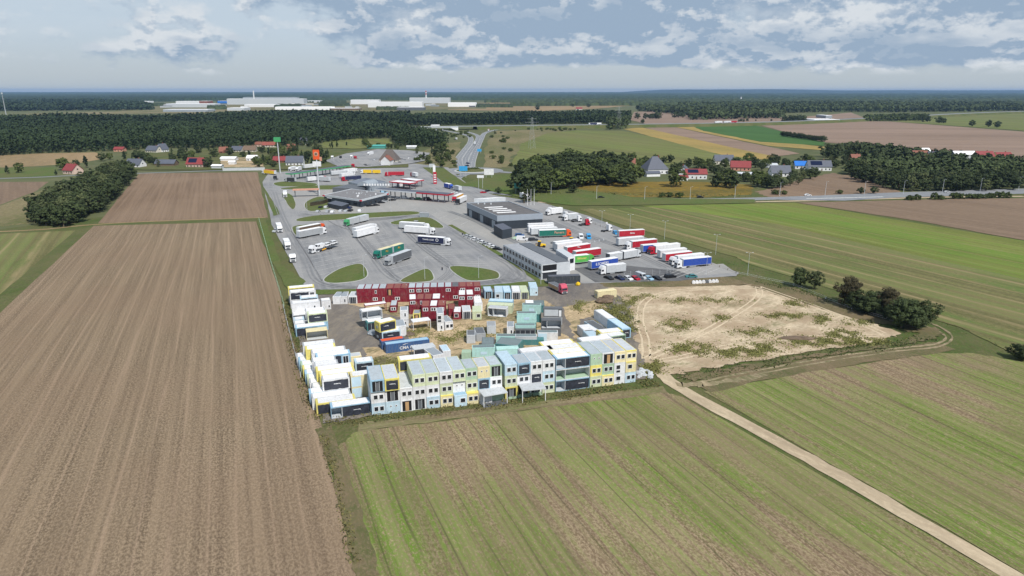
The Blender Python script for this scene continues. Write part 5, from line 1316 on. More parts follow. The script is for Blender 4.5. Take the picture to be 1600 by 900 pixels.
# ------------------------------------------------------------------ lamps, masts, signs
def lamp(px, h, label='', double=False, group='street lamps', name='street_lamp', r=.06):
    x, y = G(*px); root = empty(name, (x, y, 0), 0, label, 'street lamp', group)
    b = MB(); b.cyl(0, 0, 0, r*1.4, r*.7, h, P('light_grey'), 6); b.build('pole', root)
    for s in ((-1, 1) if double else (1,)):
        b = MB(); b.bar((0, 0, h-.1), (s*1.2, 0, h+.2), .03, P('light_grey')); ao = b.build('arm', root)
        b = MB(); b.box(s*1.2-.3, -.12, h+.15, s*1.2+.3, .12, h+.26, P('light_grey')); b.build('lamp_head', ao)
    return root
for i, (x, y, h) in enumerate([(569,434,9),(748,436,9),(664,438,9),(845,445,9),(611,332,10),(480,331,8),(940,356,9),(984,363,9),(1118,398,9),(1103,430,9),(1168,430,9),(1038,374,9)]):
    lamp((x, y), h, f'thin grey lamp post {["on the left grass island of the lorry park","on the right grass island of the lorry park","on the middle grass island of the lorry park","at the bottom right of the lorry park","between the restaurant and the parking","on the lawn before the restaurant","behind the lone white tractor unit","at the upper end of the right hand rank","behind the blue curtain lorry","on the paving of the compound corner","at the field corner right of the compound","behind the upper part of the right hand rank"][i]}', double=i > 5, group='lamp posts of the lorry parks')
for i, (x, y) in enumerate([(861,304),(932,311),(1007,312),(1078,312),(1148,309),(1218,306.5),(1289,305.5),(1350,305),(1411,303.5),(1472,301.5),(1531,299.5),(1591,297.5)]):
    lamp((x, y), 9.5 if i > 4 else 8.5, f'tall pale lamp post, {ORD[i]} from the left along the main road', r=.12, group='lamp posts along the main road')
def mast(px, h, r, label, headf, name='sign_mast', col='light_grey', cat='sign mast'):
    x, y = G(*px); root = empty(name, (x, y, 0), 0, label, cat)
    b = MB(); b.cyl(0, 0, 0, r, r*.75, h, P(col), 8); b.build('pole', root)
    headf(root, h); return root
def orange_head(root, h):
    b = MB(); b.box(-2.1, -.5, h-1.5, 2.1, .5, h+5, P('orange')); o = b.build('sign_box', root)
    b = MB(); b.cyl(0, -.6, h+2.2, 1.5, 1.5, .08, P('salmon'), 16, 'y'); b.cyl(0, -.68, h+2.2, .9, .9, .08, P('brown'), 16, 'y'); b.build('emblem', o)
    b = MB(); b.box(-2.8, -.4, h-6.2, 2.8, .4, h-2.8, P('white')); b.build('sign_board', root)
    b = MB(); b.box(2.1, -.4, h-2.4, 3.6, .4, h+.2, P('salmon')); b.build('side_panel', root)
mast((499,305), 26, .55, 'tall mast with an orange sign box over a white board beside the restaurant', orange_head)
def green_head(root, h):
    b = MB(); b.box(-2.8, -1, h-1.8, 2.8, 1, h+2, P('bright_green')); b.build('sign_box', root)
mast((438,271), 29, .5, 'tall mast with a green sign box at the left end of the upper park', green_head)
def totem(px, w_, h, c, label):
    x, y = G(*px); root = empty('price_totem', (x, y, 0), 0, label, 'sign')
    b = MB(); b.box(-w_/2, -.3, .3, w_/2, .3, h, P(c)); b.build('panel', root); b = MB(); b.box(-w_/2-.2, -.5, 0, w_/2+.2, .5, .3, kerb_m); b.build('base', root)
    for k in range(4): b = MB(); b.box(-w_*.35, -.36, h*.18+k*h*.18, w_*.35, -.3, h*.27+k*h*.18, P('white')); b.build('price_panel', root)
totem((680,288), 2.6, 9.5, 'truck_red', 'red and white fuel price totem on the grass by the station')
def flagpole(px, h, label, c='light_grey', group='flagpoles by the workshop', flag=None):
    x, y = G(*px); root = empty('flagpole', (x, y, 0), 0, label, 'flagpole', group)
    b = MB(); b.cyl(0, 0, 0, .16, .08, h, P('white'), 6); b.build('pole', root)
    if flag: b = MB(); b.box(.05, -.05, h*.3, 2.0, .05, h-.1, P(flag)); b.build('flag', root)
for i, x in enumerate((824, 829.5, 834.5)): flagpole((x,321.5-.3*i), 10.5, f'white flagpole, {["left","middle","right"][i]} of three behind the workshop corner')
flagpole((677,277), 10, 'tall pole with a long pale banner above the red totem', flag='roof_white', group=None)
def board(px, w_, h0, h1, c, label, text=None, posts=2, head=0):
    x, y = G(*px); root = empty('road_sign', (x, y, 0), 0, label, 'sign')
    b = MB(); b.box(-w_/2, -.12, h0, w_/2, 0, h1, P(c)); po = b.build('panel', root)
    for s in ((-.3, .3) if posts == 2 else (0,)): b = MB(); b.cyl(w_*s, .06, 0, .12, .12, h1, P('light_grey'), 6); b.build('post', root)
    if text: lettering(text, (h1-h0)*.4, P('white'), po, (0, -.16, (h0+h1)/2), (R(90), 0, 0))
for a in [((724,277.5),7,5.5,9.5,'sky_blue','blue direction board beside the roundabout'),((749,239.5),5,2,5,'sky_blue','blue direction board above the right carriageway'),((810,303),6,4,7.5,'turquoise','turquoise direction board before the dark grove'),
          ((764,278),8,2.5,7.5,'white','large blank white advertising board on the green bank'),((751,295),5,8,10,'white','small white board on a tall post by the access road'),((675,264.5),5,2,5,'light_grey','pale board left of the roundabout'),((1343,278),2,1,3,'light_grey','small pale notice at the brown plot'),((948,350),1,0,1,'white','tiny white marker by the compound fence')]: board(*a)
# pylons
def pylon(px, h, label, wd=7):
    x, y = G(*px); root = empty('electricity_pylon', (x, y, 0), R(20), label, 'pylon', 'electricity pylons')
    m = P('grey'); b = MB(); n = 7
    for s in ((-1,-1),(1,-1),(1,1),(-1,1)): b.bar((s[0]*wd/2, s[1]*wd/2, 0), (s[0]*.5, s[1]*.5, h), .10, m, 4)
    for k in range(n):
        z0 = h*k/n; z1 = h*(k+1)/n; w0 = wd/2*(1-z0/h)+.5*z0/h; w1 = wd/2*(1-z1/h)+.5*z1/h
        for a_, b__ in (((-1,-1),(1,-1)),((1,-1),(1,1)),((1,1),(-1,1)),((-1,1),(-1,-1))):
            b.bar((a_[0]*w0, a_[1]*w0, z0), (b__[0]*w1, b__[1]*w1, z1), .055, m, 3)
    b.build('lattice', root)
    for z, l in ((h*.72, 9), (h*.84, 12), (h*.95, 8)): b = MB(); b.bar((-l/1.3, 0, z), (l/1.3, 0, z), .13, m, 4); b.build('cross_arm', root)
pylon((831,232), 38, 'lattice pylon standing in the meadow before the motorway'); pylon((966,202), 42, 'lattice pylon beside the dark trees by the motorway', 8); pylon((865,290), 14, 'small lattice mast at the dark grove', 2) if False else None
# telecom mast far left
x, y = G(10,182); root = empty('telecom_mast', (x, y, 0), 0, 'tall slim lattice telecom mast at the far left edge of the forest', 'mast')
b = MB(); b.cyl(0, 0, 0, 1.5, .7, 62, P('grey'), 4); b.build('lattice', root); b = MB(); b.cyl(0, 0, 60, 2.0, 2.0, 4, P('light_grey'), 8); b.build('antenna', root)
# small things dotted about
def person(px, c, label):
    x, y = G(*px); root = empty('person', (x, y, 0), 0, label, 'person')
    b = MB(); b.cyl(-.1, 0, 0, .09, .11, .85, P('navy'), 6); b.cyl(.1, 0, 0, .09, .11, .85, P('navy'), 6); b.cyl(0, 0, .82, .19, .23, .62, P(c), 8); b.cyl(0, 0, 1.44, .07, .06, .1, P('pinkish'), 6); b.cyl(0, 0, 1.52, .09, .1, .2, P('pinkish'), 8); b.cyl(0,0,1.7,.11,.04,.08,P('dark'),8); b.bar((-.24,0,1.38),(-.3,.05,.85),.055,P(c)); b.bar((.24,0,1.38),(.3,.05,.85),.055,P(c)); b.build('body', root)
person((723,368), 'dark', 'person in dark clothes standing on the drive near the parked silver cars')
person((691,423), 'dark', 'person in dark clothes walking across the lower lorry park')
for i, (px, c) in enumerate([((663,340),'turquoise'),((650,350),'dark')]):
    x, y = G(*px); root = empty('service_box', (x, y, 0), R(-10), ['turquoise grey service cabinet on the island by the pale paving','small dark sign box on the upper grass island'][i], 'cabinet')
    b = MB(); b.box(-2.5*(1-i*.6), -1, 0, 2.5*(1-i*.6), 1, 2.6 if not i else 1.6, P('steel' if not i else c)); b.build('box', root); b = MB(); b.box(-2.6*(1-i*.6), -1.1, (2.6, 1.6)[i], 2.6*(1-i*.6), 1.1, (2.75, 1.75)[i], P('grey')); b.build('lid', root)
# ------------------------------------------------------------------ houses
def house(px, w_, d, he, hr, rz, wall, roof, label, solar=False, gable=False, chimney=True, name='house', cat='house', wins=True):
    """px = middle of the front wall's foot; ridge along local x"""
    x, y = G(*px); root = empty(name, (x, y, 0), R(rz), label, cat)
    W = P(wall, dirt=.1); T_ = P(roof)
    b = MB(); b.box(-w_/2, 0, 0, w_/2, d, he, W)
    if not gable:
        for s in (-1, 1): b.poly([(s*w_/2, 0, he), (s*w_/2, d, he), (s*w_/2, d/2, hr-.15)], [(0, 1, 2)], W)
    b.build('wall', root)
    ov = .5; b = MB(); t = .22
    sl = (hr-he)/(d/2)
    if gable == 'hip':
        z0 = he-ov*sl; V = [(-w_/2-ov,-ov,z0),(w_/2+ov,-ov,z0),(w_/2+ov,d+ov,z0),(-w_/2-ov,d+ov,z0),(-w_/2+d*.42,d/2,hr),(w_/2-d*.42,d/2,hr)] if w_ > d*.9 else [(-w_/2-ov,-ov,z0),(w_/2+ov,-ov,z0),(w_/2+ov,d+ov,z0),(-w_/2-ov,d+ov,z0),(-.3,d/2,hr),(.3,d/2,hr)]
        b.poly(V, [(0,1,5,4),(1,2,5),(2,3,4,5),(3,0,4),(3,2,1,0)], T_)
    else:
        for s in (0, 1):
            y0 = -ov if s == 0 else d+ov; z0 = he-ov*sl
            V = [(-w_/2-ov, y0, z0), (w_/2+ov, y0, z0), (w_/2+ov, d/2, hr), (-w_/2-ov, d/2, hr)]; V += [(a, c, z-t) for a, c, z in V]
            b.poly(V, [(0,1,2,3),(7,6,5,4),(0,4,5,1),(1,5,6,2),(2,6,7,3),(3,7,4,0)], T_)
    ro = b.build('roof', root)
    if chimney: b = MB(); b.box(w_*.18, d*.55, hr-1.6, w_*.18+.8, d*.55+.7, hr+.9, P('brick')); b.build('chimney', ro)
    if solar:
        b = MB(); q = lambda u, v: (u, v, he+v*sl+.12); b.poly([q(-w_*.4, d*.08), q(w_*.1, d*.08), q(w_*.1, d*.42), q(-w_*.4, d*.42)], [(0,1,2,3)], mat('solar', (.008,.012,.04), rough=.15)); b.build('solar_panel', ro)
    if wins:
        n = max(2, int(w_/3.2))
        for k in range(n):
            xx = -w_/2+w_*(k+.5)/n
            if k == n//2: b = MB(); b.box(xx-.5, -.06, 0, xx+.5, -.01, 2.1, P('brown')); b.build('door', root)
            else: b = MB(); b.box(xx-.55, -.06, .9, xx+.55, -.01, 2.2, glass()); b.build('window', root)
        if he > 4.5:
            for k in range(n): xx = -w_/2+w_*(k+.5)/n; b = MB(); b.box(xx-.55, -.06, 3.6, xx+.55, -.01, 4.8, glass()); b.build('window', root)
        for s in (-1, 1): b = MB(); b.box(s*w_/2-.04, d/2-.6, he-.2 if not gable else 1, s*w_/2+.05, d/2+.6, he+1 if not gable else 2.2, glass()); b.build('gable_window', root)
    return root
H_ = house
H_((106,272),13,10,3.6,8.5,-25,'pinkish','tile_red','pinkish house with a bright red roof standing alone beyond the left copse')
H_((207,262),15,10,3.2,8,-12,'white','slate','white gabled house with a dark grey roof at the field corner', gable=False)
H_((257,260),19,9,3,6.2,-3,'brown','slate','long low dark barn behind the field', name='barn', cat='barn', wins=False, chimney=False)
H_((304,262),16,10,3.8,9,-4,'pinkish','tile_red','pinkish villa with red roof and solar panels', solar=True)
H_((185,237),11,8,3,5.5,0,'salmon','tile_red','small orange shed at the forest edge', name='shed', cat='shed', chimney=False)
H_((236,239),16,10,3.5,8,-20,'plaster','slate','grey roofed house among trees left of the white gabled one')
H_((259,238),10,9,4,10,70,'white','slate','white gabled house near the forest edge, left one')
H_((476,226),9,10,4,10,35,'white','slate','tall white gabled house below the forest, right one')
H_((349,240),9,8,3,7.5,10,'brick','tile_orange','small orange roofed house between garden trees')
H_((369,238),13,8,3,7,-10,'plaster','slate','grey roofed house in the village middle')
H_((390,238),14,9,3,7.5,5,'plaster','brown','brown roofed long house at the right of the village gardens')
H_((356,252),15,9,3,4.5,0,'white','roof_white','low white roofed workshop by the sandy plot', name='shed', cat='shed', chimney=False, wins=False)
H_((362,258),6,5,3,4,0,'white','roof_white','small white garage on the sandy plot', name='shed', cat='shed', chimney=False, wins=False)
H_((393,252),10,8,3.5,6,0,'white','roof_white','white flat cottage beside the long white wall')
H_((338,264),9,6,3,4,-4,'light_grey','roof_white','silver grey metal garage at the left end of the long white wall', name='shed', cat='shed', chimney=False, wins=False)
H_((437,255),14,9,3,6.5,0,'brick','tile_red','red roofed low house behind the green mast')
H_((460,259),16,10,3.6,9,5,'white','slate','white house with dark roof right of the green mast')
H_((455,236),9,8,4,8,10,'brick','tile_orange','small red brick house in the trees above the green mast')
H_((421,230),18,9,3,6.5,0,'plaster','rust','long rust roofed house row behind the village trees, left')
H_((405,229),12,9,3,6,0,'pinkish','tile_orange','orange roofed house at the forest foot')
# long white wall
A, rz, w_ = frame2((348,267),(414,266)); root = empty('boundary_wall', (A[0], A[1], 0), rz, 'long pale concrete wall at the far end of the bare field', 'wall')
b = MB(); b.box(0, 0, 0, w_, .3, 2.4, P('light_grey')); b.build('panel', root); b = MB(); b.box(-.1, -.1, 2.4, w_+.1, .4, 2.55, P('white')); b.build('coping', root)
# inn
H_((606,254),18,14,3.2,12.5,-8,'plaster','inn_shingle','broad inn under a very steep brown hipped roof', gable='hip', chimney=False, name='inn', cat='inn')
H_((612,258.5),11,9,5.5,9.5,82,'white','brick','white gabled porch wing in front of the steep roofed inn', wins=False)
canopy((596,252),(606,252),5,3.2,'white','white','white garden marquee left of the inn porch', name='marquee')
H_((588,232),22,9,3,4.5,0,'turquoise','turquoise','low green roofed hall below the clearing', name='shed', cat='shed', chimney=False, wins=False)
H_((643,232),12,6,2.6,3.5,5,'light_grey','roof_white','small white hut beyond the inn forecourt', name='shed', cat='shed', chimney=False, wins=False)
# right village
H_((977,266),17,11,5,10.5,-8,'plaster','brick','large brick red roofed house at the right end of the dark grove')
H_((1028,272),19,17,4.5,14.5,12,'white','slate','big white villa under a steep swept grey roof', gable='hip')
H_((1021,276),12,6,3,4.5,12,'white','slate','low grey roofed garage wing in front of the swept roof villa', name='garage', cat='garage', chimney=False, wins=False)
H_((1076,273),9,9,4,8,70,'white','slate','narrow white house with grey gable behind the red solar roof house')
H_((1088,280),17,9,4.5,8,-2,'white','tile_red','white house with a red roof carrying solar panels beside the goldenrod', solar=True)
H_((1067,282),8,5,2.8,4.2,-2,'white','tile_red','small red roofed annexe left of the solar roof house', name='shed', cat='shed', chimney=False, wins=False)
H_((1132,257),18,11,4,9,-2,'plaster','slate','brick walled house with a broad dark roof at the ripe field edge')
H_((1157,267),17,11,3.6,8.5,-14,'salmon','tile_red','salmon house with a crimson roof in the village middle')
H_((1221,276),16,10,3.6,9,0,'white','slate','white gabled house with a dark roof left of the blue roofed one')
H_((1252,264),11,9,3.5,7,-8,'white','bright_blue','small white house with a vivid blue roof')
H_((1281,267),20,10,4.2,9,-6,'white','slate','long white house with a grey roof and solar panels', solar=True)
H_((1205,262),12,7,2.6,4,0,'light_grey','light_grey','low pale shed between village trees', name='shed', cat='shed', chimney=False, wins=False)
H_((1168,277),15,8,2.6,4,-5,'light_grey','light_grey','grey yard shed in front of the salmon house', name='shed', cat='shed', chimney=False, wins=False)
H_((1338,252),9,8,3.6,7,0,'tile_orange','tile_orange','small orange roof peeping out of the big wood')
H_((1438,252),14,11,6,10.5,-10,'brick','tile_orange','orange roofed house rising above the wood')
H_((1460,252),12,9,5.5,9.5,20,'white','slate','white gabled house right of the orange roofed one above the wood')
H_((1442,243),16,10,5,8,0,'white','roof_white','white roofed hall behind the village wood', name='hall', cat='hall', chimney=False, wins=False)
H_((1508,250),22,10,6,9,0,'light_grey','roof_white','pale grey roofed barn above the wood', name='barn', cat='barn', chimney=False, wins=False)
H_((1540,253),17,10,6,10.5,0,'cream','tile_red','bright red roofed house, left of two above the wood')
H_((1569,253),15,9,6,9.5,0,'cream','tile_red','bright red roofed house, right of two above the wood')
H_((905,172),22,12,5,10,0,'plaster','tile_red','far red roofed farmhouse beyond the dark trees')
# ------------------------------------------------------------------ motorway and bridge
MZ = 6.0
mp_ = [(-300,205,MZ),(300,203,MZ),(560,200,MZ),(660,198.2,MZ),(720,197.2,MZ),(800,196.2,MZ),(950,194.6,MZ),(1100,192.5,MZ),(1200,190.5,MZ),(1300,187,MZ),(1420,181.5,MZ),(1560,175,MZ),(1800,168,MZ)]
Q, Aa, Bb = ribbon_pts(mp_, 26, sub=3)
b = MB()
for i in range(len(Q)-1):
    p, q = Q[i], Q[i+1]
    b.poly([(Aa[i].x,Aa[i].y,MZ),(Bb[i].x,Bb[i].y,MZ),(Bb[i+1].x,Bb[i+1].y,MZ),(Aa[i+1].x,Aa[i+1].y,MZ)], [(0,1,2,3)], road_m)
tag(b.build('motorway'), kind='structure')
xb0, xb1 = G(668,203)[0], G(708,203)[0]
b = MB()
for i in range(len(Q)-1):
    if Q[i+1].x > xb0-14 and Q[i].x < xb1+14: continue
    for S, s in ((Aa, 1), (Bb, -1)):
        d = (Q[i+1]-Q[i]).normalized(); n_ = Vector((-d.y, d.x))*s*11
        b.poly([(S[i].x,S[i].y,MZ-.05),(S[i+1].x,S[i+1].y,MZ-.05),(S[i+1].x+n_.x,S[i+1].y+n_.y,0),(S[i].x+n_.x,S[i].y+n_.y,0)], [(0,1,2,3) if s < 0 else (3,2,1,0)], grass_m)
tag(b.build('embankment'), kind='structure')
cB = Vector(((xb0+xb1)/2, G(688,203)[1]))
near = min(Q, key=lambda q: abs(q.x-cB.x))
root = empty('motorway_bridge', (cB.x, near.y-14.5, 0), R(4), 'pale concrete motorway bridge spanning the slip roads', 'bridge')
b = MB(); b.box(-34, -.3, MZ-1.6, 34, 28, MZ-.2, P('light_grey')); b.build('deck', root)
b = MB(); b.box(-34, -.6, MZ-.2, 34, -.3, MZ+1.0, P('light_grey')); b.build('parapet', root)
for s in (-1, 1):
    b = MB(); b.side([(s*20,MZ-1.7),(s*34,MZ-1.7),(s*34,0),(s*30,0)], -2, 27, P('roof_white')); b.build('abutment', root)
for x in (-6, 6): b = MB(); b.box(x-.5, 1, 0, x+.5, 26, MZ-1.65, P('light_grey')); b.build('pier', root)
for i, (x, c) in enumerate([(673,'white'),(920,'navy'),(927,'white'),(1117,'white'),(1131,'white'),(1140,'truck_red'),(575,'white')]):
    yy = np.interp(x, [p[0] for p in mp_], [p[1] for p in mp_])+.3
    X = G(x, yy, MZ); t = truck((x, 300), (x+10, 300), 'semi', f'{word(c)} lorry on the motorway, {ORD[i]} counted in driving order from the bridge', 'white', c, 'roof_white' if c != 'truck_red' else 'truck_red', group='lorries on the motorway'); t.location = (X[0], X[1], MZ+.01); t.rotation_euler = (0, 0, R(12))
# motorway lamps and fence strip omitted where nothing shows
# ------------------------------------------------------------------ far industrial park
def ware(x0, x1, ybase, ytop, c, label, roof='roof_white', dep=110, name='warehouse'):
    A, rz, w_ = frame2((x0, ybase), (x1, ybase)); h = CAM_H-(CAM_H)*0
    dist = A[1]; h = max(6, (ybase-ytop)/FPX*dist*1.0)
    root = empty(name, (A[0], A[1], 0), rz, label, 'warehouse', 'far industrial halls')
    b = MB(); b.box(0, 0, 0, w_, dep, h, P(c)); b.build('wall', root)
    b = MB(); b.box(1, 1, h, w_-1, dep-1, h+.6, P(roof)); b.build('roof', root)
    return root
for a in [(260,336,168,162.5,'light_grey','long pale hall at the left of the industrial park'),(275,322,162.5,158.5,'white','white upper hall behind the long pale hall at the left'),(312,325,166,158.5,'tile_orange','orange red hall end among the white halls'),(215,232,162,158.5,'white','small white hall at the forest edge, far left'),
          (355,475,163.5,155,'light_grey','very long pale hall behind the white chimney'),(380,464,158,152.5,'steel','grey blue upper hall behind the white chimney'),(382,432,167.5,163.5,'white','low white hall in front of the white chimney'),(340,356,161.5,158,'bright_blue','small blue hall in the industrial park'),(255,325,175,171.5,'steel','dark low hall in front of the industrial park, left'),
          (430,517,172,167.5,'roof_white','low white hall just above the forest'),(548,592,163,156.5,'white','white block left of the striped chimney'),(575,660,168,160,'white','long white hall left of the striped chimney'),(640,703,161.5,153.5,'light_grey','tall grey hall beside the striped chimney'),(700,744,167,161,'roof_white','bright white flat hall at the right end of the park'),
          (620,662,172.5,168,'dark_grey','dark low hall below the striped chimney'),(355,382,173,169,'light_grey','low grey hall between forest and chimney'),(480,500,160.5,157.5,'light_grey','small grey hall in the middle of the park'),(515,560,172,170,'brown','brown low hall above the forest, middle'),
          (1272,1312,191.5,187.5,'light_grey','pale low farm building by the motorway, right'),(1352,1368,157,154.5,'white','tiny white hall far away right of the hill foot'),(1472,1482,158,155.5,'white','tiny white hall in the far right woods'),(1184,1196,158,155.5,'white','tiny white building in the far woods, middle'),(1290,1300,185,181,'steel','grey silo hall by the motorway, right')]:
    ware(*a, dep=60)
ir = random.Random(11)
for k in range(34):
    x = ir.uniform(250, 740); yb = ir.uniform(163, 169); X = G(x, yb); w0 = ir.uniform(12, 45); h0 = ir.uniform(4, 9)
    c = ir.choice(['light_grey','white','grey','dark_grey','steel','brown','plaster'])
    root = empty('factory_shed', (X[0], X[1], 0), ir.uniform(-.3, .3), f'small {word(c)} shed scattered between the halls of the industrial park', 'shed', 'sheds of the industrial park, '+word(c))
    b = MB(); b.box(0, 0, 0, w0, 18, h0, P(c)); b.build('wall', root); b = MB(); b.box(-.5, -.5, h0, w0+.5, 18.5, h0+.6, P(ir.choice(['light_grey','grey','roof_white','slate']))); b.build('roof', root)
for (x, yb, yt, c2, lb, r_) in [(666,158,142.5,'truck_red','tall red and white striped factory chimney',5),(397.5,160,143,None,'slim white factory chimney on the left of the park',4),(1157.5,158,152,None,'distant white church tower in the far woods',5)]:
    X = G(x, yb); h = (yb-yt)/FPX*X[1]; root = empty('factory_chimney' if x != 1157.5 else 'church_tower', (X[0], X[1], 0), 0, lb, 'chimney' if x != 1157.5 else 'tower')
    b = MB(); b.cyl(0, 0, 0, r_, r_*.8, h, P('white'), 10); b.build('shaft', root)
    if c2:
        for k in (1, 3): b = MB(); b.cyl(0, 0, h*(.5+.12*k), r_*1.0, r_*.98, h*.1, P(c2), 10); b.build('red_band', root)
    elif x == 1157.5: b = MB(); b.cyl(0, 0, h, r_*1.1, .3, h*.3, P('slate'), 8); b.build('spire', root)
HAZE = 4e-5
# ------------------------------------------------------------------ vegetation
def leaf_mat(name, c, var=.35):
    m, t, n, l, b = matn(name); b.inputs['Roughness'].default_value = .8; b.inputs['Specular IOR Level'].default_value = .15
    at = n.new('ShaderNodeAttribute'); at.attribute_name = 'tint'; at.attribute_type = 'GEOMETRY'
    oi = n.new('ShaderNodeObjectInfo')
    ad = n.new('ShaderNodeMath'); ad.operation = 'ADD'; l.new(at.outputs['Fac'], ad.inputs[0]); 
    mu = n.new('ShaderNodeMath'); mu.operation = 'MULTIPLY'; l.new(oi.outputs['Random'], mu.inputs[0]); mu.inputs[1].default_value = .6; l.new(mu.outputs[0], ad.inputs[1])
    mx = n.new('ShaderNodeMix'); mx.data_type = 'RGBA'; l.new(ad.outputs[0], mx.inputs[0])
    mx.inputs[6].default_value = (c[0]*(1-var), c[1]*(1-var), c[2]*(1-var), 1); mx.inputs[7].default_value = (c[0]*(1+var*1.3), c[1]*(1+var*1.1), c[2]*(1+var*.6), 1)
    l.new(mx.outputs[2], b.inputs['Base Color']); return m
LM = dict(pine=leaf_mat('pine_needles', (.027,.044,.021), .45), broad=leaf_mat('broad_leaves', (.062,.085,.028), .45), dark=leaf_mat('dark_leaves', (.040,.057,.026), .5), light=leaf_mat('light_leaves', (.095,.115,.045)),
          willow=leaf_mat('willow_leaves', (.085,.105,.05), .4), bush=leaf_mat('bush_leaves', (.05,.07,.022)), purple=leaf_mat('plum_leaves', (.050,.045,.026)), weeds2=leaf_mat('low_weeds', (.125,.13,.05), .4), weeds=leaf_mat('weed_leaves', (.105,.10,.045), .45), far=leaf_mat('far_canopy', (.030,.050,.027)))
bark = mat('bark', (.12,.095,.07), rough=.9, var=.3, scale=2)
def arr_mesh(name, V, F, tint, m):
    """V (n,3), F (k,3|4) arrays -> mesh with per-vertex tint"""
    me = bpy.data.meshes.new(name); k = F.shape[1]
    me.vertices.add(len(V)); me.vertices.foreach_set('co', V.astype(np.float32).ravel())
    me.loops.add(F.size); me.loops.foreach_set('vertex_index', F.astype(np.int32).ravel())
    me.polygons.add(len(F)); me.polygons.foreach_set('loop_start', np.arange(0, F.size, k, dtype=np.int32)); me.polygons.foreach_set('loop_total', np.full(len(F), k, dtype=np.int32))
    a = me.attributes.new('tint', 'FLOAT', 'POINT'); a.data.foreach_set('value', tint.astype(np.float32))
    me.materials.append(m); me.update(calc_edges=True); return me
def leaf_quads(C, Nn, S, rng):
    n = len(C); Nn = Nn/np.maximum(np.linalg.norm(Nn, axis=1, keepdims=True), 1e-6)
    a = np.cross(Nn, rng.normal(size=(n, 3))); a /= np.maximum(np.linalg.norm(a, axis=1, keepdims=True), 1e-6); b = np.cross(Nn, a)
    S = S[:, None]; asp = rng.uniform(.55, 1., (n, 1))
    V = np.stack([C-a*S-b*S*asp, C+a*S-b*S*asp*.6, C+a*S*.8+b*S*asp, C-a*S*.7+b*S*asp*.8], 1).reshape(-1, 3)
    return V, np.arange(4*n).reshape(-1, 4)
def crown(kind, n_cl, per, seed, H=10., W=6., base=.25, leaf=.35, top=1.):
    """lumpy crown: clumps of leaves on an uneven envelope; returns V, F, tint"""
    rng = np.random.default_rng(seed)
    d = rng.normal(size=(n_cl, 3)); d /= np.linalg.norm(d, axis=1, keepdims=True); rr = rng.uniform(.25, 1, n_cl)**.5
    zc = (base+1)/2*H; hz = (1-base)/2*H
    lob = 1+.30*np.sin(3*np.arctan2(d[:, 1], d[:, 0])+seed)+.22*np.sin(5*d[:, 2]+seed*2)
    C = np.empty((n_cl, 3)); C[:, 0] = d[:, 0]*rr*lob*W/2; C[:, 1] = d[:, 1]*rr*lob*W/2; C[:, 2] = zc+d[:, 2]*rr*hz
    if kind == 'cone': f = np.clip(1.15-(C[:, 2]/H-base)/(1-base), .08, 1); C[:, :2] *= f[:, None]
    if kind == 'egg': f = np.clip(1.25-.75*np.abs(C[:, 2]/H-.45), .35, 1.1); C[:, :2] *= f[:, None]
    cs = rng.uniform(.5, 1.3, n_cl)*W*.115
    P_ = np.repeat(C, per, 0); o = rng.normal(size=P_.shape); o /= np.linalg.norm(o, axis=1, keepdims=True); o *= (rng.uniform(.4, 1.05, len(P_))**.6)[:, None]
    off = o*np.repeat(cs, per)[:, None]; off[:, 2] *= .75; P_ = P_+off
    nrm = o*.8+rng.normal(size=P_.shape)*.35+np.array([0, 0, .35]); out = P_-np.array([0, 0, zc]); nrm += out/np.maximum(np.linalg.norm(out, axis=1, keepdims=True), .01)*.5
    V, F = leaf_quads(P_, nrm, rng.uniform(.6, 1.3, len(P_))*leaf, rng)
    V[:, 2] = np.maximum(V[:, 2], .05)
    ti = np.repeat(np.repeat(rng.uniform(0, .5, n_cl), per)+rng.uniform(0, .2, len(P_)), 4)
    return V, F, ti
def trunk_mb(H, W, seed, base=.25, r=None):
    rr = random.Random(seed); r = r or H*.022; b = MB(); 
    b.cyl(0, 0, 0, r*1.5, r*.9, H*max(base, .12)+H*.15, bark, 7); b.cyl(0, 0, H*max(base, .12)+H*.13, r*.9, r*.3, H*.35, bark, 6)
    for k in range(6):
        a = rr.uniform(0, 6.28); z = H*(base+.04+.08*k); b.bar((0, 0, z), (math.cos(a)*W*.32, math.sin(a)*W*.32, z+H*rr.uniform(.12, .25)), r*.3, bark, 4)
    return b
PROTO = {}
def proto(key, kind, H, W, n_cl, per, m, base, leaf, seed):
    V, F, t = crown(kind, n_cl, per, seed, H, W, base, leaf)
    PROTO.setdefault(key, []).append((arr_mesh('crown', V, F, t, LM[m]), trunk_mb(H, W, seed, base).mesh('trunk'), H))
for s in range(3):
    proto('broad', 'ball', 10, 8.4, 80, 26, 'broad', .12, .36, 11+s)
    proto('dark', 'ball', 10, 8.2, 80, 26, 'dark', .08, .36, 21+s)
    proto('copse', 'egg', 10, 6.4, 80, 24, 'dark', .02, .30, 31+s)
    proto('birch', 'egg', 10, 5.2, 70, 24, 'willow', .06, .26, 41+s)
    proto('conifer', 'cone', 10, 5.0, 56, 22, 'pine', .08, .34, 51+s)
    proto('bush', 'ball', 10, 15, 44, 22, 'bush', .0, .75, 61+s)
    proto('poplar', 'egg', 10, 2.6, 40, 20, 'dark', .05, .28, 71+s)
for s in range(3): proto('near', 'ball', 10, 9.2, 150, 60, 'dark', .07, .20, 81+s)
for s in range(1): proto('neararm', 'ball', 10, 9.0, 130, 60, 'purple', .08, .20, 91+s)
for s in range(1): proto('nearlight', 'egg', 10, 7.0, 110, 60, 'willow', .14, .19, 95+s)
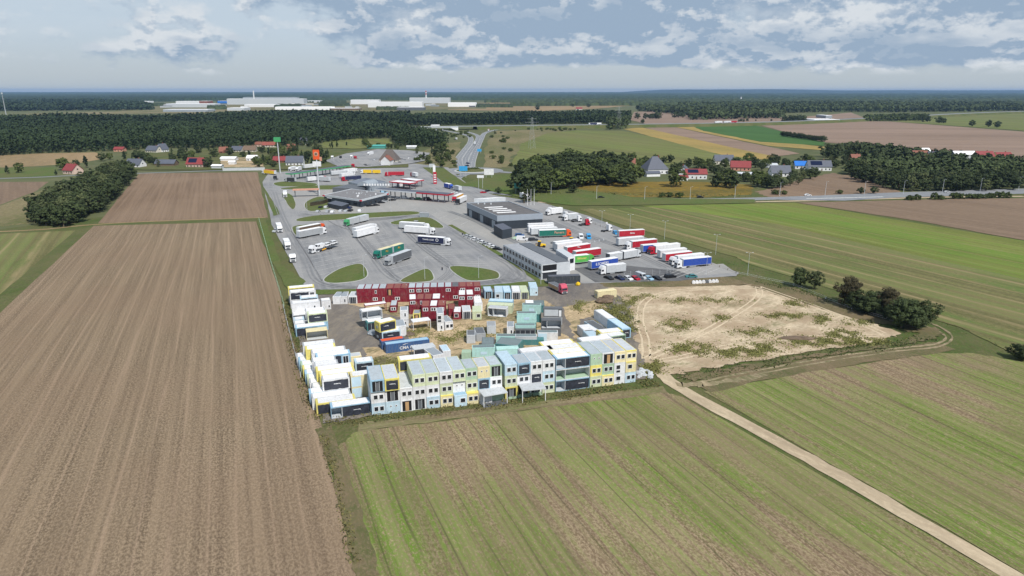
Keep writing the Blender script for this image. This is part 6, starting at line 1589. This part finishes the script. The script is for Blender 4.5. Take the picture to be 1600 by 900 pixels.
NAMES = dict(broad='leafy_tree', dark='broadleaf_tree', copse='copse_tree', birch='birch_tree', conifer='conifer_tree', bush='bush', poplar='poplar_tree', near='broadleaf_tree', neararm='broadleaf_tree', nearlight='birch_tree')
tr = random.Random(5)
HOUSES = [(o.location.copy(), ' '.join(o['label'].split()[:6])) for o in COL.objects if o.get('category') in ('house','barn','garage','inn','hall') and o.parent is None]
USED = {}
STOPW = ('a','the','of','by','with','in','on','at','and','to','among','beside','from','under','right','left','very','beyond','behind','dark','its','red')
def near_label(px, H):
    x, y = G(*px); l, nm = min(HOUSES, key=lambda h: (h[0].x-x)**2+((h[0].y-y)*.6)**2)
    ws = nm.split()
    while ws[-1] in STOPW and len(ws) > 3: ws.pop()
    nm = ' '.join(ws); dx, dy = x-l.x, y-l.y
    rel = ('right of' if dx > 0 else 'left of') if abs(dx) > abs(dy)*.7 else ('behind' if dy > 0 else 'in front of')
    size = 'tall' if H > 10 else 'mid-sized' if H > 7.5 else 'low'
    s = f'{size} garden tree {rel} the {nm}'; USED[s] = USED.get(s, 0)+1
    if USED[s] > 1: s = f'{size} garden tree {rel} the {nm}, {["","second","third","fourth","fifth","sixth","seventh","eighth","ninth"][min(8, USED[s]-1)]} from it'
    return s
def tree_at(x, y, H, key, label, group=None, wide=1.0):
    cm, tm, H0 = PROTO[key][tr.randrange(len(PROTO[key]))]
    root = empty(NAMES[key], (x, y, 0), tr.uniform(0, 6.28), label, 'bush' if key == 'bush' else 'tree', group)
    s = H/H0; root.scale = (s*wide*tr.uniform(.88, 1.12), s*wide*tr.uniform(.88, 1.12), s)
    for nm, me in (('crown', cm), ('trunk', tm)):
        o = bpy.data.objects.new(nm, me); COL.objects.link(o); o.parent = root
    return root
def tree(px, H, key, label, group=None, wide=1.0): x, y = G(*px); return tree_at(x, y, H, key, label, group, wide)
def inside(p, poly):
    c = False; n = len(poly)
    for i in range(n):
        a, b = poly[i], poly[i-1]
        if (a[1] > p[1]) != (b[1] > p[1]) and p[0] < (b[0]-a[0])*(p[1]-a[1])/(b[1]-a[1])+a[0]: c = not c
    return c
def fill(pix, sp, Hr, keys, label, group, cap=300, wide=1.0):
    poly = [G(*p) for p in pix]; x0, x1 = min(p[0] for p in poly), max(p[0] for p in poly); y0, y1 = min(p[1] for p in poly), max(p[1] for p in poly)
    k = 0; y = y0; row = 0; pend = []
    while y < y1 and k < cap:
        x = x0+(sp/2 if row % 2 else 0)
        while x < x1 and k < cap:
            p = (x+tr.uniform(-.35, .35)*sp, y+tr.uniform(-.35, .35)*sp)
            if inside(p, poly): pend.append(p); k += 1
            x += sp
        y += sp*.87; row += 1
    az0 = [math.atan2(p[0], p[1]) for p in pend]; dd = [math.hypot(*p) for p in pend]; a0, a1, d0, d1 = min(az0), max(az0), min(dd), max(dd)
    for p, a, d in zip(pend, az0, dd):
        hh = tr.uniform(*Hr); u = (a-a0)/(a1-a0); w_ = (d-d0)/(d1-d0)
        lb = f'{"tall" if hh > (Hr[0]+Hr[1])/2 else "lower"} {label} {"near its left end" if u < .2 else "left of its middle" if u < .4 else "in its middle" if u < .6 else "right of its middle" if u < .8 else "near its right end"}, {"front" if w_ < .34 else "inner" if w_ < .67 else "rear"} row'
        tree_at(*p, hh, tr.choice(keys), lb, group, wide)
    return k
# single near trees on the right
tree((1248,448), 7.5, 'near', 'dark leafy tree, first on the left in the hedge of the sand lot', wide=.85)
tree((1272,452), 7.4, 'nearlight', 'pale green slender tree beside the first dark one in the hedge of the sand lot', wide=.95)
tree((1325,478), 10.0, 'neararm', 'purplish brown tree in the middle of the hedge by the sand lot', wide=.95)
tree((1338,484), 7.0, 'near', 'small dark tree behind the purplish brown one in the hedge')
tree((1362,492), 8.2, 'near', 'dark round tree left of the brown topped one in the hedge', wide=1.0)
tree((1383,494), 9.4, 'neararm', 'brown topped tree in the right half of the hedge by the sand lot')
tree((1408,512), 9.6, 'near', 'large dark round tree, left of the last pair in the hedge', wide=1.05)
tree((1431,513), 9.2, 'near', 'large dark round tree at the right end of the hedge of the sand lot', wide=1.05)
tree((1395,502), 6.0, 'near', 'low dark tree filling the gap before the last pair in the hedge')
tree((1594,562), 4.5, 'near', 'dark shrub at the right picture edge beside the striped field', wide=1.3)
tree((1350,490), 4.0, 'near', 'low shrub between the purplish tree and the round one', wide=1.3)
# left copse
fill([(47,352),(106,357),(150,334),(206,280),(203,266),(190,262),(150,284),(110,304),(54,334)], 7.0, (9.5,13.5), ['copse','copse','birch'], 'tree of the left copse', 'trees of the left copse', 170, 1.2)
# central grove
fill([(806,300),(830,308),(905,292),(985,293),(990,280),(960,262),(905,258),(850,262),(812,276)], 12.5, (13,18), ['dark','dark','broad'], 'tree of the grove by the road', 'trees of the central grove', 200, 1.1)
for i, x in enumerate((819,824,829)): tree((x,318-i), 14, 'poplar', f'narrow brown poplar, {["left","middle","right"][i]} of three at the bend of the road', wide=1.1)
for (x, y, h, k, lb) in [(984,262,15,'broad','tree right of the brick red house'),(1056,292,15,'broad','round green tree in front of the swept roof villa'),(779,303,5,'dark','small dark tree on the green bank'),(1345,303,5,'dark','round dark tree, left of two by the brown plot'),(1365,303,5.5,'dark','round dark tree, right of two by the brown plot'),(1311,303,3,'bush','small brown bush on the brown plot')]:
    tree((x, y), h, k, lb)
tree((894,302),7,'dark','dark tree at the left end of the goldenrod field')
# village trees right
vil = 'garden tree among the houses of the right hand village'
for (x, y, h) in [(1052,272,10),(1063,268,9),(1075,262,9),(1095,262,9),(1108,262,9),(1098,270,8),(1125,285,8),(1118,292,9),(1135,293,14),(1146,294,13),(1122,276,10),(1170,255,11),(1180,262,10),(1190,266,8),(1195,262,9),(1205,258,11),(1212,258,10),(1190,290,9),(1198,293,10),(1206,295,9),(1215,294,8),(1182,292,10),(1222,293,7),(1232,272,8),(1240,278,7),(1256,278,9),(1266,280,10),(1274,276,8),(1246,262,9),(1258,256,10),(1262,256,9),(1300,250,16),(1292,246,15),(1283,262,7),(1305,262,8),(1000,262,9),(1008,258,9),(1236,286,8),(1228,262,8),(1140,276,6),(1162,284,7),(1112,270,7)]:
    tree((x, y), h, tr.choice(['dark','broad','dark']), near_label((x, y), h), 'garden trees of the right village')
# big wood right
fill([(1322,274),(1360,293),(1430,302),(1520,300),(1600,296),(1690,292),(1690,278),(1600,280),(1500,284),(1420,284),(1360,272),(1330,262)], 11, (9.5,13), ['dark','birch','copse'], 'tree of the right wood', 'front trees of the right wood', 140, 1.25)
STUFFW = [[(1330,262),(1360,272),(1420,284),(1500,284),(1600,280),(1700,278),(1700,262),(1600,258),(1500,256),(1420,260),(1360,256)],[(1300,238),(1330,250),(1420,256),(1500,256),(1500,248),(1430,246),(1380,240),(1340,234)]]

# roadside bushes
for i, (x, y, h, w_) in enumerate([(1420,313,3.2,1.1),(1432,312.5,3.6,1),(1460,312,4.4,.9),(1470,312,2.8,1.2),(1492,311,4.4,1),(1500,310.5,3.8,1.2),(1515,310.5,3.4,1.3),(1525,310.5,3.6,1.2),(1536,310,3.4,1.2),(1547,309.5,3.6,1.1),(1562,309,4.6,.9),(1574,309,3.8,.8),(1034,308,3,1),(1046,308,3.4,1),(1062,309,4,.9),(1211,304,3.2,1.2),(1224,304,3,1)]):
    tree((x, y), h, 'bush', f'roadside bush, {["first","second","third","fourth","fifth","sixth","seventh","eighth","ninth","tenth","eleventh","twelfth"][i]} of the hedge below the main road on the right' if i < 12 else 'low round bush at the edge of the goldenrod field', 'bushes along the main road', w_)
# left village trees
vil2 = 'garden tree among the houses of the left hand village'
for (x, y, h) in [(30,270,9),(12,272,8),(98,266,12),(135,262,12),(120,262,8),(88,274,5),(140,278,4),(160,252,9),(172,250,8),(195,250,9),(215,250,11),(225,252,10),(235,256,9),(243,258,8),(270,252,9),(280,250,10),(290,252,10),(325,262,10),(330,258,9),(300,246,8),(285,242,9),(310,240,9),(326,236,9),(335,246,10),(345,262,5),(400,258,9),(405,262,9),(412,256,10),(420,258,9),(428,262,7),(445,252,10),(452,248,11),(462,250,10),(472,248,9),(480,256,12),(488,262,10),(496,262,9),(505,256,12),(510,250,10),(500,242,11),(492,240,9),(430,245,10),(440,242,10),(420,242,9),(410,240,9),(465,236,8),(390,246,8),(380,246,7),(570,228,9),(577,233,8),(607,232,7),(612,233,7),(655,228,6),(690,262,8),(692,240,14),(686,242,12),(680,245,10),(698,248,8),(702,252,7),(450,232,8),(370,232,8),(398,226,8),(315,232,8)]:
    tree((x, y), h, tr.choice(['broad','conifer','dark']), near_label((x, y), h), 'garden trees of the left village')
for k in range(58):
    x, y = tr.choice([(tr.uniform(180,420), tr.uniform(236,262)), (tr.uniform(420,520), tr.uniform(228,256)), (tr.uniform(420,530), tr.uniform(228,250)), (tr.uniform(540,700), tr.uniform(226,234)), (tr.uniform(640,700), tr.uniform(238,262))])
    if 335 < x < 415 and y > 250: continue
    h = tr.uniform(5, 10); tree((x, y), h, tr.choice(['broad','conifer','dark','birch']), near_label((x, y), h), 'garden trees of the left village')
for k in range(36):
    x, y = tr.choice([(tr.uniform(1040,1290), tr.uniform(256,264)), (tr.uniform(1110,1270), tr.uniform(280,292)), (tr.uniform(1000,1060), tr.uniform(254,262)), (tr.uniform(1285,1335), tr.uniform(245,262))])
    h = tr.uniform(5, 10); tree((x, y), h, tr.choice(['broad','dark','birch']), near_label((x, y), h), 'garden trees of the right village')
# scattered shrubs on the scrubland by the carriageway
for k in range(80):
    x, y = tr.choice([(tr.uniform(765,800), tr.uniform(205,262)), (tr.uniform(800,900), tr.uniform(200,206)), (tr.uniform(645,712), tr.uniform(228,262)), (tr.uniform(700,735), tr.uniform(203,216))])
    tree((x, y), tr.uniform(2.2, 4.5), 'bush', 'small dark shrub on the scrubland by the motorway slip roads', 'shrubs of the scrubland')
for k in range(9): x, y = G(738+tr.uniform(-9, 9), 267+tr.uniform(-1.5, 1)); tree_at(x, y, 2.5, 'bush', 'low shrub on the roundabout island', 'shrubs on the roundabout')
# isolated trees on the far fields
far_t = 'isolated dark tree on the far fields at the right'
for (x, y, h, w_) in [(996,186,16,1),(1008,186,15,1),(1015,186,12,1),(1019,186,15,1),(1025,186,17,1),(1029,186,17,1),(1004,193,10,1),(1054,184,13,1.1),(1060,184,13,1),(1067,184,14,1),(1441,190.5,19,1.1),(1449,190.5,15,1),(1467,192.5,15,1),(1474,192.5,12,1.1),(1518,197.5,13,1),(1544,198.5,14,.9),(1558,199.5,13,1),(1224,191.5,14,.9),(1229,191.5,14,1),(1234,192,17,1),(1239,192,17,1),(1245,192,18,1),(1250,192,18,1),(1255,192,17,1),(840,172,18,1),(920,168,17,1),(895,167,14,1),(870,163,18,1.5),(1408,188,14,1.4),(1415,188,16,1)]:
    tree((x, y), h, 'dark', far_t, 'isolated trees of the far fields', w_*1.1)
for k in range(22): tree((1222+k*3.1, 213+k*.42), tr.uniform(7, 9), 'dark', 'small tree of the row crossing the far green field', 'tree row in the far green field')
for k in range(16): tree((1150+tr.uniform(0, 170), 190.3+tr.uniform(-1, .4)), tr.uniform(4, 8), 'dark', 'low tree beside the far motorway', 'low trees by the far motorway')
# ---- woods that read as one mass
def wood(name, pix, sp, Hm, label, m='pine', seed=1, nf=26, wd=4.4, kind='forest', leaf=1.15, lowfill=True):
    rng = np.random.default_rng(seed); poly = np.array([G(*p) for p in pix]); x0, y0 = poly.min(0); x1, y1 = poly.max(0)
    gx, gy = np.meshgrid(np.arange(x0, x1, sp), np.arange(y0, y1, sp*.87)); gx[1::2] += sp/2
    Pn = np.stack([gx.ravel(), gy.ravel()], 1)+rng.uniform(-.38, .38, (gx.size, 2))*sp
    ins = np.zeros(len(Pn), bool); n = len(poly); px_, py_ = Pn[:, 0], Pn[:, 1]
    for i in range(n):
        a, b_ = poly[i], poly[i-1]
        with np.errstate(divide='ignore', invalid='ignore'):
            cr_ = ((a[1] > py_) != (b_[1] > py_)) & (px_ < (b_[0]-a[0])*(py_-a[1])/(b_[1]-a[1])+a[0])
        ins ^= cr_
    Pn = Pn[ins]; Nt = len(Pn)
    # a handful of tree templates, each nf leaf clumps
    T_ = []
    for k in range(8):
        d = rng.normal(size=(nf, 3)); d /= np.linalg.norm(d, axis=1, keepdims=True); d[:, 2] = np.where(rng.random(nf) < .6, np.abs(d[:, 2]), d[:, 2])
        C = d*np.array([wd/2, wd/2, .30])*rng.uniform(.7, 1.05, (nf, 1)); C[:, 2] = .68+C[:, 2]
        if lowfill: q = rng.random(nf) < .3; C[q, 2] = rng.uniform(.08, .5, q.sum()); 
        f = np.clip(1.3-(C[:, 2]-.5)*1.5, .3, 1); C[:, :2] *= f[:, None]
        nr = d+rng.normal(size=d.shape)*.3; T_.append((C, nr))
    sc = rng.uniform(.78, 1.18, Nt)*(1+.14*np.sin(Pn[:, 0]/47+seed)*np.cos(Pn[:, 1]/61)); Hh = Hm*sc; which = rng.integers(0, 8, Nt)
    Cs = np.empty((Nt, nf, 3)); Ns = np.empty((Nt, nf, 3)); ang = rng.uniform(0, 6.28, Nt); ca, sa = np.cos(ang), np.sin(ang)
    for k in range(8):
        q = which == k; C, nr = T_[k]
        Cs[q, :, 0] = Pn[q, 0, None]+(C[None, :, 0]*ca[q, None]-C[None, :, 1]*sa[q, None])*sc[q, None]
        Cs[q, :, 1] = Pn[q, 1, None]+(C[None, :, 0]*sa[q, None]+C[None, :, 1]*ca[q, None])*sc[q, None]
        Cs[q, :, 2] = C[None, :, 2]*Hh[q, None]
        Ns[q] = nr[None]
        Ns[q, :, 0], Ns[q, :, 1] = nr[None, :, 0]*ca[q, None]-nr[None, :, 1]*sa[q, None], nr[None, :, 0]*sa[q, None]+nr[None, :, 1]*ca[q, None]
    Cs = Cs.reshape(-1, 3); Ns = Ns.reshape(-1, 3)+np.array([0, 0, .25])
    V, F = leaf_quads(Cs, Ns, rng.uniform(.7, 1.3, len(Cs))*leaf, rng); V[:, 2] = np.maximum(V[:, 2], .02)
    patch = .5+.5*np.sin(Pn[:, 0]/90+2*seed)*np.sin(Pn[:, 1]/120+seed)
    ti = np.repeat(np.clip(rng.uniform(0, .55, Nt)+.35*patch, 0, 1), nf*4)+np.repeat(rng.uniform(-.1, .15, len(Cs)), 4)
    me = arr_mesh(name, V, F, ti, LM[m]); o = bpy.data.objects.new(name, me); COL.objects.link(o); print('WOOD', name, Nt)
    return tag(o, label, 'forest', None, 'stuff')
VX = 0
wood('pine_forest', [(-400,262),(-100,252),(0,244),(60,240),(130,238),(190,236),(250,232),(330,232),(400,229),(470,228),(520,222),(560,218),(612,216),(618,229),(694,231),(701,225),(645,213),(628,204),(560,204),(300,204),(-400,206)], 6.4, 17, 'broad dark pine forest spreading behind the left village', 'pine', 2, 24, 5.0)
wood('pine_forest', [(-400,206),(300,204),(625,203),(640,195),(640,187),(500,184),(360,185),(330,192),(40,193),(-400,194)], 10, 20, 'rear part of the dark pine forest below the industrial park', 'pine', 3, 20, 7.0, leaf=1.9)
wood('mixed_wood', [(640,197),(780,195),(905,194),(985,193),(985,182),(930,183),(800,186),(640,189)], 9, 18, 'dark belt of wood directly behind the motorway', 'pine', 4, 20, 6.0, leaf=1.7)
wood('mixed_wood', [(945,200),(955,204),(980,201),(984,193),(960,191)], 9, 17, 'dark clump of trees at the motorway in the middle of the view', 'dark', 14, 22, 6.0, leaf=1.6)
wood('far_wood', [(-900,180),(240,172),(225,165),(150,160),(-900,162)], 19, 20, 'far dark forest left of the industrial park', 'far', 5, 14, 15, leaf=4)
wood('far_wood', [(1080,188),(1225,185),(1225,177),(1300,175),(1400,176),(1620,173),(2100,172),(2100,166),(1300,164),(1060,166),(1060,172),(990,173),(1070,180)], 17, 19, 'bushy woodland beyond the brown field on the right', 'dark', 7, 14, 13, leaf=3.4)
wood('far_wood', [(1352,190),(1440,189),(1450,183),(1400,183),(1350,185)], 12, 9, 'low thicket where the far fields meet on the right', 'bush', 17, 14, 9, leaf=2.4)
for k, pl in enumerate(STUFFW): wood('mixed_wood', pl, 9, 10.5, ['inner part of the wood above the road on the right','trees behind the upper village on the right'][k], 'dark', 30+k, 24, 7.0, leaf=1.5)
def canopy_sheet(name, pix, cell, Hm, label, seed=0, cy=2.2, m='far'):
    """closed forest roof seen from far away: an uneven surface at tree height with a skirt down to the ground"""
    rng = np.random.default_rng(seed); poly = [G(*p) for p in pix]; xs = [p[0] for p in poly]; ys = [p[1] for p in poly]
    y = min(ys); V = []; F = []; T = []; rows_ = []
    while y < max(ys):
        c = cell*max(1, y/min(ys)*.8); k0 = int(min(xs)/c)-1; k1 = int(max(xs)/c)+1
        for k in range(k0, k1):
            x = k*c+rng.uniform(-.3, .3)*c; yy = y+rng.uniform(-.4, .4)*c*cy
            if not inside((x, yy), poly): continue
            h = Hm*rng.uniform(.72, 1.08); w0 = c*.75; d0 = c*cy*.7; o = len(V); j = rng.uniform(.75, 1.2, 5)
            V += [(x-w0, yy-d0, 0), (x+w0, yy-d0, 0), (x+w0, yy+d0, 0), (x-w0, yy+d0, 0), (x-w0*.8, yy-d0*.75, h*.8*j[0]), (x+w0*.8, yy-d0*.75, h*.8*j[1]), (x+w0*.8, yy+d0*.75, h*.8*j[2]), (x-w0*.8, yy+d0*.75, h*.8*j[3])]
            F += [(o, o+1, o+5, o+4), (o+1, o+2, o+6, o+5), (o+2, o+3, o+7, o+6), (o+3, o, o+4, o+7), (o+4, o+5, o+6, o+7)]; T += [rng.uniform(0, .7)]*8
        y += c*cy*.9
    me = arr_mesh(name, np.array(V), np.array(F), np.array(T), LM[m]); o = bpy.data.objects.new(name, me); COL.objects.link(o); print('CANOPY', name, len(V)//8)
    return tag(o, label, 'forest', None, 'stuff')
for k, (xa, xb, ya, yb) in enumerate([(326,352,171,167),(430,470,168.5,165.5),(500,545,166,163),(590,640,172,170),(745,800,168,165),(470,540,160.5,158.5),(225,255,166,163.5),(600,660,164.5,163),(340,380,160,158.5)]):
    canopy_sheet('far_wood', [(xa,ya),(xb,ya),(xb,yb),(xa,yb)], 7, 11, f'small dark clump of trees between the factory halls, {ORD[k]} one', 60+k, 1.3, 'dark')
canopy_sheet('far_wood', [(-1200,161),(180,160),(420,156),(420,152),(-1200,152)], 14, 20, 'farther forest band on the left below the horizon', 6)
canopy_sheet('far_wood', [(800,166),(1000,165),(1060,168),(1600,166),(2300,164),(2300,160),(1400,161.5),(1100,163),(800,163.5)], 14, 17, 'patchy woods in front of the far settlement on the right', 8, m='dark')
canopy_sheet('far_wood', [(760,160.5),(1100,161),(1500,160),(2300,158),(2300,156),(1400,157),(760,157)], 18, 17, 'hedges and woods around the far settlement on the right', 18, m='dark')
canopy_sheet('far_wood', [(420,157),(560,156),(800,157),(1400,155.5),(2400,155),(2400,153),(420,152.5)], 20, 18, 'forest band behind the industrial park', 9)
canopy_sheet('horizon_forest', [(-1500,153.2),(2900,153.2),(2100,144.5),(-500,144.5)], 42, 20, 'endless blue forest stretching to the horizon', 10, 4)
# distant ridge on the right
b = MB(); n = 60; D0 = 17000; X0, X1 = 3000, 16000; V = []
for i in range(n+1):
    t = i/n; x = X0+(X1-X0)*t; h = (84+10*math.sin(t*9)+6*math.sin(t*23+1))*min(1, t*9)*(1-.55*max(0, t-.35))
    V += [(x, D0, 0), (x, D0+1500, max(h, 2)), (x, D0+4500, max(h*.95, 2))]
b.poly(V, [(3*i, 3*i+3, 3*i+4, 3*i+1) for i in range(n)]+[(3*i+1, 3*i+4, 3*i+5, 3*i+2) for i in range(n)], mat('forest_ridge', (.025,.042,.025), var=.3, scale=.01, rough=1))
tag(b.build('hills'), kind='structure')
# fringe of weeds around the yard and along the tracks
def weeds(name, lines_, per_m, label, h=.7, m='weeds', seed=3):
    rng = np.random.default_rng(seed); C = []
    for pl, wd in lines_:
        Q, A, B = ribbon_pts(pl, wd)
        for i in range(len(Q)-1):
            L_ = (Q[i+1]-Q[i]).length; k = int(L_*wd*per_m)
            t = rng.random(k); u = np.clip(rng.normal(0, .28, k), -.5, .5)
            d = (Q[i+1]-Q[i]).normalized()
            C.append(np.stack([Q[i].x+d.x*L_*t-d.y*u*wd, Q[i].y+d.y*L_*t+d.x*u*wd, rng.uniform(.05, .3, k)*h*2], 1))
    C = np.concatenate(C); cl = np.sin(C[:, 0]*.5+.8*np.sin(C[:, 1]*.23))*np.sin(C[:, 1]*.43+1)+rng.normal(0, .5, len(C)); C = C[cl > -.3]
    V, F = leaf_quads(C, rng.normal(size=C.shape)+np.array([0, -.2, .6]), rng.uniform(.08, .24, len(C))*h*1.3, rng); V[:, 2] = np.maximum(V[:, 2], .01)
    ti = np.repeat(rng.uniform(0, 1, len(C)), 4); me = arr_mesh(name, V, F, ti, LM[m]); o = bpy.data.objects.new(name, me); COL.objects.link(o); return tag(o, label, 'weeds', None, 'stuff')
weeds('tall_weeds', [([(505,662),(600,652),(800,630),(1000,602),(1025,598)], 5), ([(500,655),(478,590),(460,530),(446,470)], 5), ([(552,880),(528,760),(503,680)], 2)], 7, 'tall dry weeds and grass fringing the outside of the container yard', .8)
weeds('tall_weeds', [([(1060,590),(1150,577),(1290,554),(1400,539),(1455,528)], 6), ([(1180,440),(1250,455),(1340,485),(1430,510)], 6), ([(945,480),(980,505),(990,520)], 8)], 4.0, 'rough weeds along the edge of the sand lot', .8, 'bush', 5)
weeds('field_fringe', [([(860,322),(1000,372),(1150,415),(1300,450),(1500,515),(1600,562)], 3)], 1.0, 'dark grass fringe along the lower edge of the striped field', .6, 'bush', 6)
weeds('tall_weeds', [([(800,310),(900,300),(1000,306),(1180,306)], 8), ([(850,262),(905,300)], 6)], .5, 'yellow and green weeds at the edge of the goldenrod field', 1.6, 'light', 7)
rng = np.random.default_rng(44); C = []
for (px_, py_, sx_, sy_, n_) in [(1125,498,9,3.5,4.5),(1225,494,20,2.5,2.6),(1315,523,13,4,2.6),(1010,464,10,2.5,6),(1244,475,10,3,2.6),(1285,500,8,4,2.6),(960,490,14,9,2.2),(970,512,12,8,2.6),(1060,508,14,6,4),(1075,545,20,5,3.5),(1150,553,26,4,3),(1180,520,20,4,5),(1120,470,20,3,5),(1020,575,10,5,2),(1190,545,18,5,4),(1270,535,24,4,3),(1340,505,12,3,4),(1340,535,24,3,2.2),(1060,470,12,3,5),(905,480,6,5,3),(985,470,8,4,3),(650,520,14,4,5),(740,520,16,5,5),(700,530,14,4,6),(600,568,16,4,5),(870,552,6,3,4)]:
    k = int(sx_*sy_*150/n_)
    a_, b_ = rng.normal(0, 1, k), rng.normal(0, 1, k); pp = np.array([G(px_+sx_*s, py_+sy_*t) for s, t in zip(a_, b_)])
    C.append(np.column_stack([pp, rng.uniform(.05, .35, k)]))
C = np.concatenate(C); cl = np.sin(C[:, 0]*.8+1)*np.sin(C[:, 1]*.6)+rng.normal(0, .4, len(C)); C = C[cl > -.2]
V, F = leaf_quads(C, rng.normal(size=C.shape)+np.array([0, -.2, .9]), rng.uniform(.10, .28, len(C)), rng); V[:, 2] = np.maximum(V[:, 2], .14)
me = arr_mesh('weed_patches', V, F, np.repeat(rng.uniform(0, 1, len(C)), 4), LM['weeds2']); o = bpy.data.objects.new('weed_patches', me); COL.objects.link(o); tag(o, 'loose patches of low weeds on the bare sandy ground', 'weeds', None, 'stuff')
# ------------------------------------------------------------------ haze
hz = bpy.data.meshes.new('haze'); b = MB(); b.box(-22000, -500, -1, 22000, 22000, 104, P('white')); me = b.mesh('haze'); me.materials.clear()
hm = bpy.data.materials.new('haze'); hm.use_nodes = True; n = hm.node_tree.nodes; n.remove(n['Principled BSDF']); pv = n.new('ShaderNodeVolumePrincipled')
pv.inputs['Color'].default_value = (.36,.58,.95,1); pv.inputs['Density'].default_value = HAZE; pv.inputs['Anisotropy'].default_value = 0.0
hm.node_tree.links.new(pv.outputs[0], n['Material Output'].inputs['Volume']); me.materials.append(hm)
o = bpy.data.objects.new('haze', me); COL.objects.link(o); tag(o, 'pale blue haze in the far air', 'haze', None, 'stuff')

for o in COL.objects:
    if o.parent is None and o.get('label'):
        ws = o['label'].split()
        for art in ('the', 'a', 'an'):
            while len(ws) > 16 and art in ws: ws.remove(art)
        if len(ws) > 16: ws = ws[:16]
        o['label'] = ' '.join(ws)
for o in COL.objects:
    if o.parent is None and o.get('label') and not 4 <= len(o['label'].split()) <= 16: print('LABEL', len(o['label'].split()), o['label'])
byl = {}
for o in COL.objects:
    if o.parent is None and o.get('label') and not o.get('kind'): byl.setdefault(o['label'], []).append(o)
for k, q in byl.items():
    if 2 <= len(q) <= 20 and len(k.split()) <= 13:
        q.sort(key=lambda o: math.atan2(o.location.x, o.location.y))
        for i, o in enumerate(q): o['label'] = k+(f', {ORD[i]} from left' if len(q) > 2 else f', {["left", "right"][i]} one')
seen = {}
for o in COL.objects:
    if o.parent is None and o.get('label') and o.get('category') not in ('tree', 'bush'): seen.setdefault(o['label'], []).append(o.name)
for k, q in seen.items():
    if len(q) > 1: print('DUP', k, q[:3])
